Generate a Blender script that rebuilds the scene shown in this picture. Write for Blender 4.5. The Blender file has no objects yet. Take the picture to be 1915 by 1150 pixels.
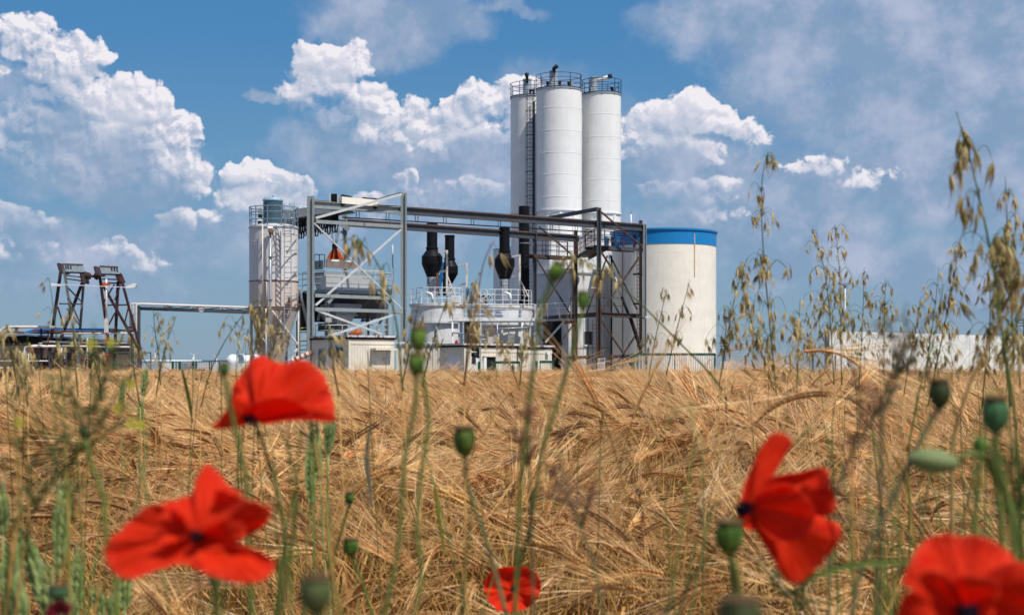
import bpy, bmesh, math, random
from mathutils import Vector, Matrix, Euler, Quaternion
import numpy as np
PI = math.pi

sc = bpy.context.scene
col = sc.collection

# ------------------------------------------------------------------ camera
F, HV, CZ = 3000.0, 692.0, 1.15          # focal length in photo pixels, horizon row, eye height
cam_d = bpy.data.cameras.new('camera')
cam_d.sensor_width = 36.0
cam_d.lens = 36.0 * F / 1915.0
cam_d.shift_y = (HV - 575.0) / 1915.0
cam_d.clip_start = 0.05
cam_d.clip_end = 6000
cam_d.dof.use_dof = True
cam_d.dof.focus_distance = 11.0
cam_d.dof.aperture_fstop = 12.0
cam = bpy.data.objects.new('camera', cam_d)
cam.location = (0, 0, CZ)
cam.rotation_euler = (PI / 2, 0, 0)
col.objects.link(cam)
sc.camera = cam

# ------------------------------------------------------------------ light
SUN_AZ, SUN_EL = math.radians(45), math.radians(57)     # from behind the camera towards the right
sun_vec = Vector((math.sin(SUN_AZ) * math.cos(SUN_EL), -math.cos(SUN_AZ) * math.cos(SUN_EL), math.sin(SUN_EL)))
sun_d = bpy.data.lights.new('sun', 'SUN')
sun_d.energy = 4.6
sun_d.angle = math.radians(0.53)
sun_d.color = (1.0, 0.955, 0.88)
sun = bpy.data.objects.new('sun', sun_d)
sun.rotation_euler = (-sun_vec).to_track_quat('-Z', 'Y').to_euler()
sun.location = (20, -20, 60)
col.objects.link(sun)

sc.view_settings.view_transform = 'Standard'
sc.view_settings.look = 'None'
sc.view_settings.exposure = 0.0
sc.view_settings.gamma = 1.0
sc.cycles.max_bounces = 6
sc.cycles.diffuse_bounces = 3
sc.cycles.glossy_bounces = 2
sc.cycles.transmission_bounces = 4
sc.cycles.transparent_max_bounces = 8
sc.cycles.use_denoising = True
sc.cycles.use_adaptive_sampling = True
sc.cycles.adaptive_threshold = 0.02

# ------------------------------------------------------------------ sky with clouds
world = bpy.data.worlds.new('World')
sc.world = world
world.use_nodes = True
NT = world.node_tree
NT.nodes.clear()

class G:
    """tiny helper that writes node graphs"""
    def __init__(s, nt): s.nt = nt
    def n(s, kind, **kw):
        nd = s.nt.nodes.new(kind)
        for k, v in kw.items(): setattr(nd, k, v)
        return nd
    def put(s, sock, v):
        if isinstance(v, bpy.types.NodeSocket): s.nt.links.new(v, sock)
        else: sock.default_value = v
    def m(s, op, a, b=None, c=None, clamp=False):
        nd = s.n('ShaderNodeMath', operation=op, use_clamp=clamp)
        s.put(nd.inputs[0], a)
        if b is not None: s.put(nd.inputs[1], b)
        if c is not None: s.put(nd.inputs[2], c)
        return nd.outputs[0]
    def v(s, op, a, b=None, scale=None):
        nd = s.n('ShaderNodeVectorMath', operation=op)
        s.put(nd.inputs[0], a)
        if b is not None: s.put(nd.inputs[1], b)
        if scale is not None: s.put(nd.inputs['Scale'], scale)
        return nd.outputs['Value'] if op in ('DOT_PRODUCT', 'LENGTH') else nd.outputs[0]
    def noise(s, vec, scale, detail=4, rough=0.55, dist=0.0, dim='3D', out=0, w=None):
        nd = s.n('ShaderNodeTexNoise', noise_dimensions=dim)
        if vec is not None: s.put(nd.inputs['Vector'], vec)
        if w is not None: s.put(nd.inputs['W'], w)
        s.put(nd.inputs['Scale'], scale); s.put(nd.inputs['Detail'], detail)
        s.put(nd.inputs['Roughness'], rough); s.put(nd.inputs['Distortion'], dist)
        return nd.outputs[out]
    def ss(s, x, lo, hi, a=0.0, b=1.0, kind='SMOOTHSTEP'):
        nd = s.n('ShaderNodeMapRange', interpolation_type=kind)
        s.put(nd.inputs['Value'], x); s.put(nd.inputs['From Min'], lo); s.put(nd.inputs['From Max'], hi)
        s.put(nd.inputs['To Min'], a); s.put(nd.inputs['To Max'], b)
        return nd.outputs[0]
    def mix(s, f, a, b, mode='MIX'):
        nd = s.n('ShaderNodeMix', data_type='RGBA', blend_type=mode)
        s.put(nd.inputs['Factor'], f); s.put(nd.inputs['A'], a); s.put(nd.inputs['B'], b)
        return nd.outputs['Result']
    def ramp(s, f, stops, interp='LINEAR'):
        nd = s.n('ShaderNodeValToRGB')
        nd.color_ramp.interpolation = interp
        e = nd.color_ramp.elements
        while len(e) < len(stops): e.new(0.5)
        for i, (p, c) in enumerate(stops):
            e[i].position = p; e[i].color = (*c[:3], 1)
        s.put(nd.inputs[0], f)
        return nd.outputs[0]

def C(r, g, b):
    """sRGB 0-255 to linear"""
    f = lambda c: (c / 255 / 12.92) if c <= 10 else ((c / 255 + 0.055) / 1.055) ** 2.4
    return (f(r), f(g), f(b), 1)

# clouds as (column, row, half width, half height, weight) in hundredths of a radian of azimuth and slope
CUMULUS = [
 (80,85,58,46,1),(145,125,72,48,1),(212,116,26,16,.8),(30,70,30,22,.6),(115,165,60,60,1),(10,140,46,40,.5),(180,210,80,66,1),(258,195,72,52,1),
 (110,245,120,65,1),(215,260,130,75,1),(330,250,62,42,.9),(320,310,70,55,.9),(370,325,40,40,.8),(60,270,80,60,.8),(170,310,150,60,.8),
 (610,130,70,62,1),(660,110,42,40,.8),(560,170,42,34,.8),(690,178,60,38,.85),(745,200,52,42,1),(660,215,110,50,.9),(790,240,110,50,.7),
 (850,205,50,36,.8),(910,180,60,42,.9),(960,165,55,40,.9),(900,250,120,60,.7),(1000,230,90,60,.7),
 (470,320,48,34,1),(520,345,58,38,.9),(470,360,60,40,.9),(550,365,45,35,.9),(755,340,40,34,.8),(700,375,50,28,.7),(800,360,50,32,.6),(890,345,80,34,.75),
 (340,410,48,30,.8),(400,405,50,28,.6),(440,420,60,36,.6),(30,410,70,36,.8),(90,420,45,26,.6),(60,462,130,26,.6),(215,465,55,22,.7),(270,480,60,20,.5),
 (1245,215,60,52,.9),(1295,200,48,40,1),(1330,225,60,34,.8),(1190,235,60,45,.7),(1250,265,110,50,.7),(1390,245,50,34,.5),
 (1240,350,52,30,.8),(1320,350,66,32,.85),(1290,385,100,30,.6),(1520,302,58,24,.42),(1612,330,48,22,.26),
(1480,310,30,16,.5),
]
HAZE = [
 (720,15,150,60,.9),(830,20,90,50,.8),(640,30,80,40,.8),(720,60,110,45,.8),(930,5,80,14,.5),
 (1350,25,150,60,.8),(1500,60,200,100,1),(1700,60,220,120,1.1),(1500,150,170,80,.6),(1650,190,220,110,.8),(1850,110,150,120,.9),
 (490,176,34,18,1.1),(1860,320,160,120,.9),(1560,310,110,40,.9),(1700,320,160,100,.8),(1500,380,200,110,.75),(1300,300,170,90,.6),(1250,430,200,80,.6),(1600,480,260,70,.6),
 (850,290,240,85,1),(700,265,170,60,1),(200,290,150,60,.8),(1290,300,150,60,1),(1050,200,120,80,.5),(560,420,220,60,.6),(200,460,260,50,.6),(230,345,170,36,.7),(880,420,260,60,.5),(120,520,240,40,.35),(1850,520,200,80,.5),(1680,150,90,60,1.2),(1890,235,90,50,1.3),(30,170,60,40,.4),(600,280,120,14,.35),
]

def blob_group(name, blobs):
    ng = bpy.data.node_groups.new(name, 'ShaderNodeTree')
    ng.interface.new_socket('P', in_out='INPUT', socket_type='NodeSocketVector')
    ng.interface.new_socket('D', in_out='OUTPUT', socket_type='NodeSocketFloat')
    g = G(ng)
    gi, go = g.n('NodeGroupInput'), g.n('NodeGroupOutput')
    acc = None
    for (u, v, ru, rv, w) in blobs:
        v += 14
        kx, ky = 100 / ru * .90, 100 / rv * .90
        nd = g.n('ShaderNodeVectorMath', operation='MULTIPLY_ADD')
        g.put(nd.inputs[0], gi.outputs[0]); g.put(nd.inputs[1], (kx, ky, 0)); g.put(nd.inputs[2], (-(u - 957.5) / 100 * kx, -(HV - v) / 100 * ky, 0))
        q = nd.outputs[0]
        d = g.v('DOT_PRODUCT', q, q)
        d = g.m('MULTIPLY_ADD', d, -w, w)
        acc = d if acc is None else g.m('SMOOTH_MAX', acc, d, 0.15)
    ng.links.new(acc, go.inputs[0])
    return ng

BG_C, BG_H = blob_group('cloud_heaps', CUMULUS), blob_group('cloud_veils', HAZE)

def cloud_density():
    """full density of the crisp heaps at P: blobs plus billows"""
    ng = bpy.data.node_groups.new('cloud_density', 'ShaderNodeTree')
    ng.interface.new_socket('P', in_out='INPUT', socket_type='NodeSocketVector')
    ng.interface.new_socket('D', in_out='OUTPUT', socket_type='NodeSocketFloat')
    ng.interface.new_socket('Blob', in_out='OUTPUT', socket_type='NodeSocketFloat')
    g = G(ng)
    gi, go = g.n('NodeGroupInput'), g.n('NodeGroupOutput')
    P = gi.outputs[0]
    w1 = g.noise(P, 1.6, 3, .55, out=1)
    Pw = g.v('ADD', P, g.v('SCALE', g.v('SUBTRACT', w1, (.5, .5, .5)), scale=.55))
    w2 = g.noise(P, 5.0, 3, .62, out=1)
    Pw2 = g.v('ADD', Pw, g.v('SCALE', g.v('SUBTRACT', w2, (.5, .5, .5)), scale=.26))
    b = g.n('ShaderNodeGroup'); b.node_tree = BG_C; g.put(b.inputs[0], Pw)
    def bil(scale, vec):
        nd = g.n('ShaderNodeTexVoronoi', voronoi_dimensions='2D', feature='F1')
        g.put(nd.inputs['Vector'], vec); g.put(nd.inputs['Scale'], scale)
        d = nd.outputs['Distance']
        return g.m('MULTIPLY_ADD', g.m('MULTIPLY', d, d), -1.3, .30)
    b1, b2, b3 = bil(1.9, Pw2), bil(4.6, Pw2), bil(10.0, Pw2)
    fb = g.m('SUBTRACT', g.noise(P, 2.2, 7, .60), .5)
    fine = g.m('MULTIPLY_ADD', b1, .50, g.m('MULTIPLY_ADD', b2, .30, g.m('MULTIPLY', b3, .11)))
    fine = g.m('MULTIPLY_ADD', fb, 1.0, fine)
    tot = g.m('ADD', b.outputs[0], fine)
    ng.links.new(tot, go.inputs[0]); ng.links.new(b.outputs[0], go.inputs[1])
    return ng
CD = cloud_density()

g = G(NT)
tc = g.n('ShaderNodeTexCoord')
sep = g.n('ShaderNodeSeparateXYZ'); g.put(sep.inputs[0], tc.outputs['Generated'])
X, Y, Z = sep.outputs
az = g.m('ARCTAN2', X, Y)
hyp = g.m('MAXIMUM', g.m('SQRT', g.m('ADD', g.m('MULTIPLY', X, X), g.m('MULTIPLY', Y, Y))), .02)
el = g.m('DIVIDE', Z, hyp)
cmb = g.n('ShaderNodeCombineXYZ')
g.put(cmb.inputs[0], g.m('MULTIPLY', az, 30.0)); g.put(cmb.inputs[1], g.m('MULTIPLY', g.m('MINIMUM', el, 3.0), 30.0))
P = cmb.outputs[0]
def dens(vec):
    nd = g.n('ShaderNodeGroup'); nd.node_tree = CD; g.put(nd.inputs[0], vec); return nd.outputs
d0 = dens(P)
d1 = dens(g.v('ADD', P, (.055, .11, 0)))
# clouds elsewhere in the sky, outside the blobs listed above, so that the sky goes on
dome = g.n('ShaderNodeCombineXYZ')
zz = g.m('MAXIMUM', g.m('ADD', Z, .12), .05)
g.put(dome.inputs[0], g.m('DIVIDE', X, zz)); g.put(dome.inputs[1], g.m('DIVIDE', Y, zz))
far_n = g.noise(dome.outputs[0], .55, 7, .58)
aza = g.m('ABSOLUTE', az)
out_m = g.m('MAXIMUM', g.ss(aza, .34, .50), g.ss(el, .27, .42))
elsewhere = g.m('MULTIPLY', g.ss(far_n, .50, .68), out_m)

bl1 = g.n('ShaderNodeGroup'); bl1.node_tree = BG_C; g.put(bl1.inputs[0], g.v('ADD', P, g.v('ADD', (.25, 1.05, 0), g.v('SCALE', g.v('SUBTRACT', g.noise(P, 1.5, 4, .55, out=1), (.5, .5, .5)), scale=.9))))
slope = g.m('SUBTRACT', d0[1], d1[1])                            # > 0 where the surface faces the sun, up and right
smal = g.m('SUBTRACT', g.m('SUBTRACT', d0[0], d1[0]), slope)
smal = g.m('MINIMUM', g.m('MAXIMUM', smal, -.17), .17)
shade = g.ss(bl1.outputs[0], -.45, .85)                          # how much cloud stands above: dark bases
smal = g.m('MULTIPLY', smal, g.ss(g.noise(P, .75, 3, .5), .38, .62, .35, 1.25))
lit = g.m('MULTIPLY_ADD', slope, .9, g.m('MULTIPLY_ADD', smal, 1.35, g.m('MULTIPLY_ADD', shade, -.42, .70)))
lit = g.m('ADD', lit, g.m('MULTIPLY', g.m('SUBTRACT', g.noise(P, .9, 6, .6), .5), .75))
soft = g.ss(g.m('MULTIPLY_ADD', shade, -.8, g.m('MULTIPLY', slope, 2.0)), -.75, .15, 1.0, .26)
aC = g.ss(d0[0], .06, g.m('ADD', .06, soft))
aC = g.m('MULTIPLY', aC, g.m('MULTIPLY_ADD', shade, -.16, 1.0))
# veils
hz = g.n('ShaderNodeGroup'); hz.node_tree = BG_H
wv = g.noise(P, .7, 5, .6, out=1)
g.put(hz.inputs[0], g.v('ADD', P, g.v('SCALE', g.v('SUBTRACT', wv, (.5, .5, .5)), scale=1.6)))
hn = g.noise(P, 1.1, 8, .62)
hd = g.m('ADD', hz.outputs[0], g.m('MULTIPLY', g.m('SUBTRACT', hn, .5), 1.5))
aH = g.m('MULTIPLY', g.ss(hd, -.35, .85), .92)
hlit = g.ss(g.noise(g.v('ADD', P, (3.1, 1.7, 0)), .9, 7, .6), .38, .70)

sky = g.n('ShaderNodeTexSky', sky_type='NISHITA')
sky.sun_disc = False
sky.sun_elevation = SUN_EL
sky.sun_rotation = PI - SUN_AZ          # same bearing as the lamp
sky.air_density = 1.0; sky.dust_density = .6; sky.ozone_density = 2.2
SKY_S = 0.10
skc = g.v('SCALE', sky.outputs[0], scale=SKY_S)
blue = g.ramp(g.m('MULTIPLY', el, 1.6), [(0.0, C(124, 157, 184)), (.08, C(114, 153, 187)), (.19, C(90, 145, 188)), (.33, C(56, 128, 184)), (1, C(34, 88, 156))])
skc = g.mix(.8, skc, blue)
hcol = g.mix(hlit, C(134, 160, 192), C(182, 191, 214))
ccol = g.ramp(lit, [(0, C(134, 160, 191)), (.25, C(152, 173, 200)), (.50, C(178, 190, 212)), (.76, C(206, 210, 225)), (.97, C(230, 228, 237)), (1, C(240, 237, 243))])
# far clouds near the horizon sink into the blue air
low = g.ss(el, .02, .15, .60, 1.0)
final = g.mix(aH, skc, hcol)
ecol = g.mix(g.ss(far_n, .5, .8), C(205, 212, 224), C(238, 238, 242))
final = g.mix(elsewhere, final, ecol)
final = g.mix(g.m('MULTIPLY', g.m('MULTIPLY', aC, low), g.m('SUBTRACT', 1.0, out_m)), final, ccol)
bg = g.n('ShaderNodeBackground'); g.put(bg.inputs['Color'], final); g.put(bg.inputs['Strength'], 1.0)
outw = g.n('ShaderNodeOutputWorld'); NT.links.new(bg.outputs[0], outw.inputs[0])
world.cycles.sampling_method = 'MANUAL'
world.cycles.sample_map_resolution = 512

# ------------------------------------------------------------------ materials
MATS = {}
def mat(name, base, rough=.7, metal=0.0, spec=.3, var=.12, scale=3.0, rust=0.0, rustcol=(.11, .048, .022), streak=0.0, bump=.0, bscale=30, dirt=0.0, transl=None, sub=None):
    if name in MATS: return MATS[name]
    m = bpy.data.materials.new(name); m.use_nodes = True
    nt = m.node_tree; nt.nodes.clear(); g = G(nt)
    o = g.n('ShaderNodeOutputMaterial'); p = g.n('ShaderNodeBsdfPrincipled')
    nt.links.new(p.outputs[0], o.inputs[0])
    tc = g.n('ShaderNodeTexCoord').outputs['Object']
    n1 = g.noise(tc, scale, 5, .6)
    c = g.mix(g.ss(n1, .3, .7), tuple(x * (1 - var) for x in base) + (1,), tuple(min(1, x * (1 + var)) for x in base) + (1,))
    if streak:
        st = g.v('MULTIPLY', tc, (2.2, 2.2, .16))
        sn = g.ss(g.noise(st, 2.0, 6, .65), .52, .80)
        c = g.mix(g.m('MULTIPLY', sn, streak), c, tuple(x * .50 for x in (base[0], base[1] * .93, base[2] * .85)) + (1,))
    if dirt:
        dn = g.ss(g.noise(tc, 1.1, 7, .68), .45, .75)
        c = g.mix(g.m('MULTIPLY', dn, dirt), c, (base[0] * .45, base[1] * .42, base[2] * .38, 1))
    if rust:
        rv = g.v('MULTIPLY', tc, (1.5, 1.5, .6))
        rn = g.ss(g.noise(rv, 1.6, 8, .72), .62 - .25 * rust, .70 - .18 * rust)
        rc = g.mix(g.noise(tc, 12, 4, .6), tuple(x * .45 for x in rustcol) + (1,), tuple(x * 1.7 for x in rustcol) + (1,))
        c = g.mix(rn, c, rc)
        g.put(p.inputs['Roughness'], g.ss(rn, 0, 1, rough, .9))
    else:
        g.put(p.inputs['Roughness'], g.ss(g.noise(tc, scale * 2, 4), .3, .7, max(.05, rough - .1), min(1, rough + .1)))
    g.put(p.inputs['Base Color'], c)
    p.inputs['Metallic'].default_value = metal
    p.inputs['Specular IOR Level'].default_value = spec
    if bump:
        b = g.n('ShaderNodeBump'); g.put(b.inputs['Strength'], bump); g.put(b.inputs['Distance'], .02)
        g.put(b.inputs['Height'], g.noise(tc, bscale, 5, .6)); nt.links.new(b.outputs[0], p.inputs['Normal'])
    MATS[name] = m
    return m

def leafmat(name, c1, c2, transl=.35, rough=.6, spec=.25, grad=None, spots=0, var_inst=.25, scale=25):
    """thin plant matter: two tones by noise and by individual, part of the light passes through"""
    if name in MATS: return MATS[name]
    m = bpy.data.materials.new(name); m.use_nodes = True
    nt = m.node_tree; nt.nodes.clear(); g = G(nt)
    o = g.n('ShaderNodeOutputMaterial'); p = g.n('ShaderNodeBsdfPrincipled')
    tc = g.n('ShaderNodeTexCoord').outputs['Object']
    oi = g.n('ShaderNodeObjectInfo')
    n1 = g.ss(g.noise(tc, scale, 4, .6), .3, .7)
    c = g.mix(n1, (*c1, 1), (*c2, 1))
    val = g.ss(oi.outputs['Random'], 0, 1, 1 - var_inst, 1 + var_inst, kind='LINEAR')
    hsv = g.n('ShaderNodeHueSaturation'); g.put(hsv.inputs['Value'], val)
    g.put(hsv.inputs['Hue'], g.ss(g.m('FRACT', g.m('MULTIPLY', oi.outputs['Random'], 7.31)), 0, 1, .492, .506, kind='LINEAR'))
    g.put(hsv.inputs['Color'], c)
    c = hsv.outputs[0]
    g.put(p.inputs['Base Color'], c); p.inputs['Roughness'].default_value = rough
    p.inputs['Specular IOR Level'].default_value = spec
    t = g.n('ShaderNodeBsdfTranslucent'); g.put(t.inputs[0], c)
    mx = g.n('ShaderNodeMixShader'); g.put(mx.inputs[0], transl)
    nt.links.new(p.outputs[0], mx.inputs[1]); nt.links.new(t.outputs[0], mx.inputs[2]); nt.links.new(mx.outputs[0], o.inputs[0])
    MATS[name] = m
    return m

M_WHITE = mat('white_paint', (.70, .71, .72), .45, var=.04, streak=.55, dirt=.25, scale=1.2)
M_SILO = mat('silo_white', (.84, .83, .80), .38, var=.03, streak=.30, dirt=.10, scale=.8, spec=.4)
M_LSILO = mat('old_silo_white', (.66, .64, .63), .5, var=.04, streak=.40, scale=1.5)
M_LSILO2 = mat('old_silo_cream', (.62, .53, .47), .55, var=.05, streak=.45, scale=1.5)
M_CONE = mat('silo_cone_cream', (.47, .38, .31), .55, var=.06, streak=.5, rust=.12)
M_CREAM = mat('tank_cream', (.88, .82, .71), .55, var=.04, streak=.42, dirt=.12, scale=.7)
M_CREAMG = mat('tank_cream_grey', (.60, .55, .49), .6, var=.05, streak=.35)
M_SHED = mat('shed_cream', (.74, .68, .57), .6, var=.04, streak=.25)
M_SHEDG = mat('shed_grey', (.50, .50, .47), .65, var=.05, streak=.35)
M_STEEL = mat('grey_green_steel', (.28, .315, .32), .5, var=.07, streak=.3, rust=.05)
M_STEELL = mat('light_steel', (.55, .57, .57), .45, var=.06, streak=.2)
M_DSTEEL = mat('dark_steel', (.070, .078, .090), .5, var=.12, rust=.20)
M_RSTEEL = mat('rusty_dark_steel', (.06, .055, .055), .65, var=.2, rust=.62, rustcol=(.10, .032, .016))
M_RAIL = mat('railing_blue_grey', (.16, .24, .31), .5, var=.1)
M_RAILW = mat('railing_white', (.72, .73, .74), .5, var=.05, rust=.12, rustcol=(.3, .12, .04))
M_NAVY = mat('railing_navy', (.022, .038, .06), .5, var=.1)
M_GALV = mat('galvanised', (.40, .44, .48), .4, metal=.35, var=.12)
M_FILT = mat('filter_blue', (.06, .115, .155), .4, var=.06)
M_FILTL = mat('filter_blue_light', (.28, .44, .55), .4, var=.06)
M_BLACK = mat('black_paint', (.007, .008, .011), .55, var=.2, spec=.16)
M_BLACKB = mat('black_rubber', (.014, .014, .014), .6)
M_BLUE = mat('tank_blue', (.012, .215, .53), .42, var=.04)
M_BLUE2 = mat('vessel_blue', (.012, .12, .30), .35, var=.2)
M_ORANGE = mat('orange_grab', (.60, .095, .015), .5, var=.2, rust=.1)
M_BELT = mat('orange_tube', (.42, .12, .04), .6, var=.3, rust=.35)
M_RUST = mat('rust', (.17, .07, .035), .85, var=.4, scale=6, bump=.3)
M_RUSTW = mat('rust_white', (.68, .66, .62), .6, rust=.45, rustcol=(.33, .12, .04))
M_YEL = mat('yellow_marking', (.75, .62, .04), .6)
M_PIPEW = mat('pipe_cream', (.74, .68, .62), .5, var=.05, rust=.10, rustcol=(.3, .12, .05))
M_GREEN = mat('gate_green', (.012, .085, .06), .5, var=.1)
M_BROWN = mat('brown_render', (.145, .105, .08), .9, var=.2, scale=2, dirt=.5, bump=.3)
M_BRICK = mat('red_brick', (.45, .11, .045), .85, var=.3, scale=8)
M_MORTAR = mat('mortar', (.32, .26, .22), .9)
M_ROOFB = mat('roof_blue', (.02, .17, .52), .5, var=.08)
M_ROOFG = mat('roof_grey_blue', (.17, .24, .31), .6, var=.1)
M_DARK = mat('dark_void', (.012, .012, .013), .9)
M_GLASSD = mat('dark_glass', (.03, .035, .045), .15, spec=.6)
M_TRESTLE = mat('trestle_paint', (.065, .045, .045), .6, var=.3, rust=.35, rustcol=(.12, .035, .03))
M_TRESTLER = mat('trestle_red', (.05, .02, .022), .6, var=.3, rust=.3, rustcol=(.12, .04, .03))
M_TRESTLEG = mat('trestle_grey', (.15, .165, .17), .6, var=.3, rust=.3, rustcol=(.12, .04, .03))
M_PANEL = mat('trestle_panel', (.36, .44, .49), .5, var=.08, rust=.12)
M_CONCW = mat('wall_concrete', (.70, .69, .65), .8, var=.12, scale=1.2, streak=.8, dirt=.45)
M_ROOFR = mat('roof_flaking', (.62, .62, .65), .7, rust=.55, rustcol=(.20, .055, .035))
M_TEAL = mat('teal_valve', (.03, .22, .26), .4)
M_LAMPW = mat('lamp_white', (.8, .82, .82), .3)
M_ORSIGN = mat('sign_orange', (.85, .35, .02), .5)
M_BLSIGN = mat('sign_blue', (.02, .13, .45), .5)
M_REDL = mat('lamp_red', (.55, .02, .03), .3)
M_TEXT = mat('sign_print', (.03, .04, .05), .6)
M_SOIL = mat('field_soil', (.20, .125, .065), .95, var=.3, scale=.6, bump=.6)
M_YARD = mat('yard_gravel', (.22, .19, .16), .95, var=.25, scale=.4, bump=.5)

M_AWN = leafmat('barley_awn', (.64, .355, .115), (.93, .63, .29), .22, .38, .6, var_inst=.42)
M_EAR = leafmat('barley_ear', (.27, .115, .03), (.60, .32, .11), .08, .5, .35, scale=180, var_inst=.4)
M_STRAW = leafmat('barley_straw', (.38, .19, .05), (.62, .36, .11), .2, .5, .3)
M_WHEAT = leafmat('wheat_green', (.20, .29, .08), (.44, .52, .20), .25, .55, .3, scale=120)
M_WAWN = leafmat('wheat_awn', (.42, .48, .24), (.50, .55, .30), .4, .5)
M_OAT = leafmat('oat_husk', (.58, .45, .18), (.80, .68, .38), .5, .5, .3, scale=90)
M_OATD = leafmat('oat_husk_dark', (.28, .20, .06), (.52, .42, .18), .45, .5, .3, scale=70)
M_STEM = leafmat('stem_green', (.09, .15, .03), (.21, .26, .06), .25, .55, .3)
M_STEMD = leafmat('stem_dull', (.11, .12, .045), (.22, .20, .09), .2, .6, .3)
M_POD = leafmat('poppy_pod', (.035, .10, .015), (.17, .25, .045), .2, .6, .15, scale=110)
M_PODT = leafmat('poppy_pod_lid', (.09, .05, .02), (.20, .13, .05), .1, .7, .2)
M_WEED = leafmat('weed_leaf', (.07, .115, .03), (.15, .20, .055), .35, .6)
M_WEEDY = leafmat('weed_flower', (.42, .45, .04), (.55, .50, .05), .4, .6)
M_PURP = leafmat('purple_grass', (.20, .085, .055), (.30, .14, .09), .35, .6)
M_DGRASS = leafmat('dark_grass_head', (.16, .15, .10), (.28, .24, .16), .35, .6)

# ------------------------------------------------------------------ building helpers
def at(u, v, Y):
    """the point at distance Y that the photo shows at column u, row v"""
    return Vector(((u - 957.5) * Y / F, Y, CZ + (HV - v) * Y / F))
def px(n, Y): return n * Y / F

def tag(o, label=None, cat=None, group=None, kind=None):
    if label: o['label'] = label
    if cat: o['category'] = cat
    if group: o['group'] = group
    if kind: o['kind'] = kind
    return o
def thing(name, label, cat, loc=(0, 0, 0), group=None):
    o = bpy.data.objects.new(name, None); o.empty_display_size = .2
    o.location = loc; col.objects.link(o)
    return tag(o, label, cat, group)

def woff(parent):
    w = Vector((0, 0, 0))
    while parent is not None: w += parent.location; parent = parent.parent
    return w

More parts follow.
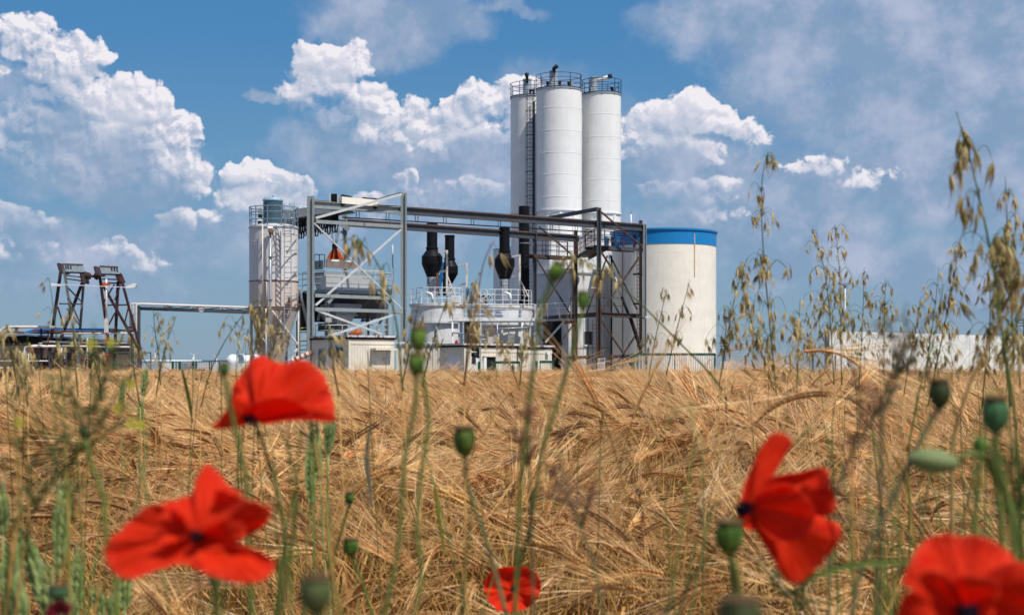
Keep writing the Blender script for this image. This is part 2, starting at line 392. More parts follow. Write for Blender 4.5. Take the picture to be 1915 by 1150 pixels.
class MB:
    """collects shapes given in world coordinates and links them as one mesh object"""
    def __init__(s): s.v = []; s.f = []; s.m = []; s.sm = []; s.cm = 0
    def add(s, vs, fs, smooth=False):
        b = len(s.v); s.v += [tuple(x) for x in vs]
        for f in fs: s.f.append([i + b for i in f]); s.m.append(s.cm); s.sm.append(smooth)
        return s
    def mi(s, i): s.cm = i; return s
    def box(s, a, b):
        (x0, y0, z0), (x1, y1, z1) = a, b
        vs = [(x, y, z) for z in (z0, z1) for y in (y0, y1) for x in (x0, x1)]
        return s.add(vs, [(0, 2, 3, 1), (4, 5, 7, 6), (0, 1, 5, 4), (2, 6, 7, 3), (0, 4, 6, 2), (1, 3, 7, 5)])
    def frame(s, a, b, up=Vector((0, 0, 1))):
        a, b = Vector(a), Vector(b); d = (b - a).normalized()
        if abs(d.dot(up)) > .98: up = Vector((0, 1, 0))
        x = d.cross(up).normalized(); y = x.cross(d).normalized()
        return a, b, x, y
    def bar(s, a, b, w, h=None, up=Vector((0, 0, 1))):
        h = h or w; a, b, x, y = s.frame(a, b, up)
        vs = [p + x * (sx * w / 2) + y * (sy * h / 2) for p in (a, b) for sx, sy in ((-1, -1), (1, -1), (1, 1), (-1, 1))]
        return s.add(vs, [(3, 2, 1, 0), (4, 5, 6, 7), (0, 1, 5, 4), (1, 2, 6, 5), (2, 3, 7, 6), (3, 0, 4, 7)])
    def ibeam(s, a, b, w, h, t=None, up=Vector((0, 0, 1))):
        t = t or h * .12; a, b, x, y = s.frame(a, b, up)
        s.bar(a + y * (h / 2 - t / 2), b + y * (h / 2 - t / 2), w, t, up)
        s.bar(a - y * (h / 2 - t / 2), b - y * (h / 2 - t / 2), w, t, up)
        return s.bar(a, b, w * .16, h - 2 * t, up)
    def hpost(s, a, b, w, d):
        """upright H section, flanges facing left and right"""
        a, b = Vector(a), Vector(b); t = w * .22
        s.bar(a + Vector((-w / 2 + t / 2, 0, 0)), b + Vector((-w / 2 + t / 2, 0, 0)), t, d)
        s.bar(a + Vector((w / 2 - t / 2, 0, 0)), b + Vector((w / 2 - t / 2, 0, 0)), t, d)
        return s.bar(a, b, w - 2 * t, d * .25)
    def tube(s, pts, r, n=8, smooth=True, cap=True):
        pts = [Vector(p) for p in pts]; rs = r if isinstance(r, (list, tuple)) else [r] * len(pts)
        ring = []; vs = []; nrm = None
        for i, p in enumerate(pts):
            d = (pts[min(i + 1, len(pts) - 1)] - pts[max(i - 1, 0)])
            d = d.normalized() if d.length > 1e-9 else Vector((0, 0, 1))
            if nrm is None:
                nrm = d.orthogonal().normalized()
            else:
                nrm = (nrm - d * nrm.dot(d))
                nrm = nrm.normalized() if nrm.length > 1e-6 else d.orthogonal().normalized()
            bn = d.cross(nrm)
            for k in range(n):
                a = 2 * PI * k / n
                vs.append(p + (nrm * math.cos(a) + bn * math.sin(a)) * rs[i])
        fs = [(i * n + k, i * n + (k + 1) % n, (i + 1) * n + (k + 1) % n, (i + 1) * n + k) for i in range(len(pts) - 1) for k in range(n)]
        if cap: fs += [tuple(range(n - 1, -1, -1)), tuple((len(pts) - 1) * n + k for k in range(n))]
        return s.add(vs, fs, smooth)
    def lathe(s, c, prof, n=48, smooth=True, cap=True, axis=None):
        """prof: list of (radius, z) about the point c"""
        c = Vector(c); vs = []
        q = axis.to_track_quat('Z', 'Y') if axis is not None else None
        for r, z in prof:
            for k in range(n):
                a = 2 * PI * k / n; p = Vector((r * math.cos(a), r * math.sin(a), z))
                if q: p = q @ p
                vs.append(c + p)
        # each band is its own strip so that hard profile corners stay hard
        for i in range(len(prof) - 1):
            b = vs[i * n:(i + 2) * n]
            s.add(b, [(k, (k + 1) % n, n + (k + 1) % n, n + k) for k in range(n)], smooth)
        if cap:
            s.add(vs[:n], [tuple(range(n - 1, -1, -1))]); s.add(vs[-n:], [tuple(range(n))])
        return s
    def poly(s, pts, thick):
        """flat outline (world points) given a thickness vector"""
        n = len(pts); t = Vector(thick); pts = [Vector(p) for p in pts]
        return s.add(pts + [p + t for p in pts], [tuple(range(n)), tuple(range(2 * n - 1, n - 1, -1))] + [(i, i + n, (i + 1) % n + n, (i + 1) % n) for i in range(n)])
    def build(s, name, m, parent=None, label=None, kind=None, smooth=None, raw=False):
        me = bpy.data.meshes.new(name)
        off = Vector((0, 0, 0)) if raw else woff(parent)
        me.from_pydata([(x - off.x, y - off.y, z - off.z) for x, y, z in s.v], [], s.f)
        ms = m if isinstance(m, (list, tuple)) else [m]
        for q in ms: me.materials.append(q)
        me.polygons.foreach_set('material_index', s.m)
        me.polygons.foreach_set('use_smooth', s.sm)
        me.update()
        o = bpy.data.objects.new(name, me); col.objects.link(o)
        if parent is not None: o.parent = parent
        if label: o['label'] = label
        if kind: o['kind'] = kind
        return o
def share(name, src, parent, loc, rz=0.0):
    """another piece with the mesh of src; loc is in world coordinates"""
    o = bpy.data.objects.new(name, src.data); col.objects.link(o)
    o.parent = parent; o.location = Vector(loc) - woff(parent); o.rotation_euler = (0, 0, rz)
    return o
def children(o): return [c for c in bpy.data.objects if c.parent == o]
def copy_tree(o, parent=None):
    c = o.copy(); col.objects.link(c); c.parent = parent
    for k in list(o.children): copy_tree(k, c)
    return c
def bez(p0, p1, p2, p3, n):
    out = []
    for i in range(n + 1):
        t = i / n; u = 1 - t
        out.append(p0 * u ** 3 + p1 * 3 * u * u * t + p2 * 3 * u * t * t + p3 * t ** 3)
    return out
def catmull(pts, n=6):
    pts = [Vector(p) for p in pts]; P = [pts[0] * 2 - pts[1]] + pts + [pts[-1] * 2 - pts[-2]]; out = []
    for i in range(1, len(P) - 2):
        a, b, c, d = P[i - 1:i + 3]
        for k in range(n):
            t = k / n
            out.append(.5 * ((2 * b) + (c - a) * t + (2 * a - 5 * b + 4 * c - d) * t * t + (3 * b - a - 3 * c + d) * t ** 3))
    out.append(pts[-1])
    return out

# ------------------------------------------------------------------ ground
def sheet(name, x0, x1, y0, y1, z, m):
    b = MB(); b.add([(x0, y0, z), (x1, y0, z), (x1, y1, z), (x0, y1, z)], [(0, 1, 2, 3)])
    return tag(b.build(name, m), kind='structure')
sheet('ground', -3000, 3000, -300, 4500, 0.0, M_SOIL)
sheet('yard', -70, 70, 84, 170, 0.006, M_YARD)

# ------------------------------------------------------------------ barley
def ribbon(b, pts, w0, w1, side):
    """thin strip of a few quads, narrowing"""
    vs = []; n = len(pts)
    for i, p in enumerate(pts):
        w = w0 + (w1 - w0) * i / (n - 1)
        vs += [p - side * w / 2, p + side * w / 2]
    b.add(vs, [(2 * i, 2 * i + 1, 2 * i + 3, 2 * i + 2) for i in range(n - 1)])

def barley_ear(b, R, base, d0, bend, bend_az, ear_l=.082, awn_l=.125, aw=.0010, ears=26, spread=.22):
    """one nodding ear: the neck starts at base in direction d0 and curves over by bend"""
    horiz = Vector((math.cos(bend_az), math.sin(bend_az), 0))
    def dirn(t):
        a = bend * t
        return (d0 * math.cos(a) + horiz * math.sin(a)).normalized()
    pts = [base.copy()]; p = base.copy()
    neck = .10
    for i in range(5):
        p = p + dirn((i + .5) / 8) * neck / 5; pts.append(p.copy())
    b.mi(2); b.tube(pts, [.0013] * 5 + [.0009], 3, True, False)
    d = dirn(.62); side = d.cross(Vector((0, 0, 1)))
    side = side.normalized() if side.length > .05 else Vector((1, 0, 0))
    roll = R.uniform(0, PI); side = Quaternion(d, roll) @ side; up = d.cross(side)
    for k in range(ears):
        t = k / ears
        dd = dirn(.62 + .38 * t)
        p = p + dd * ear_l / ears
        sg = 1 if k % 2 else -1
        gd = (dd * .92 + side * sg * .38).normalized()
        gl, gw = .0135 * (1 - .25 * t), .0036 * (1 - .3 * t)
        c0 = p + side * sg * .0012
        tip = c0 + gd * gl; mid = c0 + gd * gl * .45
        q = gd.cross(up).normalized()
        b.mi(1); b.add([c0, mid + q * gw, mid + up * gw * .8, mid - q * gw, mid - up * gw * .8, tip],
                       [(0, 1, 2), (0, 2, 3), (0, 3, 4), (0, 4, 1), (5, 2, 1), (5, 3, 2), (5, 4, 3), (5, 1, 4)])
        L = awn_l * R.uniform(.8, 1.1)
        ad = (dd + side * sg * spread * R.uniform(.5, 1.2) + up * R.uniform(-.16, .16)).normalized()
        cv = (side * sg * R.uniform(-.02, .10) + up * R.uniform(-.06, .06) + Vector((0, 0, -.03)))
        a = [tip, tip + ad * L * .5 + cv * L * .25, tip + ad * L + cv * L]
        ws = ad.cross(Vector((R.uniform(-1, 1), R.uniform(-1, 1), R.uniform(-1, 1)))).normalized()
        b.mi(0); ribbon(b, a, aw, aw * .35, ws)

MB_M = [M_AWN, M_EAR, M_STRAW]
def ear_variant(i, R, low=False):
    b = MB()
    h = R.uniform(.66, .80)
    lean = R.uniform(.05, .35); az = R.uniform(-.7, .7)
    d = Vector((math.cos(az) * math.sin(lean), math.sin(az) * math.sin(lean), math.cos(lean)))
    foot = Vector((0, 0, .0)) - d * h                      # the origin is where the neck begins
    b.mi(2); b.tube([foot, foot * .5 + Vector((R.uniform(-.02, .02), R.uniform(-.02, .02), 0)), Vector((0, 0, 0))], .0016, 3, True, False)
    barley_ear(b, R, Vector((0, 0, 0)), d, R.choice([.9, 1.4, 1.8, 2.1, 2.4, 2.6]) + R.uniform(-.2, .2), az + R.uniform(-.3, .3), spread=R.uniform(.12, .30))
    for k in range(R.choice([1, 2, 2])):                   # dry leaf
        t = R.uniform(.2, .6); p = foot * t; a = R.uniform(0, 2 * PI)
        hv = Vector((math.cos(a), math.sin(a), 0))
        pts = [p, p + hv * .05 + Vector((0, 0, .06)), p + hv * .11 + Vector((0, 0, .05)), p + hv * .15 + Vector((0, 0, -.03))]
        b.mi(2); ribbon(b, pts, .009, .002, hv.cross(Vector((0, 0, 1))).normalized())
    return b

def lib_object(b, name, coll):
    me = bpy.data.meshes.new(name)
    me.from_pydata(b.v, [], b.f)
    for q in MB_M: me.materials.append(q)
    me.polygons.foreach_set('material_index', b.m); me.polygons.foreach_set('use_smooth', b.sm)
    o = bpy.data.objects.new(name, me); coll.objects.link(o)
    return o

def scatter(name, pts, rots, scl, idx, coll, label):
    me = bpy.data.meshes.new(name)
    me.vertices.add(len(pts)); me.vertices.foreach_set('co', np.asarray(pts, np.float32).ravel())
    a = me.attributes.new('rot', 'FLOAT_VECTOR', 'POINT'); a.data.foreach_set('vector', np.asarray(rots, np.float32).ravel())
    a = me.attributes.new('scl', 'FLOAT', 'POINT'); a.data.foreach_set('value', np.asarray(scl, np.float32))
    a = me.attributes.new('idx', 'INT', 'POINT'); a.data.foreach_set('value', np.asarray(idx, np.int32))
    o = bpy.data.objects.new(name, me); col.objects.link(o)
    ng = bpy.data.node_groups.new(name + '_nodes', 'GeometryNodeTree')
    ng.interface.new_socket('Geometry', in_out='INPUT', socket_type='NodeSocketGeometry')
    ng.interface.new_socket('Geometry', in_out='OUTPUT', socket_type='NodeSocketGeometry')
    N = ng.nodes; L = ng.links
    gi, go = N.new('NodeGroupInput'), N.new('NodeGroupOutput')
    ci = N.new('GeometryNodeCollectionInfo'); ci.inputs['Collection'].default_value = coll
    ci.inputs['Separate Children'].default_value = True; ci.inputs['Reset Children'].default_value = True
    ip = N.new('GeometryNodeInstanceOnPoints'); ip.inputs['Pick Instance'].default_value = True
    def attr(nm, dt):
        n = N.new('GeometryNodeInputNamedAttribute'); n.data_type = dt; n.inputs['Name'].default_value = nm
        return [s for s in n.outputs if s.enabled and s.name == 'Attribute'][0]
    L.new(gi.outputs[0], ip.inputs['Points']); L.new(ci.outputs[0], ip.inputs['Instance'])
    L.new(attr('idx', 'INT'), ip.inputs['Instance Index'])
    e2r = N.new('FunctionNodeEulerToRotation'); L.new(attr('rot', 'FLOAT_VECTOR'), e2r.inputs[0]); L.new(e2r.outputs[0], ip.inputs['Rotation'])
    L.new(attr('scl', 'FLOAT'), ip.inputs['Scale']); L.new(ip.outputs[0], go.inputs[0])
    md = o.modifiers.new('scatter', 'NODES'); md.node_group = ng
    return tag(o, label, 'barley', kind='stuff')

rng = np.random.default_rng(7)
# a smooth random field on a grid for wind direction and height
def field_noise(seed, cell):
    r = np.random.default_rng(seed); gN = r.normal(size=(260, 260))
    def f(x, y):
        u = x / cell + 130; v = y / cell + 20
        u = np.clip(u, 0, 258); v = np.clip(v, 0, 258)
        i, j = u.astype(int), v.astype(int); fu, fv = u - i, v - j
        fu = fu * fu * (3 - 2 * fu); fv = fv * fv * (3 - 2 * fv)
        return (gN[i, j] * (1 - fu) + gN[i + 1, j] * fu) * (1 - fv) + (gN[i, j + 1] * (1 - fu) + gN[i + 1, j + 1] * fu) * fv
    return f
wind1, wind2, hgt1, hgt2 = field_noise(1, 1.3), field_noise(2, .45), field_noise(3, 1.6), field_noise(4, .5)
def lay(x, y):
    a = 2.6 + 1.0 * wind1(x, y) + .8 * wind2(x, y) + rng.normal(size=x.size) * .45
    tilt = .30 + .26 * hgt2(x + 3, y) + rng.normal(size=x.size) * .18
    z = .70 + .04 * hgt1(x, y) + .05 * hgt2(x, y) + rng.normal(size=x.size) * .028
    z -= .05 * np.exp(-((y - 2.0) / 1.6) ** 2)
    k = np.clip((y - 2.2) / 4.6, 0, 1); z += .105 * (1 - (1 - k) ** 1.8) + np.abs(rng.normal(size=x.size)) * .02 * k + (rng.random(x.size) < .05) * rng.random(x.size) * .05 * k
    for (bx, by, br, bh) in ((1.15, 8.0, .8, .13), (1.9, 8.5, .6, .10), (-.9, 9.0, .5, .07), (-2.2, 9.5, .5, .06), (.35, 10, .4, .07), (-.1, 13, .7, .08), (3.2, 12, .7, .08), (2.2, 14, .6, .10), (-3.6, 14, .6, .06)):
        z += bh * .5 * np.exp(-((x - bx) ** 2 + (y - by) ** 2) / br ** 2)
    return a, tilt, z
def rot_of(a, tilt):
    """turn about z by a, tipped over along that bearing"""
    n = a.size; out = np.zeros((n, 3))
    for i in range(n):
        q = Quaternion((0, 0, 1), a[i]) @ Quaternion((0, 1, 0), tilt[i])
        out[i] = q.to_euler()
    return out
if True:
    R = random.Random(11)
    lib1 = bpy.data.collections.new('barley_ears')
    for i in range(22): lib_object(ear_variant(i, R), 'ear_%02d' % i, lib1)
    # near ears one by one
    dens_near = 450
    n = int(dens_near * 40)
    y = 1.9 + (9.5 - 1.9) * np.sqrt(rng.random(n * 2)); x = (rng.random(n * 2) * 2 - 1) * (9.5 * .42 + .5)
    k = np.abs(x) < y * .42 + .5; x, y = x[k][:n], y[k][:n]
    a, tl, z = lay(x, y)
    scatter('barley_field', np.stack([x, y, z], 1), rot_of(a, tl), rng.uniform(1.0, 1.4, x.size), rng.integers(0, 22, x.size), lib1,
            'golden ripe barley with drooping bearded ears filling the foreground field')
    # farther: clumps of ears
    lib2 = bpy.data.collections.new('barley_clumps')
    for i in range(9):
        b = MB()
        for j in range(26):
            v = ear_variant(0, R); q = Quaternion((0, 0, 1), 1.0 * R.gauss(0, .5)) @ Quaternion((0, 1, 0), R.gauss(.3, .2))
            off = Vector((R.uniform(-.22, .22), R.uniform(-.22, .22), R.gauss(0, .03)))
            o0 = len(b.v); b.v += [tuple(q @ Vector(p) + off) for p in v.v]
            b.f += [[t + o0 for t in f] for f in v.f]; b.m += v.m; b.sm += v.sm
        lib_object(b, 'clump_%02d' % i, lib2)
    def clumps(y0, y1, d, s0, s1, half=.42):
        n = int(d * (half * (y1 * y1 - y0 * y0) + 1.0 * (y1 - y0)))
        y = np.sqrt(rng.random(n * 2) * (y1 * y1 - y0 * y0) + y0 * y0); x = (rng.random(n * 2) * 2 - 1) * (y1 * half + .5)
        k = np.abs(x) < y * half + .5; x, y = x[k][:n], y[k][:n]
        a, tl, z = lay(x, y)
        return x, y, a, tl * .6, z, rng.uniform(s0, s1, x.size)
    parts = [clumps(8.8, 26, 11, 1.0, 1.3), clumps(26, 46, 7.5, 1.0, 1.3), clumps(46, 82, 4.5, 1.0, 1.25)]
    cat = [np.concatenate([p[i] for p in parts]) for i in range(6)]
    scatter('barley_field_far', np.stack([cat[0], cat[1], cat[4]], 1), rot_of(cat[2], cat[3]), cat[5], rng.integers(0, 9, cat[0].size), lib2,
            'golden ripe barley stretching back to the concrete plant yard')

# ------------------------------------------------------------------ plant: shared helpers
E1, E2 = Vector((.8, .6, 0)), Vector((-.6, .8, 0))       # the plant is laid out along these two ground directions
UP = Vector((0, 0, 1))
def zv(v, Y): return CZ + (HV - v) * Y / F
def gp(u, Y, z=0.0): return Vector(((u - 957.5) * Y / F, Y, z))
def B(parent, name, m, p, q, w, h=None, kind='bar', label=None):
    """member between two (column, row, distance) points, w and h in metres"""
    a = at(*p) if isinstance(p, tuple) else p; b = at(*q) if isinstance(q, tuple) else q
    mb = MB()
    if kind == 'bar': mb.bar(a, b, w, h or w)
    elif kind == 'tube': mb.tube([a, b], w / 2, 8)
    elif kind == 'i': mb.ibeam(a, b, w, h)
    elif kind == 'h': mb.hpost(a, b, w, h or w)
    return mb.build(name, m, parent, label)
def pipe(parent, name, m, pts, r, n=8):
    P_ = [at(*p) if isinstance(p, tuple) else p for p in pts]
    out = [P_[0]]                                            # round the corners
    for i in range(1, len(P_) - 1):
        a, b, c = P_[i - 1], P_[i], P_[i + 1]
        k = min(r * 4, (a - b).length * .45, (c - b).length * .45)
        p, q = b + (a - b).normalized() * k, b + (c - b).normalized() * k
        for t in (0, .25, .5, .75, 1): out.append(p * (1 - t) ** 2 + b * 2 * t * (1 - t) + q * t * t)
    out.append(P_[-1])
    return MB().tube(out, r, n).build(name, m, parent)
def corner(uc, Y, uR, uL):
    """nearest corner of a block laid along E1/E2 and the lengths that end at columns uR and uL"""
    c = gp(uc, Y); kR, kL = (uR - 957.5) / F, (uL - 957.5) / F
    a = (kR * Y - c.x) / (E1.x - E1.y * kR); b = (kL * Y - c.x) / (E2.x - E2.y * kL)
    return c, a, b
def block(mb, c, a, b, z0, z1, o1=0.0, o2=0.0):
    p = c - E1 * o1 - E2 * o1; q = [p, p + E1 * (a + 2 * o1), p + E1 * (a + 2 * o1) + E2 * (b + 2 * o1), p + E2 * (b + 2 * o1)]
    vs = [(w.x, w.y, z) for z in (z0, z1) for w in q]
    return mb.add(vs, [(3, 2, 1, 0), (4, 5, 6, 7), (0, 1, 5, 4), (1, 2, 6, 5), (2, 3, 7, 6), (3, 0, 4, 7)])
def face_box(mb, c, ax, s0, s1, z0, z1, d0, d1):
    """box on a block's face: along ax from s0 to s1, standing out from d0 to d1"""
    n = -E2 if ax is E1 else -E1
    vs = [c + ax * s + n * d + UP * z for z in (z0, z1) for (s, d) in ((s0, d0), (s1, d0), (s1, d1), (s0, d1))]
    return mb.add(vs, [(0, 1, 2, 3), (7, 6, 5, 4), (0, 4, 5, 1), (1, 5, 6, 2), (2, 6, 7, 3), (3, 7, 4, 0)])
def railing(parent, pts, h, m, r=.022, mids=1, step=1.2, posts=True, closed=False):
    """guard rail along world points (at deck level): top rail > middle rails and posts"""
    pts = [Vector(p) for p in pts]; loop = pts + ([pts[0]] if closed else [])
    top = MB().tube([p + UP * h for p in loop], r, 6).build('railing', m, parent)
    for k in range(mids):
        MB().tube([p + UP * h * (k + 1) / (mids + 1) for p in loop], r * .75, 5).build('middle_rail', m, top)
    src = None
    for i in range(len(loop) - 1):
        L = (loop[i + 1] - loop[i]).length; n = max(1, round(L / step))
        for j in range(n + (1 if (i == len(loop) - 2 and not closed) else 0)):
            p = loop[i].lerp(loop[i + 1], j / n)
            if src is None:
                mb = MB(); mb.bar(p, p + UP * h, r * 1.8); src = mb.build('post', m, top); p0 = p
            else:
                o = bpy.data.objects.new('post', src.data); col.objects.link(o); o.parent = top; o.location = p - p0
    return top
def arc(c, R_, z, a0, a1, n): return [Vector((c.x + R_ * math.cos(a0 + (a1 - a0) * i / n), c.y + R_ * math.sin(a0 + (a1 - a0) * i / n), z)) for i in range(n + 1)]
def ladder(parent, foot, head, across, m, w=.4, r=.02, step=.3, cage=None, cage_dir=None, name='ladder'):
    """two rails and separate rungs; cage = (from height, hoop spacing, radius)"""
    foot, head = Vector(foot), Vector(head); ax = Vector(across).normalized() * w / 2
    rail = MB().bar(foot - ax, head - ax, r * 1.5).build(name, m, parent)
    MB().bar(foot + ax, head + ax, r * 1.5).build('side_rail', m, rail)
    L = (head - foot).length; n = int(L / step); d = (head - foot).normalized(); src = None
    for k in range(1, n):
        p = foot + d * k * step
        if src is None:
            src = MB().bar(p - ax, p + ax, r * 1.2).build('rung', m, rail); p0 = p
        else:
            o = bpy.data.objects.new('rung', src.data); col.objects.link(o); o.parent = rail; o.location = p - p0
    if cage:
        z0, sp, rad = cage; cd = Vector(cage_dir).normalized(); axn = ax.normalized(); k = 0; hs = None
        def hoop(p): return [p + cd * rad * (1 + math.cos(t)) + axn * rad * math.sin(t) for t in [PI + .5 + (2 * PI - 1.0) * i / 10 for i in range(11)]]
        while z0 + k * sp < L:
            p = foot + d * (z0 + k * sp)
            if hs is None: hs = MB().tube(hoop(p), r * .9, 4).build('cage_hoop', m, rail); ph = p
            else:
                o = bpy.data.objects.new('cage_hoop', hs.data); col.objects.link(o); o.parent = rail; o.location = p - ph
            k += 1
        for i in (2, 3, 5, 7, 8):
            a = hoop(foot + d * z0)[i]; b = hoop(head)[i]
            MB().bar(a, b, r * .8).build('cage_bar', m, rail)
    return rail

# ------------------------------------------------------------------ three tall silos
def tall_silo(u, Y, Rp, vt, vring, label, filt_u, filt_w, filt_vt, filt_vb, joints, postn, phase):
    R_ = px(Rp, Y); c = gp(u, Y); zt, zr = zv(vt, Y), zv(vring, Y)
    t = thing('tall_silo', label, 'silo', c, 'tall cement silos')
    MB().lathe(c, [(R_, zr), (R_, zt)], 72).build('body', M_SILO, t)
    MB().lathe(c, [(R_ - .06, 2.0), (R_ - .06, zr - .02)], 72).build('skirt', M_SILO, t)
    MB().lathe(c, [(R_ + .02, zr - .10), (R_ + .06, zr - .10), (R_ + .06, zr), (R_ + .01, zr)], 72, cap=False).build('base_ring', M_SILO, t)
    src = None
    for k in range(10):
        a = -PI / 2 + .05 + k * 2 * PI / 10; p = c + Vector((math.cos(a), math.sin(a), 0)) * (R_ - .03)
        d = Vector((math.cos(a), math.sin(a), 0))
        o = MB().bar(p + UP * 2.0, p + UP * (zr - .1), .22, .06, up=d).build('stiffener', M_SILO, t)
    for j in joints:
        z = zv(j, Y); MB().lathe(c, [(R_ + .001, z - .03), (R_ + .012, z - .015), (R_ + .012, z + .015), (R_ + .001, z + .03)], 72, cap=False).build('weld_band', M_SILO, t)
    MB().lathe(c, [(R_ + .03, zt - .12), (R_ + .05, zt - .08), (R_ + .05, zt + .02), (R_ - .3, zt + .10), (.1, zt + .25)], 72).build('roof', M_GALV, t)
    rp = arc(c, R_ + .02, zt, phase, phase + 2 * PI, 36)[:-1]
    top = MB().tube(rp + [rp[0]] if False else arc(c, R_ + .02, zt + 1.15, 0, 2 * PI, 36), .024, 5).build('railing', M_NAVY, t)
    for hh in (.42, .80): MB().tube(arc(c, R_ + .02, zt + hh, 0, 2 * PI, 36), .020, 5).build('middle_rail', M_NAVY, top)
    MB().tube(arc(c, R_ + .02, zt + .06, 0, 2 * PI, 36), .045, 5).build('toe_board', M_NAVY, top)
    for k in range(postn):
        a = phase + k * 2 * PI / postn; p = c + Vector((math.cos(a), math.sin(a), 0)) * (R_ + .02)
        MB().bar(p + UP * (zt - .15), p + UP * (zt + 1.17), .055).build('post', M_NAVY, top)
    Yf = Y - .5; fc = gp(filt_u, Yf); fr = px(filt_w / 2, Yf); z1 = zv(filt_vt, Yf)
    f = MB().lathe(fc, [(fr, zt), (fr, z1 - .1), (fr + .03, z1 - .1), (fr + .03, z1), (fr - .05, z1 + .03)], 28).build('filter_unit', M_GALV, t)
    for z in (zt + .45, zt + .95): MB().lathe(fc, [(fr + .003, z - .02), (fr + .02, z), (fr + .003, z + .02)], 28, cap=False).build('band', M_GALV, f)
    return t, c, R_, zt, fc, z1
SA = tall_silo(996, 132, 41.2, 184.5, 399, 'leftmost tall white silo, partly hidden, with a caged ladder down its right side', 986, 15.5, 149, 184, (258, 300, 345), 9, -2.2)
SB = tall_silo(1045.5, 128, 42.6, 170, 395, 'middle and widest tall white silo standing in front of its two neighbours', 1035.5, 16, 133.5, 165, (207, 249, 290, 330, 372), 9, -1.1)
SC = tall_silo(1125, 130, 36.3, 178.5, 400, 'rightmost tall white silo with a pale blower nozzle pointing right on top', 1110.5, 15, 145, 173, (218, 260, 300, 339, 378), 9, -.9)
for (t, c, R_, zt, fc, z1), kind in ((SA, 0), (SB, 1), (SC, 2)):
    if kind == 0: MB().tube([fc + UP * (z1 - .35) + Vector((0, -.3, 0)), fc + UP * (z1 + .05) + Vector((-.02, -.5, 0)), fc + UP * (z1 + .30) + Vector((-.05, -.75, 0))], [.1, .12, .2], 10).build('exhaust_nozzle', M_BLACKB, t)
    if kind == 1: MB().tube([fc + UP * (z1 - .2) + Vector((0, -.2, 0)), fc + UP * (z1 + .12) + Vector((0, -.4, 0)), fc + UP * (z1 + .30) + Vector((.25, -.6, 0))], [.12, .15, .17], 10).build('exhaust_nozzle', M_BLACKB, t)
    if kind == 2:
        f = MB().tube([fc + UP * (z1 - .35), fc + UP * (z1 - .20) + Vector((.6, -.2, 0)), fc + UP * (z1 - .02) + Vector((1.15, -.3, 0))], [.13, .14, .16], 10).build('exhaust_nozzle', M_PIPEW, t)
        MB().tube([fc + UP * (z1 - .02) + Vector((1.15, -.3, 0)), fc + UP * (z1 + .06) + Vector((1.45, -.35, 0))], .19, 10).build('nozzle_end', M_BLACKB, f)
    R = random.Random(kind)
    for k in range(5):
        a = R.uniform(-2.6, -.5); p = c + Vector((math.cos(a), math.sin(a), 0)) * (R_ * .75)
        MB().lathe(p, [(.09, zt), (.09, zt + .35), (.13, zt + .35), (.13, zt + .5)], 10).build('valve', M_GALV if k % 2 else M_BLACKB, t)
# caged ladder of the left silo
lf = gp(991, 129.4, 6.0); lh = gp(991, 129.4, zv(168, 129.4))
ladder(SA[0], lf, lh, (1, 0, 0), M_NAVY, .42, .025, .32, cage=(5.2, .98, .34), cage_dir=(0, -1, 0), name='caged_ladder')
B(SA[0], 'cable_duct', M_NAVY, (998.5, 190, 129.2), (998.5, 420, 129.2), .16, .1)
# ------------------------------------------------------------------ batching building under the silos
t = thing('batching_tower', 'tall white clad building below the three silos, behind the rusty steel tower', 'building', gp(1028, 122))
c, a, b = corner(1028, 122, 1167, 995)
mb = MB(); block(mb, c, a, b, 0, zv(441, 122)); mb.build('wall', M_WHITE, t)
mb = MB(); block(mb, c, a, b, zv(441, 122), zv(437, 122), .08); mb.build('roof', M_GALV, t)
def seams(c, a, z0, z1, t, n, ax=E1, m=None, gap=.015, out=.03):
    """cladding panels, each its own piece, with open joints between"""
    w = a / n
    for k in range(n):
        mb = MB(); face_box(mb, c, ax, k * w + gap, (k + 1) * w - gap, z0, z1, .002, out); mb.build('cladding_panel', m or M_WHITE, t)
seams(c, a, 2.0, zv(443, 122), t, 9); seams(c, b, 2.0, zv(443, 122), t, 3, E2)
c, a, b = corner(1064, 119.3, 1143, 1000)
t = thing('plant_room', 'lower white clad block with one dark window and rain gutter, at the foot of the silos', 'building', c)
zt_ = zv(511, 119.3)
mb = MB(); block(mb, c, a, b, 0, zt_); mb.build('wall', M_WHITE, t)
mb = MB(); block(mb, c, a, b, zt_, zt_ + .12, .10); mb.build('roof', M_GALV, t)
mb = MB(); block(mb, c, a, b, zt_ + .12, zt_ + .40, -.15); mb.build('parapet', M_WHITE, t)
seams(c, a, 1.6, zt_ - .15, t, 6); seams(c, b, .5, zt_ - .15, t, 4, E2)
mb = MB(); face_box(mb, c, E1, .2, a - .2, 2.75, 2.85, .031, .06); mb.build('rail_strip', M_GALV, t)
wz0, wz1 = zv(644, 120), zv(620, 120)
w = MB(); face_box(w, c, E1, 1.42, 2.15, wz0, wz1, .035, .07); w = w.build('window', M_GLASSD, t)
mb = MB(); face_box(mb, c, E1, 1.36, 2.21, wz0 - .13, wz0 - .02, .035, .16); mb.build('sill', M_WHITE, w)
for s in (1.38, 2.15): mb = MB(); face_box(mb, c, E1, s, s + .04, wz0, wz1, .035, .10); mb.build('frame', M_GALV, w)
# grey side building behind the third stack
c, a, b = corner(974, 131, 1000, 923)
t = thing('side_building', 'plain grey walled building behind the third black stack', 'building', c)
mb = MB(); block(mb, c, a, b, 0, zv(462, 131)); mb.build('wall', M_WHITE, t)
mb = MB(); block(mb, c, a, b, zv(462, 131), zv(460.5, 131), .06); mb.build('roof', M_GALV, t)
seams(c, b, .5, zv(463, 131), t, 3, E2)

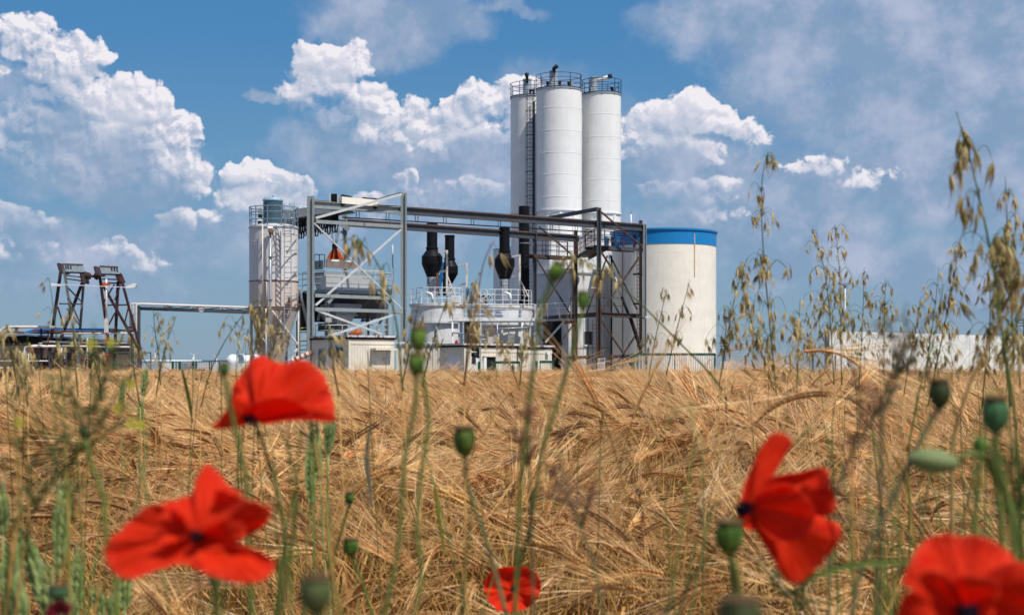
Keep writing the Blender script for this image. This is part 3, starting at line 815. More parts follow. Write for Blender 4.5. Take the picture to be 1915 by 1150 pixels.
# ------------------------------------------------------------------ mixers, stacks, balcony
def mixer(u, Y, Rp, vt, vm, label):
    c = gp(u, Y); R_ = px(Rp, Y); t = thing('mixer_drum', label, 'mixing drum', c, 'mixing drums')
    z1, z2 = zv(vt, Y), zv(vm, Y)
    MB().lathe(c, [(R_, z2), (R_, z1 - .2)], 56).build('upper_shell', M_WHITE, t)
    MB().lathe(c, [(R_ - .05, z1 - .2), (R_ + .10, z1 - .18), (R_ + .10, z1), (R_ - .3, z1 + .03)], 56).build('top_flange', M_RUSTW, t)
    MB().lathe(c, [(R_ * .9, 0), (R_ * .9, z2 - .22)], 56).build('lower_shell', M_WHITE, t)
    MB().lathe(c, [(R_ - .1, z2 - .22), (R_ + .06, z2 - .2), (R_ + .06, z2), (R_ - .02, z2)], 56).build('middle_flange', M_WHITE, t)
    for k in range(3):
        aa = -PI + .55 + k * 1.05; d = Vector((math.cos(aa), math.sin(aa), 0)); p = c + d * (R_ * .9 + .06)
        MB().bar(p, p + UP * (z2 - .22), .14, .12, up=d).build('stiffener', M_WHITE, t)
    return t, c, R_, z1
MX1 = mixer(818, 115, 50, 569, 600, 'white round mixing drum under the left pair of black stacks')
MX2 = mixer(938, 115.5, 58, 573, 604, 'white round mixing drum behind the balcony, under the right black stack')
railing(MX1[0], arc(MX1[1], MX1[2] - .05, MX1[3], PI + .15, 2 * PI - .25, 10), px(29, 115), M_RAILW, .028, 2)
railing(MX2[0], arc(MX2[1], MX2[2] - .05, MX2[3], PI + .3, 2 * PI - .2, 10), px(29, 115), M_RAILW, .028, 2)
def stack(u, Y, w, v0, v1, wb, vb1, vb2, vb3, wn, base, label):
    """black exhaust pipe widening to a bulb; base = (rows) of the bright lower piece"""
    c = gp(u, Y); r, rb, rn = px(w / 2, Y), px(wb / 2, Y), px(wn / 2, Y); t = thing('exhaust_stack', label, 'stack', c, 'black exhaust stacks')
    z = lambda v: zv(v, Y)
    MB().lathe(c, [(r, z(v1)), (r, z(v0)), (r * .88, z(v0)), (r * .88, z(v0) - .4)], 28, cap=False).build('pipe', M_BLACK, t)
    MB().lathe(c, [(r + .04, z(v0) - .12), (r + .04, z(v0) - .05)], 28, cap=False).build('rim', M_BLACK, t)
    MB().lathe(c, [(r, z(v1) - .05), (r + .06, z(v1) - .03), (r + .06, z(v1) + .12), (r, z(v1) + .14)], 28, cap=False).build('collar', M_BLACK, t)
    MB().lathe(c, [(r, z(v1 + 3)), (r + .05, z(v1 + 4)), (r, z(v1 + 6))], 28, cap=False).build('clamp', M_GALV, t)
    MB().lathe(c, [(rn, z(vb3)), (rb, z(vb2)), (rb, z(vb1)), (r, z(v1) - .05)], 32).build('bulb', M_BLACK, t)
    if base:
        q = MB().lathe(c, [(rn, z(base)), (rn, z(vb3) - .02)], 28).build('base_pipe', M_GALV, t)
        for v in (vb3 + 10, vb3 + 22): MB().lathe(c, [(rn + .002, z(v) - .03), (rn + .03, z(v)), (rn + .002, z(v) + .03)], 28, cap=False).build('band', M_GALV, q)
        for s in (-.6, .25): MB().bar(c + Vector((rn * s, -rn * .9, z(vb3 + 4))), c + Vector((rn * s, -rn * .9, z(vb3 + 14))), .05).build('hinge', M_BLACK, q)
    return t
stack(808, 114.5, 20, 418, 466, 39, 480, 494, 518, 20, 556, 'leftmost black exhaust stack with a wide bulb')
stack(841, 122, 18, 440, 486, 31, 499, 512, 530, 11, 556, 'second black exhaust stack, shorter and narrower, just right of the leftmost')
stack(943.5, 115, 19.5, 426, 472, 38, 485, 498, 522, 20, 560, 'right black exhaust stack with a wide bulb, beside the straight black chimney')
c = gp(980, 119); t = thing('black_chimney', 'straight tall black chimney in front of the leftmost tall silo', 'chimney', c)
MB().lathe(c, [(px(10, 119), zv(540, 119)), (px(10, 119), zv(386, 119)), (px(8.6, 119), zv(386, 119)), (px(8.6, 119), zv(392, 119))], 28, cap=False).build('pipe', M_BLACK, t)
MB().lathe(c, [(px(10.6, 119), zv(456, 119)), (px(10.6, 119), zv(454.6, 119))], 28, cap=False).build('bright_band', M_GALV, t)
for v in (402, 480, 510): MB().lathe(c, [(px(10.5, 119), zv(v, 119)), (px(10.5, 119), zv(v - 2, 119))], 28, cap=False).build('seam', M_BLACK, t)
MB().lathe(c, [(px(11, 119), 0), (px(11, 119), zv(540, 119))], 28).build('foot', M_BLACK, t)
for (u, v0, ux, Y, nm) in ((836, 468, 820, 113.6, 'left'), (873, 492, 858, 116.5, 'middle'), (972, 476, 957, 114.0, 'right')):
    t = thing('davit', 'rust spotted cream davit post with a short arm beside the %s black stack' % {'left': 'leftmost', 'middle': 'second', 'right': 'right hand'}[nm], 'davit', gp(u, Y), 'davit posts')
    B(t, 'post', M_RUSTW, (u, v0, Y), (u, 562, Y), .14); B(t, 'arm', M_PIPEW, (u, v0 + 1.5, Y), (ux, v0 + 4, Y + .2), .12)
    B(t, 'brace', M_PIPEW, (u + 1, v0 + 48, Y), (u + 17, 556, Y), .08); B(t, 'brace', M_PIPEW, (u + 4, v0 + 62, Y), (u + 11, 556, Y), .05)
    B(t, 'bracket', M_PIPEW, (u - 14, v0 + 41, Y + .4), (u, v0 + 38, Y), .06, .15)
# feed pipes and pumps between the stacks
t = thing('blue_pump', 'dark blue dosing pump between the leftmost and the second black stack', 'pump', gp(827, 116))
for (u0, u1, v0, v1) in ((823, 829, 490, 528), (819, 826, 514, 540), (828, 834, 520, 553)): mb = MB(); mb.lathe(gp((u0 + u1) / 2, 116), [(px((u1 - u0) / 2, 116), zv(v1, 116)), (px((u1 - u0) / 2, 116), zv(v0, 116))], 12); mb.build('vessel', M_BLUE2 if v0 < 515 else M_BLACK, t)
pipe(t, 'hose', M_RUST, [(817, 510, 113.4), (819, 530, 113.4), (821, 553, 113.4)], .07)
t = thing('blue_motor', 'small blue motor on the second mixing drum, right of the middle davit post', 'motor', gp(878, 116))
MB().lathe(gp(878, 116), [(.18, zv(568, 116)), (.22, zv(560, 116)), (.22, zv(545, 116)), (.1, zv(540, 116))], 12).build('housing', M_BLUE2, t)
B(t, 'junction_box', M_TEAL, (882, 530, 116), (888, 537, 116), .22)
pipe(t, 'vent_pipe', M_RUSTW, [(889, 568, 115), (889, 548, 115), (898, 548, 115), (898, 566, 115)], .05)
t = thing('valve_group', 'cluster of dark valves and levers on the deck in front of the right black stack', 'valves', gp(905, 115))
R = random.Random(5)
for k in range(9):
    u = R.uniform(893, 918); v = R.uniform(548, 566); MB().lathe(gp(u, 113.5 + R.random()), [(.03, zv(v + 5, 114)), (.12, zv(v + 3, 114)), (.12, zv(v, 114)), (.05, zv(v - 2, 114))], 10).build('valve', R.choice([M_BLACK, M_RUST, M_PIPEW]), t)
for k in range(3): pipe(t, 'pipe', M_PIPEW, [(895 + 8 * k, 568, 113), (900 + 8 * k, 552, 113), (908 + 8 * k, 550, 113)], .035)
for (u, Y, nm) in ((806, 112.4, 'left'), (952, 112.6, 'right')):
    t = thing('bent_vent', 'short bent white vent pipe on the %s mixing drum deck' % nm, 'vent', gp(u, Y), 'bent vent pipes')
    pipe(t, 'pipe', M_LAMPW, [(u - 9, 547, Y), (u + 2, 550, Y), (u + 3, 564, Y)], .10, 10)
# white cabinet between the drums
t = thing('control_cabinet', 'small white control cabinet on the deck between the two drums', 'cabinet', gp(852, 111))
mb = MB(); mb.box((gp(843, 111).x, 111, zv(568, 111)), (gp(862, 111).x, 111.8, zv(553, 111))); mb.build('housing', M_LAMPW, t)
mb = MB(); mb.box((gp(845, 111).x, 110.97, zv(566, 111)), (gp(860, 111).x, 110.99, zv(555, 111))); mb.build('door', M_WHITE, t)
# balcony
t = thing('balcony', 'long white railed balcony along the front of the mixing drums', 'balcony', gp(925, 110))
p0, p1 = at(846, 597, 109), at(1000, 597, 111)
mb = MB(); mb.bar(p0 - UP * .12 + Vector((0, 1.3, 0)), p1 - UP * .12 + Vector((0, 1.3, 0)), 2.6, .05); mb.build('deck', M_GALV, t)
B(t, 'edge_beam', M_WHITE, p0, p1, .08, .24)
railing(t, [p0 + Vector((0, 2.2, 0)), p0, p1], px(28, 110), M_RAILW, .026, 2, 1.05)
for k in range(5):
    q = p0.lerp(p1, .08 + k * .2); MB().bar(q - UP * .2, q + Vector((0, 2.5, -1.4)), .08).build('bracket', M_WHITE, t)
for u in (862, 888, 1001): B(t, 'column', M_LSILO if u < 900 else M_WHITE, (u, 600, 110.5), gp(u, 110.5), .22)
MB().box((gp(868, 112).x, 112.0, 0), (gp(893, 112).x, 112.4, zv(602, 112))).build('dark_opening', M_DARK, t)
t = thing('service_platform', 'white railed walkway joining the balcony to the rusty steel tower', 'walkway', gp(1030, 112))
p0, p1 = at(1002, 597, 111.3), at(1068, 594, 110.6)
mb = MB(); mb.bar(p0 + Vector((0, .6, -.1)), p1 + Vector((0, .6, -.1)), 1.2, .1); mb.build('deck', M_GALV, t)
railing(t, [p0, p1], px(28, 111), M_RAILW, .026, 2, 1.0)
c = gp(1008, 111.6); MB().lathe(c, [(px(8, 111), zv(597, 111)), (px(8, 111), zv(572, 111)), (px(9, 111), zv(572, 111)), (px(9, 111), zv(570, 111))], 24).build('white_tub', M_LSILO, t)
MB().box((gp(1016, 113).x, 113, 0), (gp(1050, 113).x, 113.3, zv(601, 113))).build('dark_opening', M_DARK, t)
B(t, 'brace', M_STEELL, (1056, 600, 111), (1020, 640, 111), .14)
B(t, 'brace', M_RSTEEL, (1050, 640, 112), (1030, 690, 112), .9, .2)

# ------------------------------------------------------------------ blue rimmed tank
c = gp(1241, 120); R_ = px(97.5, 120)
t = thing('storage_tank', 'large round cream tank with a bright blue band round its top', 'tank', c)
MB().lathe(c, [(R_, 0), (R_, zv(462, 120))], 112).build('wall', M_CREAM, t)
MB().lathe(c, [(R_ + .03, zv(463, 120)), (R_ + .03, zv(437, 120))], 112).build('blue_band', M_BLUE, t)
MB().lathe(c, [(R_ + .10, zv(438.5, 120)), (R_ + .12, zv(438, 120)), (R_ + .12, zv(435, 120)), (R_ - .1, zv(434, 120))], 112).build('rim', M_BLUE, t)
for u in (1289, 1161):
    s = (u - 1241) / 97.5; p = c + Vector((R_ * s, -R_ * math.sqrt(1 - s * s), 0)); d = (p - c).normalized()
    MB().bar(p + d * .03 + UP * (.0 if u < 1200 else zv(520, 118)), p + d * .03 + UP * zv(458 if u < 1200 else 440, 118), .05 if u < 1200 else .06, .03, up=d).build('seam_strip', M_RUST if u < 1200 else mat('rust_run', (.62, .42, .22), .7), t)
for v in (478, 500, 541, 590, 635): MB().lathe(c, [(R_ + .001, zv(v, 120) - .02), (R_ + .008, zv(v, 120)), (R_ + .001, zv(v, 120) + .02)], 112, cap=False).build('joint', M_CREAM, t)
t = thing('thin_mast', 'thin white mast rising behind the right end of the crane runway', 'mast', gp(1180, 124))
B(t, 'pole', M_LAMPW, (1180, 398, 124), (1180, 440, 124), .11, kind='tube'); B(t, 'tip', M_GALV, (1180, 395, 124), (1180, 398, 124), .2)

# ------------------------------------------------------------------ crane runway
t = RW = thing('crane_runway', 'long steel crane runway with two beams on tall posts, grey left, dark right', 'crane runway', gp(755, 98.5))
def b1(u): # the near beam's distance at column u
    k = (u - 957.5) / F; s = (k * 95 + 11.7) / (.8 - .6 * k); return 95 + .6 * s
def b2(u):
    k = (u - 957.5) / F; s = (k * 106.8 + 10.87) / (.78 - .63 * k); return 106.8 + .63 * s
ZB1 = zv(376, 95); HB = .44
def beam(name, m, u0, u1, fy, ztop, h=HB, w=.30):
    a = gp(u0, fy(u0), ztop - h / 2); b = gp(u1, fy(u1), ztop - h / 2)
    return MB().ibeam(a, b, w, h, h * .10).build(name, m, RW)
beam('runway_beam', M_STEEL, 583, 753, b1, ZB1); beam('runway_beam', M_DSTEEL, 756, 1204, b1, ZB1)
beam('runway_beam', M_STEEL, 520, 648, b2, ZB1 - .02); beam('runway_beam', M_DSTEEL, 649, 1082, b2, ZB1 - .02)
for fy, u0, u1 in ((b1, 583, 1200), (b2, 649, 1078)):
    MB().bar(gp(u0, fy(u0), ZB1 + .03), gp(u1, fy(u1), ZB1 + .03), .07, .06).build('crane_rail', M_RUST, RW)
# conductor line below the near beam with its hangers
ca, cb = gp(640, b1(640) - .1, ZB1 - .95 + .08), gp(1112, b1(1112) - .1, ZB1 - .95 + .20)
MB().bar(ca, cb, .05, .07).build('conductor_bar', M_BLACK, RW)
for k in range(9):
    p = ca.lerp(cb, .05 + k * .108); MB().bar(p, p + UP * .42, .04).build('hanger', M_BLACK, RW); MB().bar(p + E1 * .2, p + E1 * .2 + UP * .42, .04).build('hanger', M_BLACK, RW)
    MB().bar(p, p + E1 * .2, .04).build('hanger', M_BLACK, RW)
for (u, vt, fy, w, m, d) in ((581, 367, b1, .40, M_STEEL, -.25), (755, 361, b1, .36, M_STEEL, -.25), (1120, 389, b1, .30, M_DSTEEL, -.25), (1198, 412, b1, .24, M_DSTEEL, .2), (1206, 419, b1, .22, M_STEEL, -.2), (645, 400, b2, .30, M_STEEL, 0), (1000, 432, b2, .32, M_DSTEEL, 0), (1076.5, 431, b2, .30, M_RSTEEL, 0), (1119.5, 515, b1, .34, M_RSTEEL, -.27)):
    Y = fy(u) + d; MB().hpost(gp(u, Y, 0), gp(u, Y, zv(vt, Y)), w, w).build('column', m, RW)
MB().hpost(gp(533, 103, 0), gp(533, 103, ZB1 - .5), .3, .3).build('column', M_STEEL, RW)
Ya, Yb = b1(588) - .5, b1(752) - .5
SB_ = [((590, 408), (750, 363.5), .14, M_STEELL), ((590, 414.5), (752, 424), .20, M_STEEL), ((588, 418), (752, 578), .08, M_STEELL), ((751, 428), (590, 571), .11, M_STEELL),
       ((588, 552.5), (730, 558), .20, M_STEEL), ((588, 578), (752, 583), .20, M_STEEL), ((593, 581), (714, 625), .12, M_STEELL), ((614, 629), (750, 584), .12, M_STEELL)]
for (p, q, w, m) in SB_:
    f = lambda u: Ya + (Yb - Ya) * (u - 588) / 164
    B(RW, 'brace', m, (*p, f(p[0])), (*q, f(q[0])), w)
B(RW, 'brace', M_DSTEEL, (700, 376, 99), (750, 361.5, 98.3), .12); B(RW, 'tie_beam', M_STEEL, (540, 430.5, 103.5), (643, 434.5, 106.7), .14, .16)
B(RW, 'gusset', M_STEEL, (738, 397, 98.2), (752, 401, 98.2), .06, .28); B(RW, 'gusset', M_STEEL, (640, 420, 106.4), (652, 430, 106.4), .2, .3)
B(RW, 'brace', M_DSTEEL, (1118, 391, 107.8), (1028, 408, 112), .26, .24)
B(RW, 'brace', M_RSTEEL, (1122, 395, 107.8), (1200, 460, 109.7), .10)
B(RW, 'brace', M_RSTEEL, (1008, 424, 116), (1068, 475, 117.6), .10)
for (p, q) in (((1001, 480, 116.5), (1067, 588, 117.8)), ((1073, 484, 117.9), (1002, 594, 116.4)), ((1122, 468, 108), (1143, 500, 108.8)), ((1136, 478, 110), (1096, 590, 110)),
               ((1141, 478, 111), (1192, 580, 110.5)), ((1195, 482, 110), (1125, 583, 108.4)), ((1125, 600, 108.4), (1192, 700, 110)), ((1190, 625, 110), (1140, 702, 109)),
               ((1003, 612, 116.4), (1022, 648, 117)), ((1073, 606, 118), (1034, 660, 117.5)), ((1180, 592, 110), (1200, 650, 109.7)), ((1147, 566, 111), (1160, 590, 111))):
    B(RW, 'brace', M_RSTEEL, p, q, .10)
# bridge crane on the runway
t = BC = thing('bridge_crane', 'travelling crane with a cream end carriage and black looping cables, on the runway', 'crane', gp(665, b1(665), ZB1))
pa, pb = gp(637, b1(637), ZB1 + .16), gp(704, b1(704), ZB1 + .12)
MB().bar(pa, pb, .34, .40).build('end_carriage', M_CREAM, t)
for s in (.04, .95): q = pa.lerp(pb, s); MB().lathe(q - UP * .2, [(.16, -.08), (.16, .08)], 16, axis=E2).build('wheel', M_BLACK, t)
MB().bar(pa.lerp(pb, .3) + UP * .24, pa.lerp(pb, .02) + UP * .30, .2, .08).build('buffer', M_BLACK, t); MB().bar(pa.lerp(pb, .62) + UP * .24, pa.lerp(pb, .98) + UP * .25, .2, .10).build('motor', M_BLACK, t)
MB().bar(pa - E1 * .45 - UP * .1, pa - E1 * .45 + UP * .34, .34, .3).build('motor', M_BLACK, t); MB().bar(pa - E1 * .75 - UP * .3, pa - E1 * .75 + UP * .4, .06, .1).build('bracket', M_STEELL, t)
MB().bar(pa - E1 * .18 - UP * .2, pa - E1 * .18 + UP * .34, .06, .2).build('bracket', M_STEELL, t)
ga, gb_ = gp(655, b1(655), ZB1 - .30), gp(655, b1(655), ZB1 - .30) + E2 * 8.9
MB().ibeam(ga + E1 * .2, gb_ + E1 * .2, .3, .55).build('bridge_girder', M_STEEL, t)
MB().ibeam(ga - E1 * 1.1, gb_ - E1 * 1.1, .3, .5).build('bridge_girder', M_CREAM, t)
MB().bar(ga - E1 * .4 - UP * .25, gb_ - E1 * .4 - UP * .25, .08, .1).build('cable_track', M_BLACK, t)
R = random.Random(3)
for k in range(23):
    p = (ga - E1 * .45 - UP * .35).lerp(gb_ - E1 * .45 - UP * .35, .10 + k * .033); r = .19 + R.random() * .05; dz = .85 + R.random() * .30
    MB().tube([p + E2 * (-r) + UP * .25, p - E2 * r * 1.1 - UP * dz * .6, p - E2 * r * .5 - UP * dz, p + E2 * r * .5 - UP * dz, p + E2 * r * 1.1 - UP * dz * .6, p + E2 * r + UP * .25], .045, 5).build('festoon_loop', M_BLACKB, t)
    if k % 2 == 0: MB().bar(p + UP * .3, p - UP * .40, .20, .14).build('cable_trolley', M_BLACK, t)
# grab hanging from it
Yg = 101.5; t = thing('grab', 'orange clamshell grab hanging on wires over the hopper', 'grab', gp(626, Yg, zv(480, Yg)))
for s in (-1, 1):
    xs = [(0, 466), (2.5 * s, 464), (9 * s, 472), (15 * s, 483), (10 * s, 487), (1 * s, 487)]
    MB().poly([at(626 + dx, v, Yg - .5) for dx, v in xs], (0, 1.0, 0)).build('shell', M_ORANGE, t)
    B(t, 'arm', M_BLACK, (626 + 2 * s, 463, Yg - .55), (626 + 6 * s, 484, Yg - .55), .08)
MB().box(at(621, 466, Yg - .3), at(631, 458, Yg + .3)).build('head', M_BLACK, t)
for u in (618, 621, 629, 632, 635): B(t, 'wire', M_BLACK, (u, 427, Yg), (626 + (u - 626) * .4, 460, Yg), .025)

# ------------------------------------------------------------------ hopper station
t = HP = thing('hopper_station', 'grey steel hopper platform with railings, standing between the two left runway posts', 'hopper', gp(607, 99))
c, a, b = corner(607, 99, 733, 566)
zd = zv(541, 99)
mb = MB(); block(mb, c, a, b, zd - .22, zd); mb.build('deck', M_STEEL, t)
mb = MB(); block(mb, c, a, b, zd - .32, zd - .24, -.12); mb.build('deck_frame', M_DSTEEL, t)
mb = MB(); face_box(mb, c, E1, 0, a, zd + .005, zd + .16, -.05, -.02); mb.build('toe_board', M_STEELL, t)
railing(t, [c + E2 * b + UP * zd, c + UP * zd, c + E1 * a + UP * zd, c + E1 * a + E2 * b + UP * zd], px(35, 99), M_STEELL, .028, 2, 1.25)
ci = c + E1 * .9 + E2 * .9
def frustum(mb, c, a, b, z0, z1, i0):
    """block whose bottom is drawn in by i0 on every side"""
    q1 = [c, c + E1 * a, c + E1 * a + E2 * b, c + E2 * b]; d = c + E1 * i0 + E2 * i0
    q0 = [d, d + E1 * (a - 2 * i0), d + E1 * (a - 2 * i0) + E2 * (b - 2 * i0), d + E2 * (b - 2 * i0)]
    vs = [(w.x, w.y, z0) for w in q0] + [(w.x, w.y, z1) for w in q1]
    return mb.add(vs, [(3, 2, 1, 0), (4, 5, 6, 7), (0, 1, 5, 4), (1, 2, 6, 5), (2, 3, 7, 6), (3, 0, 4, 7)])
aw, bw = a - 1.6, max(b - 1.2, 1.5)
mb = MB(); frustum(mb, ci - E1 * .3, aw, bw, zd + .01, zd + 1.0, .15); mb.build('hopper_wall', M_STEELL, t)
mb = MB(); block(mb, ci - E1 * .4, aw + .1, bw + .1, zd + 1.0, zd + 1.14); mb.build('hopper_rim', M_STEEL, t)
u0 = at(607, 500, 100.2)
mb = MB(); face_box(mb, Vector((u0.x, u0.y, 0)), E1, .1, 2.25, zv(500, 100), zv(484, 100), 0, .08); mb.build('rubber_lip', M_RUSTW if False else mat('lip_brown', (.24, .19, .17), .7, var=.2, streak=.4), t)
for s in (.45, 1.5): mb = MB(); face_box(mb, Vector((u0.x, u0.y, 0)), E1, s, s + .55, zv(488, 100), zv(484.5, 100), .09, .1); mb.build('highlight_patch', M_LAMPW, t)  # white strips laid on the lip as painted highlights
mb = MB(); face_box(mb, Vector((u0.x, u0.y, 0)), E2, .05, 1.1, zv(503, 100), zv(486, 100), 0, .08); mb.build('side_plate', M_STEEL, t)
mb = MB(); face_box(mb, Vector((u0.x, u0.y, 0)), E1, 2.3, 4.2, zv(503.5, 100), zv(501, 100), -.3, .05); mb.build('cover_plate', M_STEELL, t)
railing(t, [at(588, 500, 101), at(607, 500, 100)], px(24, 100), M_DSTEEL, .03, 0, .8)
zf = zd - .35
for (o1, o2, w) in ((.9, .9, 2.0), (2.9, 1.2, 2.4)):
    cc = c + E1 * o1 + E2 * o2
    mb = MB(); frustum(mb, cc, w + .5, 2.0, zf - 1.3, zf, .55); mb.build('hopper_funnel', M_DSTEEL, t)  # darker steel colour deepens the shade below the deck
cc = c + E1 * 1.0 + E2 * .5
for (z1, z0, i, w) in ((zv(566, 99), zv(573, 99), 0, 2.0), (zv(573, 99), zv(586, 99), .28, 1.9), (zv(585, 99), zv(589, 99), 0, 1.6), (zv(589, 99), zv(606, 99), .22, 1.35)):
    mb = MB(); frustum(mb, cc + E1 * (2.0 - w) / 2 + E2 * (2.0 - w) / 2, w, w, z0, z1, i); mb.build('discharge_chute', M_STEELL if i else M_STEEL, t)
mb = MB(); block(mb, c + E1 * 2.2 + E2 * 1.9, a - 2.3, .3, zv(592, 99), zf); mb.build('dark_panel', M_DARK, t)  # dark sheet put in for the shade under the deck
mb = MB(); block(mb, c + E2 * 2.3, 2.4, .3, zv(600, 99), zf); mb.build('dark_panel', M_DARK, t)  # second sheet painting the deck's shade, behind the left end
for (s1, s2, w) in ((.25, .15, .24), (a - .3, .15, .24), (.25, b - .3, .22), (a - .3, b - .3, .22)):
    p = c + E1 * s1 + E2 * s2; MB().hpost(p, p + UP * (zd - .3), w, w).build('leg', M_STEEL, t)
for (p, q) in (((613, 567, 99), (632, 546, 99.5)), ((727, 570, 101.5), (706, 546, 101)), ((594, 600, 100), (603, 570, 100)), ((700, 628, 102), (722, 578, 102)), ((598, 578, 100), (608, 600, 100))):
    B(t, 'strut', M_STEEL, p, q, .16)
pl = [at(590, 628, 99.5), at(617, 628, 98.5), at(730, 627, 102)]
railing(t, pl, px(20, 99), M_STEELL, .03, 1, 1.0)
B(t, 'red_pole', M_RSTEEL, (687, 582, 101), (687, 624, 101), .12); B(t, 'beam', M_DSTEEL, (595, 612, 101), (650, 612, 101), .2, .5)
B(t, 'junction_box', M_STEELL, (614.5, 594, 98.8), (614.5, 603, 98.8), .33)
for (u, v, s, n) in ((680, 597, -1, 'left'), (698, 597, 1, 'right')):
    q = thing('floodlight', 'small floodlight on the %s side of the red pole under the hopper' % n, 'floodlight', at(u, v, 100.8), 'floodlights under the hopper')
    MB().poly([at(u - 6, v + 3 - s * 2, 100.8), at(u + 6, v + 1 + s * -2.5, 100.8), at(u + 5, v - 2 - s * 2, 100.8), at(u - 4, v - s * 0 - 1, 100.8)], (0, .25, 0)).build('housing', M_DSTEEL, q)
    B(q, 'arm', M_DSTEEL, (u, v, 101), (687, 601, 101), .05)
t = thing('thin_antenna', 'thin grey antenna pole beside the right end of the hopper platform', 'antenna', gp(734.5, 100.6))
B(t, 'pole', M_STEEL, (735.5, 500, 100.6), (735.5, 690, 100.6), .05); B(t, 'aerial', M_STEELL, (734, 458, 100.6), (734.5, 500, 100.6), .09, kind='tube')
t = thing('chute_tube', 'rusty orange tube lying on the roof of the cream container', 'tube', at(665, 620, 93.5))
MB().tube([at(653, 627, 93.5), at(664, 622, 93.5), at(677, 620, 93.5)], [px(4, 93), px(6, 93), px(5.5, 93)], 14).build('tube', M_BELT, t)
t = thing('conveyor_tube', 'orange striped rusty tube sloping up beside the cream container', 'tube', at(570, 664, 93))
MB().tube([at(545, 676, 93), at(583, 659, 93)], px(4.5, 93), 14).build('tube', M_BELT, t)
for k in range(4): p = at(549 + 9 * k, 674.3 - 4 * k, 93); MB().lathe(p, [(px(5, 93), -.08), (px(5, 93), .08)], 14, axis=(at(583, 659, 93) - at(545, 676, 93))).build('pale_band', M_PIPEW, t)
# dark machinery behind the cylinder legs
t = thing('stair_flight', 'steel stair with yellow edged steps behind the small silo', 'stair', gp(570, 100))
for k in range(9):
    v = 614 + 8.2 * k; B(t, 'step', M_YEL if k in (0, 2, 4, 6) else M_DSTEEL, (556 - k * .3, v, 99.5), (583, v - 2, 99.5), .25, .05)
for u in (556, 584): B(t, 'side', M_BLACK, (u, 540 if u > 570 else 600, 99.4), (u, 700, 99.4), .12)
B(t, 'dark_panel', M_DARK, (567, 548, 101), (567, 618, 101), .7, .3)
railing(t, [at(557, 545, 100), at(600, 543, 101)], px(32, 100), M_RAIL, .028, 2, .7)

# ------------------------------------------------------------------ small silo with filter
def text_mesh(name, body, size, m, parent, loc, rot, ext=.003, align='CENTER'):
    cu = bpy.data.curves.new(name, 'FONT'); cu.body = body; cu.size = size; cu.extrude = ext; cu.align_x = align; cu.align_y = 'CENTER'
    o = bpy.data.objects.new(name, cu); col.objects.link(o); bpy.context.view_layer.update()
    me = bpy.data.meshes.new_from_object(o.evaluated_get(bpy.context.evaluated_depsgraph_get())); bpy.data.objects.remove(o)
    me.materials.clear(); me.materials.append(m); o = bpy.data.objects.new(name, me); col.objects.link(o); o.parent = parent; o.location = Vector(loc) - woff(parent); o.rotation_euler = rot; return o

Y = 95; c = gp(512, Y); R_ = px(45.6, Y); z = lambda v: zv(v, Y)
t = thing('small_silo', 'shorter white and cream silo with a blue grey filter on top and a ladder', 'silo', c)
MB().lathe(c, [(R_, z(526)), (R_, z(427))], 72).build('upper_shell', M_LSILO, t)
MB().lathe(c, [(R_, z(574)), (R_, z(527.5))], 72).build('lower_shell', M_LSILO2, t)
MB().lathe(c, [(R_ * .34, z(692)), (R_ - .02, z(574))], 72).build('cone', M_CONE, t)
MB().lathe(c, [(R_ * .74 + .01, z(622) - .02), (R_ * .74 + .04, z(622)), (R_ * .74 + .01, z(622) + .03)], 60, cap=False).build('cone_seam', M_CONE, t)
MB().lathe(c, [(R_ * .93 + .01, z(581) - .02), (R_ * .93 + .04, z(581)), (R_ * .93 + .01, z(581) + .03)], 60, cap=False).build('cone_seam', M_RUST, t)
for v, m in ((527, M_RUST), (574.5, M_CONE), (428, M_GALV), (454, M_LSILO)): MB().lathe(c, [(R_, z(v) - .03), (R_ + (.05 if v != 454 else .008), z(v)), (R_, z(v) + .03)], 72, cap=False).build('seam_ring', m, t)
MB().lathe(c, [(R_ + .02, z(427)), (R_ + .02, z(425)), (R_ - .3, z(421)), (.2, z(419))], 72).build('roof', M_LSILO, t)
top = MB().tube(arc(c, R_ - .02, z(389), 0, 2 * PI, 40), .03, 6).build('railing', M_RAIL, t)
for v in (399.5, 413): MB().tube(arc(c, R_ - .02, z(v), 0, 2 * PI, 40), .025, 5).build('middle_rail', M_RAIL, top)
for k in range(11):
    aa = -PI / 2 - 1.25 + k * 2 * PI / 11; p = c + Vector((math.cos(aa), math.sin(aa), 0)) * (R_ - .02)
    MB().bar(p + UP * z(426), p + UP * z(388), .06).build('post', M_RAIL, top)
fc = gp(510.5, Y - .1)
f = MB().lathe(fc, [(px(18, Y), z(424)), (px(18, Y), z(376))], 40).build('filter_unit', M_FILT, t)
MB().lathe(fc, [(px(19, Y), z(377)), (px(19.2, Y), z(375)), (px(17, Y), z(371.5)), (px(9, Y), z(369.6)), (.02, z(369))], 40).build('lid', M_FILTL, f)
for v in (388, 400, 412): MB().lathe(fc, [(px(18, Y), z(v) - .02), (px(18.5, Y), z(v)), (px(18, Y), z(v) + .02)], 40, cap=False).build('band', M_FILT, f)
MB().bar(fc + UP * z(369), fc + UP * z(366.5), .05).build('knob', M_BLACK, f)
R = random.Random(9)
for k in range(6): MB().box(at(480.5 + R.random() * 4, 419 - k * 6, Y - .9), at(488 + R.random() * 3, 415 - k * 6, Y - .5)).build('valve_block', R.choice([M_BLACKB, M_LAMPW, M_GALV]), t)
ladder(t, gp(538, 93.0, 0.2), gp(538, 93.0, z(388)), (1, -.1, 0), M_GALV, .40, .03, .30, cage=(9.0 - .2, .45, .34), cage_dir=(0.3, -1, 0))
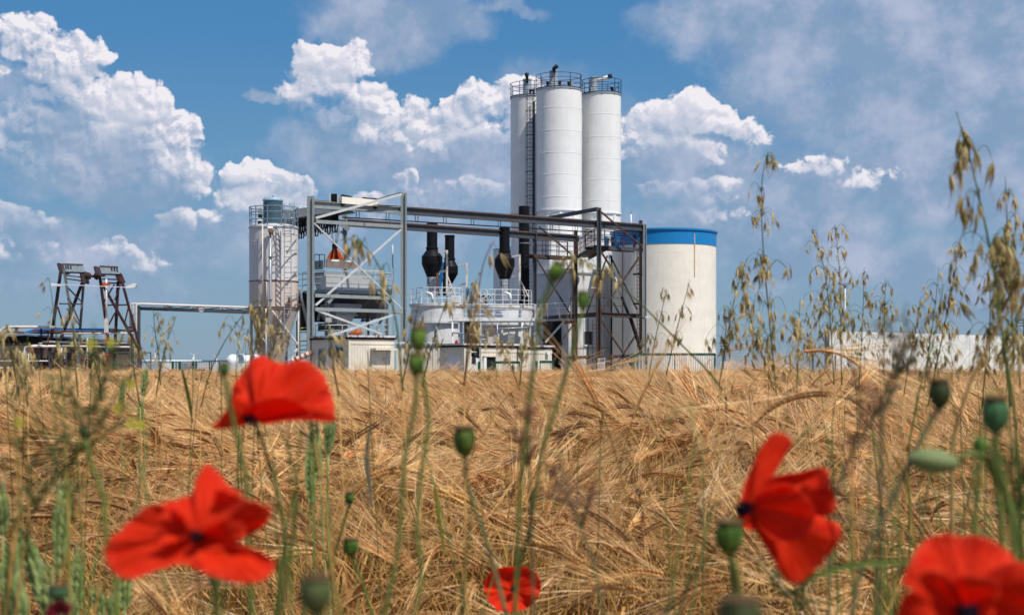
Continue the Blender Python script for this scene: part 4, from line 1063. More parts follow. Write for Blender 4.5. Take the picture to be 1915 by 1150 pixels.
for v in (469, 510, 554, 600, 645): B(t, 'ladder_bracket', M_GALV, (535, v, 93.0), (558, v - 1, 94.6), .05)
for v in (440, 500, 560): B(t, 'conduit_bracket', M_GALV, (549, v, 93.4), (558, v, 94.5), .05)
B(t, 'filling_pipe', M_GALV, (505.5, 428, 93.2), (505.5, 692, 93.2), .13, kind='tube')
MB().bar(at(505.5, 425, 93.2), at(505.5, 432, 93.3), .3, .25).build('pipe_elbow', M_LAMPW, t); MB().bar(at(506.5, 431, 93.15), at(507, 437, 93.1), .2, .25).build('coupling', M_RUST, t)
for v in (480, 560, 631): MB().bar(at(505.5, v, 93.2), at(505.5, v + 1.5, 93.2), .22).build('clamp', M_DSTEEL, t)
B(t, 'drain_pipe', M_PIPEW, (491, 421, 93.4), (491, 574, 93.4), .07, kind='tube'); B(t, 'drain_pipe', M_LSILO2, (499.5, 527, 93.35), (499.5, 577, 93.35), .13, kind='tube')
B(t, 'drain_pipe', M_PIPEW, (497.5, 577, 93.2), (497.5, 690, 93.2), .09, kind='tube')
for (u, Yl) in ((501.5, 93.45), (559, 95.0), (470, 95.6), (520, 96.5)): B(t, 'leg', M_PIPEW if u > 480 else M_LSILO2, (u, 574, Yl), gp(u, Yl, 0), .17, kind='tube')
for (p, q) in (((509, 581, 93.4), (558, 646, 95)), ((556, 652, 95), (540, 676, 94.4)), ((468, 580, 95.6), (488, 650, 94)), ((499, 590, 93.5), (484, 640, 94.5)), ((500, 650, 93.5), (470, 590, 95.6))): B(t, 'brace', M_PIPEW if p[0] > 505 else M_STEEL, p, q, .09)
pipe(t, 'hose', M_RAIL, [(516, 425, 93.6), (514, 423, 93.4), (520, 430, 93.3), (524, 470, 93.4)], .03)
B(t, 'stay', M_GALV, (560, 540, 94.5), (576, 612, 95.5), .12)
MB().box(at(562, 572, 94.7), at(556, 568, 95.1)).build('rust_bracket', M_RUST, t)
MB().box(at(538, 573, 93.5), at(546, 556, 93.8)).build('rust_box', M_RUST, t)
# faded red lettering at the silo's left edge
aa = -PI + .18; d = Vector((math.cos(aa), math.sin(aa), 0)); p = c + d * (R_ + .02) + UP * z(445)
text_mesh('faded_letter', 'S', .42, mat('faded_red', (.50, .18, .12), .6), t, p, (PI / 2, 0, aa + PI / 2))

# ------------------------------------------------------------------ containers and sheds
def shed(name, label, uc, Y, uR, uL, vt, roofm, m_lit=M_SHED, m_dark=None, h_roof=.22, rib=.17, group=None):
    c, a, b = corner(uc, Y, uR, uL); z1 = zv(vt, Y)
    t = thing(name, label, 'shed', c, group)
    mb = MB(); block(mb, c, a, b, 0, z1); mb.build('wall', m_lit, t)
    mb = MB(); block(mb, c, a, b, z1, z1 + h_roof * .5, .10); mb.build('roof_edge', M_BLACK, t)
    mb = MB(); block(mb, c, a, b, z1 + h_roof * .5 + .002, z1 + h_roof, .14); mb.build('roof', roofm, t)
    mb = MB(); n = int(a / rib)
    for k in range(n): face_box(mb, c, E1, (k + .2) * a / n, (k + .75) * a / n, .2, z1 - .32, .002, .022)
    mb.build('wall_ribs', m_lit, t, kind='stuff')
    mb = MB(); face_box(mb, c, E1, 0, a, z1 - .28, z1 - .02, .002, .035); mb.build('fascia', m_lit, t)
    mb = MB(); face_box(mb, c, E1, -.03, .08, 0, z1, .003, .05); mb.build('corner_post', m_lit, t)
    return t, c, a, b, z1
t, c, a, b, z1 = shed('container_shed', 'cream ribbed container with an awning and a flaking roof, below the hopper', 652, 90, 737, 583, 634, M_ROOFR)
s0 = a * .47
mb = MB(); face_box(mb, c, E1, s0, a - .22, z1 - .62, z1 - .50, .03, .60); mb.build('awning', M_SHED, t)
d = MB(); face_box(d, c, E1, s0 + .15, a - .3, .1, z1 - .66, .024, .06); d = d.build('door', M_SHED, t)
mb = MB(); face_box(mb, c, E1, s0 + .08, s0 + .14, .1, z1 - .62, .024, .09); mb.build('door_frame', M_SHED, d)
mb = MB(); face_box(mb, c, E1, s0 + .8, s0 + .95, z1 - 1.15, z1 - 1.05, .06, .10); mb.build('door_handle', M_GALV, d)
def barred_window(t, c, s0, s1, z0, z1, n):
    w = MB(); face_box(w, c, E2, s0, s1, z0, z1, .004, .03); w = w.build('window', M_FILTL, t)
    for k in range(n):
        s = s0 + (s1 - s0) * (k + .5) / n; mb = MB(); face_box(mb, c, E2, s - .02, s + .02, z0, z1, .05, .08); mb.build('window_bar', M_FILT, w)
    mb = MB(); face_box(mb, c, E2, s0 - .05, s1 + .05, z1, z1 + .10, .004, .10); mb.build('shutter_box', M_FILTL, w)
barred_window(t, c, b * .14, b * .32, z1 - 1.3, z1 - .45, 6)
d = MB(); face_box(d, c, E2, b * .62, b * .80, .1, z1 - .5, .004, .04); d = d.build('side_door', M_FILTL, t)
for k in range(5): mb = MB(); face_box(mb, c, E2, b * (.63 + .035 * k), b * (.645 + .035 * k), .1, z1 - .55, .041, .06); mb.build('slat', M_FILT, d)
mb = MB(); face_box(mb, c, E2, b * .50, b * .54, .1, z1 - .05, .004, .10); mb.build('down_pipe', M_LAMPW, t)
t, c, a, b, z1 = shed('cabin', 'cream cabin with a rust edged roof and an open dark doorway, behind the traffic light', 868, 92, 966, 822, 649, M_RUSTW)
d = MB(); face_box(d, c, E1, a * .40, a * .58, .1, zv(668, 93), .023, .05); d = d.build('doorway', M_DARK, t)
mb = MB(); face_box(mb, c, E1, a * .35, a * .40, .1, zv(668, 93), .023, .12); mb.build('open_door', M_LAMPW, d)
mb = MB(); face_box(mb, c, E1, a * .34, a * .60, zv(667, 93), zv(665, 93), .023, .16); mb.build('lintel', M_SHED, d)
w = MB(); face_box(w, c, E1, a * .14, a * .21, zv(680, 93), zv(668, 93), .023, .05); w = w.build('window', M_GLASSD, t)
mb = MB(); face_box(mb, c, E1, a * .21, a * .23, zv(680, 93), zv(667, 93), .023, .07); mb.build('frame', M_LAMPW, w)
mb = MB(); face_box(mb, c, E2, b * .15, b * .75, .3, z1 - .45, .004, .03); mb.build('side_panel', M_WHITE, t)
t, c, a, b, z1 = shed('cabin', 'second cream cabin with a flat roof and a wall lamp, right of the doorway', 969, 94.5, 1032, 950, 652, M_ROOFR)
l = MB(); face_box(l, c, E1, a * .80, a * .88, zv(663, 96), zv(657, 96), .02, .22); l.build('wall_lamp', M_LAMPW, t)
# corrugated screen between container and cabin
t = thing('corrugated_screen', 'pale corrugated sheet screen between the container and the grey side of the cabin', 'screen', gp(780, 97))
n = 17
for k in range(n):
    u = 741 + k * 4.9; q = MB(); q.bar(gp(u + 2.4, 97 + (k % 2) * .05, .2), gp(u + 2.4, 97 + (k % 2) * .05, zv(642, 97)), .145, .03); q.build('sheet_panel', M_SHED, t)
B(t, 'top_rail', M_WHITE, (740, 641, 96.9), (824, 641, 96.9), .08, .12)
t = thing('red_beacon', 'small red beacon lamp on the roof edge of the left cabin', 'lamp', at(853.5, 643, 92))
MB().lathe(at(853.5, 643, 92), [(.07, 0), (.09, .02), (.09, .13), (.05, .17)], 14).build('lens', M_REDL, t); MB().lathe(at(853.5, 643, 92), [(.05, .17), (.05, .22)], 12).build('cap', M_BLACK, t)
# traffic light
t = thing('traffic_light', 'two lamp black traffic light on a grey post in front of the left cabin', 'traffic light', gp(896, 90.5))
B(t, 'post', M_GALV, (898, 648, 90.5), gp(898, 90.5), .07)
MB().box(at(892, 670, 90.3), at(896.5, 648, 90.6)).build('housing', M_BLACK, t)
for v in (653, 664):
    l = MB(); l.tube([at(893, v, 90.3), at(884, v - .5, 90.0)], [px(4.6, 90), px(4.2, 90)], 16); l = l.build('hood', M_BLACK, t)
    MB().lathe(at(887, v - .3, 89.95), [(px(3.2, 90), -.02), (px(3.2, 90), .02)], 14, axis=Vector((-1, -.4, 0))).build('lens', M_GLASSD, l)
# green railed gates
def gate(label, u0, u1, v0, Y, n, posts, slatm):
    t = thing('green_gate', label, 'gate', gp(u0, Y), 'green gates along the yard')
    B(t, 'top_rail', M_GREEN, (u0, v0 + 1.5, Y), (u1, v0 + 1.5, Y), .05, .13); B(t, 'bottom_rail', M_GREEN, gp(u0, Y, .25), gp(u1, Y, .25), .05, .08)
    for k in range(n):
        u = u0 + (u1 - u0) * (k + .5) / n; MB().bar(gp(u, Y, .3), gp(u, Y, zv(v0 + 3, Y)), .07, .03).build('upright', slatm, t)
    for u, w in posts: MB().bar(gp(u, Y - .02, 0), gp(u, Y - .02, zv(v0, Y)), px(w, Y), .12).build('post', M_GREEN, t)
gate('short green gate with pale uprights in front of the open cabin doorway', 926, 973, 676, 87, 11, ((927, 2), (972, 2), (920, 4), (896, 5)), M_SHED)
gate('green gate with pale uprights beside the second cabin', 1009, 1032, 675, 87, 6, ((1003, 5), (1010, 1.5), (1034, 4)), M_SHED)
gate('long green gate with grey uprights in front of the blue banded tank', 1190, 1338, 661, 88, 34, ((1184, 7), (1192, 2), (1209, 3), (1262, 2), (1337, 3)), M_STEELL)
# notice board
t = thing('notice_board', 'white safety notice board with one orange and two blue symbols, at the field edge', 'sign', gp(1124, 80))
Y = 80; fc = lambda u, v, dy=0: at(u, v, Y - dy)
MB().box(at(1117.5, 697, Y), at(1131, 670, Y + .03)).build('board', M_LAMPW, t)
for u in (1117, 1131): B(t, 'post', M_GREEN if u < 1120 else M_GALV, (u, 668, Y + .05), gp(u, Y + .05), .05)
MB().box(at(1118.2, 676.5, Y - .012), at(1130.5, 670.8, Y - .004)).build('symbol_field', mat('sign_grey', (.25, .28, .32), .5), t)
MB().poly([fc(1119, 676, .02), fc(1122, 676, .02), fc(1122, 671.3, .02), fc(1119, 671.3, .02)], (0, .006, 0)).build('warning_symbol', M_ORSIGN, t)
for u in (1124.5, 1128.7): MB().lathe(fc(u, 673.3, .02), [(px(1.7, Y), -.003), (px(1.7, Y), .003)], 18, axis=Vector((0, -1, 0))).build('mandatory_symbol', M_BLSIGN, t)
MB().poly([fc(1127, 681.5, .01), fc(1129.5, 681.5, .01), fc(1129.5, 679.3, .01), fc(1127, 679.3, .01)], (0, .004, 0)).build('small_symbol', M_ORSIGN, t)
R = random.Random(4)
for k in range(6):
    v = 680 + k * 2.7; u = 1118.7
    while u < 1129.5 - (3 if k == 0 else 0):
        w = R.uniform(.8, 2.2); MB().box(fc(u, v + .9, .008), fc(min(u + w, 1130), v, .004)).build('word', M_TEXT, t); u += w + .5
# small pallet stack behind the board
t = thing('steel_rack', 'small steel rack standing on the yard right of the notice board', 'rack', gp(1138, 84))
for v in (685, 692): B(t, 'shelf', M_DSTEEL, (1133, v, 84), (1141, v, 84), .3, .04)
for u in (1133, 1141): B(t, 'upright', M_DSTEEL, (u, 682, 84), gp(u, 84), .05)

t = thing('pipe_cluster', 'cluster of grey and cream upright pipes behind the cabins, under the balcony', 'pipes', gp(930, 104))
for (u, r, vt, m) in ((846, 1.6, 602, M_WHITE), (858, 1.0, 604, M_GALV), (864, .8, 606, M_DSTEEL), (899, 1.2, 603, M_GALV), (906, .9, 610, M_RSTEEL), (976, 1.4, 603, M_WHITE), (984, .9, 606, M_DSTEEL), (991, 1.1, 604, M_GALV)):
    B(t, 'pipe', m, (u, vt, 104), gp(u, 104), px(r * 2, 104), kind='tube')
for (p, q, w) in (((846, 622, 103.9), (906, 628, 103.9), .09), ((899, 616, 103.9), (991, 612, 103.9), .07), ((858, 636, 103.8), (930, 634, 103.8), .06), ((930, 604, 103.8), (930, 645, 103.8), .08)): B(t, 'cross_pipe', M_GALV, p, q, w, kind='tube')
for (u0, u1, v0, v1, m) in ((868, 880, 622, 640, M_DSTEEL), (950, 962, 626, 645, M_STEEL), (912, 922, 630, 645, M_CREAMG)): MB().box(at(u0, v1, 103.6), at(u1, v0, 104.3)).build('switch_box', m, t)
# ------------------------------------------------------------------ rusty access tower at the right end
t = thing('access_tower', 'rusty steel access tower with railed platforms at the right end of the crane runway', 'tower', gp(1120, 110))
zp = 9.58
P0, P1, P2, P3 = gp(998, b2(998) - .3, zp), gp(1076, b2(1076) - .3, zp), gp(1112, b1(1112) + .3, zp), gp(1203, b1(1203) + .3, zp)
def deck(pts, w, side):
    for i in range(len(pts) - 1):
        a, b = pts[i], pts[i + 1]; n = (b - a).normalized().cross(UP) * side * w / 2
        MB().bar(a + n - UP * .05, b + n - UP * .05, w, .06).build('deck', M_GALV if i == 2 else M_RSTEEL, t)
        MB().bar(a - UP * .14, b - UP * .14, .10, .26).build('edge_beam', M_DSTEEL if i == 2 else M_RSTEEL, t)
        MB().bar(a + 2 * n - UP * .14, b + 2 * n - UP * .14, .10, .22).build('edge_beam', M_RSTEEL, t)
deck([P0, P1, P2, P3], 1.0, -1)
railing(t, [P0 + E1 * .8, P1, P2, P3], 1.1, M_RSTEEL, .03, 2, .8)
railing(t, [P2 + E2 * 1.0, P3 + E2 * 1.0], 1.1, M_RSTEEL, .03, 2, .9)
railing(t, [P0 + E1 * .8 + E2 * .9, P1 + E2 * .9], 1.1, M_RSTEEL, .03, 2, 1.1)
zl = zv(588, 110)
Q0, Q1, Q2 = at(1000, 597, 116.4), at(1118, 588, 108.4), at(1196, 591, 109.9)
for a, b in ((Q0, Q1), (Q1, Q2)): MB().ibeam(a, b, .2, .30).build('floor_beam', M_RSTEEL, t)
MB().ibeam(at(1003, 606, 116), at(1075, 602, 118), .2, .25).build('floor_beam', M_RSTEEL, t)
B(t, 'floor_beam', M_STEELL, (1078, 589, 113), (1110, 590, 111), .1, .12)
railing(t, [at(1067, 588, 112), at(1118, 587, 109), at(1164, 588, 110)], px(31, 110), M_RSTEEL, .03, 1, 1.9)
MB().bar(at(1118, 585, 109.4), at(1192, 588, 110.6), 1.0, .05).build('deck', M_RSTEEL, t)
B(t, 'base_beam', M_RSTEEL, (1060, 669, 110), (1192, 666, 110), .15, .22)
ladder(t, gp(1196, 109.2, .2), at(1196, 465, 109.2), (1, .2, 0), M_RSTEEL, .34, .03, .27)
for v in (513, 568): B(t, 'rest_platform', M_BLACK, (1184, v, 109.3), (1201, v - .5, 109.3), .25, .12)
lt = ladder(t, gp(1112, 108.6, .3), at(1112, 598, 108.6), (1, .2, 0), M_DSTEEL, .26, .025, .26)
B(t, 'pipe', M_RSTEEL, (1099.5, 596, 108.8), gp(1099.5, 108.8), .07); B(t, 'pipe', M_BLACK, (1143.5, 478, 110.6), gp(1143.5, 110.6), .11)
B(t, 'chute', M_GALV, (1148, 510, 110.8), (1164, 560, 110.8), .10, kind='tube'); B(t, 'chute', M_BLACK, (1163, 555, 110.7), (1180, 600, 110.6), .2, kind='tube')
B(t, 'chute', M_BLACK, (1180, 600, 110.5), (1202, 668, 110.2), .16)
for (u, v, s, n) in ((1110, 538, -1, 'left side of the red brown column'), (1211, 593, 1, 'right corner of the access tower')):
    q = thing('floodlight', 'small white floodlight on the %s' % n, 'floodlight', at(u, v, 107.6), 'small floodlights on the tower')
    MB().poly([at(u - 5 * s, v + 1, 107.6), at(u + 5 * s, v + 1.5, 107.6), at(u + 3 * s, v - 2, 107.6), at(u - 3 * s, v - 1.5, 107.6)], (0, .2, 0)).build('housing', M_LAMPW, q)
    B(q, 'arm', M_RSTEEL, (u - 4 * s, v, 107.7), (u - 9 * s, v + 2, 107.9), .06)
# blue vessels on the top platform
for k, (u, vt, w, lab) in enumerate(((1134, 442, 6, 'leftmost slim blue vessel on the top platform of the access tower'), (1151, 440, 17, 'wide blue vessel in the middle of the top platform of the access tower'), (1186, 429, 5, 'tall slim blue pipe vessel near the right end of the top platform'))):
    q = thing('blue_vessel', lab, 'vessel', gp(u, 111, zp), 'blue vessels on the platform'); r = px(w / 2, 111); cc = gp(u, 111.2)
    MB().lathe(cc, [(r, zp), (r, zv(vt + 3, 111)), (r * .6, zv(vt, 111)), (r * .2, zv(vt - 1, 111))], 18).build('shell', M_BLUE2, q)
    MB().lathe(cc, [(r + .03, zp + .5), (r + .03, zp + .56)], 18, cap=False).build('band', M_BLUE, q); pipe(q, 'pipe', M_RSTEEL, [(u + w * .6, 458, 110.8), (u + w * .6, vt + 4, 110.8), (u + w, vt + 4, 110.8)], .04)
t = thing('orange_beacon', 'tiny orange and white beacon behind the tower railing', 'beacon', at(1097.5, 444, 114)); B(t, 'lamp', M_ORSIGN, (1097.5, 437, 114), (1097.5, 440, 114), .12); B(t, 'post', M_LAMPW, (1097.5, 440, 114), (1097.5, 462, 114), .06)

# ------------------------------------------------------------------ twin trestle at the left
YT = 88
def tr(parent, name, m, p, q, w, dY=0.0, dY2=None): return B(parent, name, m, (*p, YT + dY), (*q, YT + (dY if dY2 is None else dY2)), px(w, YT))
t = thing('winch_trestle', 'left leaning steel trestle of the pair, with a pale slotted panel on top', 'trestle', gp(125, YT), 'steel trestles with slotted panels')
tr(t, 'leg', M_TRESTLE, (115, 497), (86, 705), 5, .9); tr(t, 'leg', M_TRESTLEG, (119.5, 502), (151, 705), 4.2, -.9); tr(t, 'leg', M_TRESTLEG, (158, 507), (143, 705), 4, .6)
tr(t, 'leg', M_TRESTLE, (155, 526), (92, 690), 5, .2)
for (p, q, w) in (((122, 533), (154, 566), 2.4), ((111, 568), (154, 569), 2.4), ((108, 574), (120, 612), 2.4), ((126, 550), (150, 605), 2.2), ((125, 577), (152, 612), 2), ((121, 521), (158, 526), 2.4), ((121, 515), (158, 519), 2)): tr(t, 'brace', M_TRESTLE, p, q, w, -.3)
def panel(t, cs, slots):
    o = MB().poly([at(u, v, YT - .95) for u, v in cs], (0, .08, 0)).build('panel', M_PANEL, t)
    for (u, v) in slots: MB().poly([at(u, v, YT - .965), at(u + 2.2, v + .1, YT - .965), at(u + 3, v + 6.5, YT - .965), at(u + .8, v + 6.4, YT - .965)], (0, .01, 0)).build('slot', M_DARK, o)
    (u0, v0), (u1, v1), (u2, v2), (u3, v3) = cs
    B(o, 'edge', M_RUST, (u0, v0, YT - .95), (u1, v1, YT - .95), .05); B(o, 'edge', M_BLACK, (u3, v3 + 1.5, YT - .95), (u2, v2 + 1.5, YT - .95), .08)
panel(t, ((117.8, 493.4), (155.5, 494.8), (158, 509), (122.6, 508)), ((122, 496.5), (126, 496.5), (131, 496.8)))
MB().bar(at(116, 494, YT), at(121, 512, YT), .12, 1.7, up=Vector((0, 1, 0))).build('side_plate', M_TRESTLE, t); MB().bar(at(156, 508, YT), at(160, 530, YT), .12, 1.3, up=Vector((0, 1, 0))).build('side_plate', M_TRESTLE, t)
t = thing('winch_trestle', 'right leaning steel trestle of the pair, dark red, with a pale slotted panel on top', 'trestle', gp(215, YT), 'steel trestles with slotted panels')
tr(t, 'leg', M_TRESTLER, (184.5, 501), (203, 640), 4.6, .9); tr(t, 'leg', M_TRESTLER, (190, 529), (266, 664), 4.6, -.9); tr(t, 'leg', M_TRESTLER, (224, 511), (262, 652), 4.4, -.2)
tr(t, 'leg', M_TRESTLER, (221, 526), (212, 705), 5, .5); tr(t, 'leg', M_TRESTLE, (262, 650), (262, 705), 6, 0)
for (p, q, w) in (((194, 571), (237, 570), 2.6), ((226, 532), (214, 562), 2.2), ((214, 532), (194, 565), 2.4), ((215, 585), (203, 608), 2.6), ((240, 575), (233, 605), 2.2), ((191, 522), (225, 523), 2.4), ((195, 529), (228, 530), 2.6), ((240, 612), (253, 612), 3)): tr(t, 'brace', M_TRESTLER, p, q, w, -.3)
panel(t, ((186, 497.6), (221, 499), (224, 512.4), (190, 511.6)), ((207.5, 500), (212.5, 500.3), (217.5, 501.5)))
MB().bar(at(184, 500, YT), at(188, 516, YT), .12, 1.7, up=Vector((0, 1, 0))).build('side_plate', M_TRESTLE, t); MB().bar(at(221, 512, YT), at(228, 528, YT), .12, 1.3, up=Vector((0, 1, 0))).build('side_plate', M_TRESTLER, t)
pp = B(t, 'white_post', M_PIPEW, (198.8, 522, YT - 1.2), (198.8, 598, YT - 1.2), px(3.6, YT), kind='tube'); B(pp, 'rusty_sleeve', M_RUSTW, (199, 596, YT - 1.2), (199, 622, YT - 1.2), px(6.5, YT)); B(pp, 'bracket', M_ORANGE, (192, 531, YT - 1.2), (206, 532, YT - 1.2), .12)
B(pp, 'red_pipe', M_REDL, (198.5, 622, YT - 1.2), (198.5, 652, YT - 1.2), px(2.6, YT), kind='tube')
t = thing('drive_shaft', 'dark red drive shaft with round couplings between the two trestles', 'shaft', at(172, 516, YT))
MB().tube([at(158, 516, YT), at(186, 517, YT)], px(2.6, YT), 12).build('shaft', M_TRESTLER, t)
for u, r in ((162, 5.5), (166, 7), (168.5, 5.5), (178, 6), (181, 7.5), (184, 6)): MB().lathe(at(u, 516.3, YT), [(px(r, YT), -px(.9, YT)), (px(r, YT), px(.9, YT))], 20, axis=Vector((1, 0, 0))).build('coupling', M_TRESTLE, t)
t = thing('street_lamp_pair', 'pair of white street lamp heads on one thin rod across the trestles', 'lamps', at(178, 535, YT - 1.3))
B(t, 'rod', M_LAMPW, (114, 532, YT - 1.3), (238, 537.5, YT - 1.3), .035)
for (a_, b_) in (((94, 529.5), (115, 533)), ((255, 532), (235, 538))):
    MB().poly([at(a_[0], a_[1], YT - 1.5), at(b_[0], b_[1] - 1.5, YT - 1.5), at(b_[0], b_[1] + 2, YT - 1.5), at(a_[0] + (3 if a_[0] < 150 else -4), a_[1] + 6, YT - 1.5)] if a_[0] < 150 else [at(a_[0], a_[1], YT - 1.5), at(a_[0] - 3, a_[1] + 5.5, YT - 1.5), at(b_[0] - 0, b_[1] + 2, YT - 1.5), at(b_[0] + 1, b_[1] - 3, YT - 1.5), at(a_[0] - 5, a_[1] - 2.5, YT - 1.5)], (0, .35, 0)).build('lamp_head', M_LAMPW, t)

# ------------------------------------------------------------------ pipe bridge
Yp = 92; t = thing('pipe_bridge', 'pipe bridge carrying cream pipes from a dark post to the small silo', 'pipe bridge', gp(257, Yp))
B(t, 'post', M_DSTEEL, (258, 572, Yp), gp(258, Yp), .24); B(t, 'post', M_DSTEEL, (246, 590, Yp + 1), gp(246, Yp + 1), .14)
B(t, 'girder', M_DSTEEL, (256, 577, Yp), (466, 584.5, Yp + 1.5), .14, .17)
pipe(t, 'pipe', M_PIPEW, [gp(254.5, Yp - .2, .2), (254.5, 568, Yp - .2), (466, 575, Yp + 1.4)], .062)
for u, o in ((243.5, .5), (248.5, .25)): pipe(t, 'pipe', M_PIPEW, [gp(u, Yp + o, .2), (u, 568, Yp + o), (256, 568, Yp + o)], .05)
B(t, 'cable', M_BLACK, (262, 573, Yp + .1), (466, 581, Yp + 1.5), .03)
for k in range(3):
    u0 = 311 + 55 * k; MB().tube([at(u0, 572.5 + k * 1.8, Yp + .2), at(u0 + 20, 576 + k * 1.8, Yp + .2), at(u0 + 45, 573.5 + k * 2, Yp + .2)], .025, 5).build('cable', M_BLACK, t)
    B(t, 'support', M_DSTEEL, (306 + 54 * k, 576.5 + 2 * k, Yp + .1), (321 + 54 * k, 577 + 2 * k, Yp + .1), .1, .07); B(t, 'support', M_RUST, (308 + 54 * k, 572 + 2 * k, Yp), (308 + 54 * k, 577 + 2 * k, Yp), .06)
q = MB().lathe(at(376.3, 578.6, Yp - .05), [(px(6.1, Yp), -.01), (px(6.1, Yp), .01)], 28, axis=Vector((0, -1, 0))).build('round_sign', M_LAMPW, t)
MB().tube(arc(Vector((0, 0, 0)), px(5.5, Yp), 0, 0, 2 * PI, 24), .012, 4).build('ring', M_TEXT, q, raw=True)
o = q.children[0]; o.rotation_euler = (PI / 2, 0, 0); o.location = at(376.3, 578.6, Yp - .075) - woff(q)
text_mesh('sign_letters', 'Lhs', .20, M_TEXT, q, at(376.3, 578.6, Yp - .075), (PI / 2, 0, 0))

# ------------------------------------------------------------------ low building and pipework at the left edge
YB = 90; X = lambda u: gp(u, YB).x
t = thing('brown_building', 'low brown rendered building with a blue roof and bare brick, at the left edge', 'building', gp(30, YB))
MB().box((X(-60), YB, 0), (X(172), YB + 9, zv(633, YB))).build('wall', M_BROWN, t)
MB().poly([at(-60, 630, YB - .25), at(45, 623.5, YB - .25), at(180, 635, YB - .25), at(180, 638, YB - .25), at(45, 627, YB - .25), at(-60, 634, YB - .25)], (0, 9.5, 0)).build('roof', M_ROOFG, t)
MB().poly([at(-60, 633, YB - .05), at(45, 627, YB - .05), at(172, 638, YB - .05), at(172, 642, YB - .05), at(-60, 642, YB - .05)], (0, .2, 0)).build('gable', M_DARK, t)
MB().poly([at(42, 622, YB + 2), at(65, 614.5, YB + 2), at(205, 613.5, YB + 2), at(196, 620, YB + 2)], (0, 4, 0)).build('blue_roof', M_ROOFB, t)
B(t, 'roof_beam', M_RUST, (12, 620.5, YB), (45, 622, YB), .12); B(t, 'roof_beam', M_RUST, (60, 618.5, YB + .5), (196, 621.5, YB + .5), .12)
R = random.Random(8)
mo = MB(); mo.box((X(52.5), YB - .02, zv(665, YB)), (X(65), YB - .002, zv(649, YB))); mo = mo.build('mortar_patch', M_MORTAR, t)
src = None
for r in range(7):
    for k in range(3):
        if R.random() < .12: continue
        u = 53 + k * 4.1 + (r % 2) * 1.2; z0 = zv(664 - r * 2.2, YB)
        MB().box((X(u), YB - .05, z0), (X(u + 3.7), YB - .021, z0 + .053)).build('brick', M_BRICK, mo)
for (u, v) in ((51, 637), (52, 642), (50, 646)): MB().box((X(u), YB - .04, zv(v, YB)), (X(u + 3), YB - .002, zv(v, YB) + .06)).build('brick', M_BRICK, t)
t = thing('white_pipework', 'looping cream pipes in front of the brown building', 'pipes', gp(50, YB - 2))
Yq = YB - 2.2
pipe(t, 'pipe', M_PIPEW, [gp(-40, Yq, 1.0), (-2, 625, Yq), (8, 611.5, Yq), (60, 611.5, Yq), (104, 612, Yq)], .075)
pipe(t, 'pipe', M_PIPEW, [(-20, 640, Yq), (0, 617, Yq), (14, 612.5, Yq + .2), (40, 612.8, Yq + .2)], .05)
pipe(t, 'pipe', M_PIPEW, [gp(45.5, Yq, zv(701, Yq)), (45.5, 648, Yq), (120, 648, Yq), (124, 660, Yq)], .058)
pipe(t, 'pipe', M_PIPEW, [gp(49.5, Yq + .1, zv(701, Yq)), (49.5, 652, Yq + .1), (60, 646, Yq + .1), (250, 649, Yq + .3)], .05)
B(t, 'pipe', M_PIPEW, (53.2, 652, Yq + .15), (53.2, 701, Yq + .15), .08, kind='tube')
for (p, q, r) in (((-20, 701, Yq), (54, 701.5, Yq), .075), ((-20, 688, Yq + .2), (45, 688, Yq + .2), .045), ((-20, 675, Yq + .2), (90, 675, Yq + .2), .035), ((80, 639, Yq + .2), (245, 642, Yq + .4), .05), ((112, 624, Yq), (250, 623, Yq), .045), ((206, 617, Yq), (250, 624, Yq), .03), ((115, 650, Yq - .2), (115, 680, Yq - .2), .045), ((163.5, 633, Yq - .2), (163.5, 690, Yq - .2), .05), ((150, 673, Yq), (200, 673, Yq), .04)):
    B(t, 'pipe', M_PIPEW if r > .04 else M_RUSTW, p, q, r * 2, kind='tube')
for (u, v) in ((31, 616), (90, 622), (75.5, 645), (114, 662), (106, 665), (122, 668)): MB().lathe(at(u, v + 3, Yq - .1), [(.04, 0), (.09, .02), (.09, .1), (.05, .14), (.12, .18), (.12, .21)], 12).build('valve', R.choice([M_RUST, M_PIPEW, M_BLACKB]), t)
B(t, 'frame', M_BLACK, (77, 613, Yq), (77, 660, Yq), .07); B(t, 'frame', M_BLACK, (77, 613, Yq), (250, 619, Yq), .05); B(t, 'frame', M_RUST, (90, 618, Yq), (90, 640, Yq), .06)
for k in range(7):
    u = 72 + k * 8; MB().box(at(u, 700, Yq + .8), at(u + R.uniform(4, 8), R.uniform(655, 676), Yq + 1.4)).build('machine_housing', R.choice([M_DSTEEL, M_BLACKB, M_RSTEEL, M_TRESTLE, M_BROWN]), t)
t = thing('pump_station', 'dark pump machinery with a red cylinder behind grey railings, under the trestles', 'machine', gp(200, YT))
q = MB().lathe(gp(200, YT - .6), [(px(6, YT), zv(692, YT)), (px(6, YT), zv(664, YT)), (px(4, YT), zv(661, YT)), (px(2, YT), zv(655, YT))], 20).build('cylinder', mat('machine_red', (.22, .03, .02), .5, rust=.2), t)
for v in (672, 682): MB().lathe(gp(200, YT - .6), [(px(6.6, YT), zv(v, YT) - .03), (px(6.6, YT), zv(v, YT) + .03)], 20).build('flange', M_RSTEEL, q)
MB().lathe(gp(200, YT - .6), [(px(3, YT), zv(657, YT)), (px(3.2, YT), zv(651, YT))], 16).build('teal_valve', M_TEAL, q)
for k in range(12):
    u = 140 + k * 5.2; MB().box(at(u, 700, YT + .3 + R.random()), at(u + R.uniform(3, 7), R.uniform(660, 688), YT + 1.5)).build('machine_block', R.choice([M_DSTEEL, M_BLACKB, M_RSTEEL, M_TRESTLE, M_RUST]), t)
pipe(t, 'red_pipe', mat('machine_red', (.22, .03, .02)), [(150, 672, YT - .4), (175, 673, YT - .4), (192, 670, YT - .5)], .06)
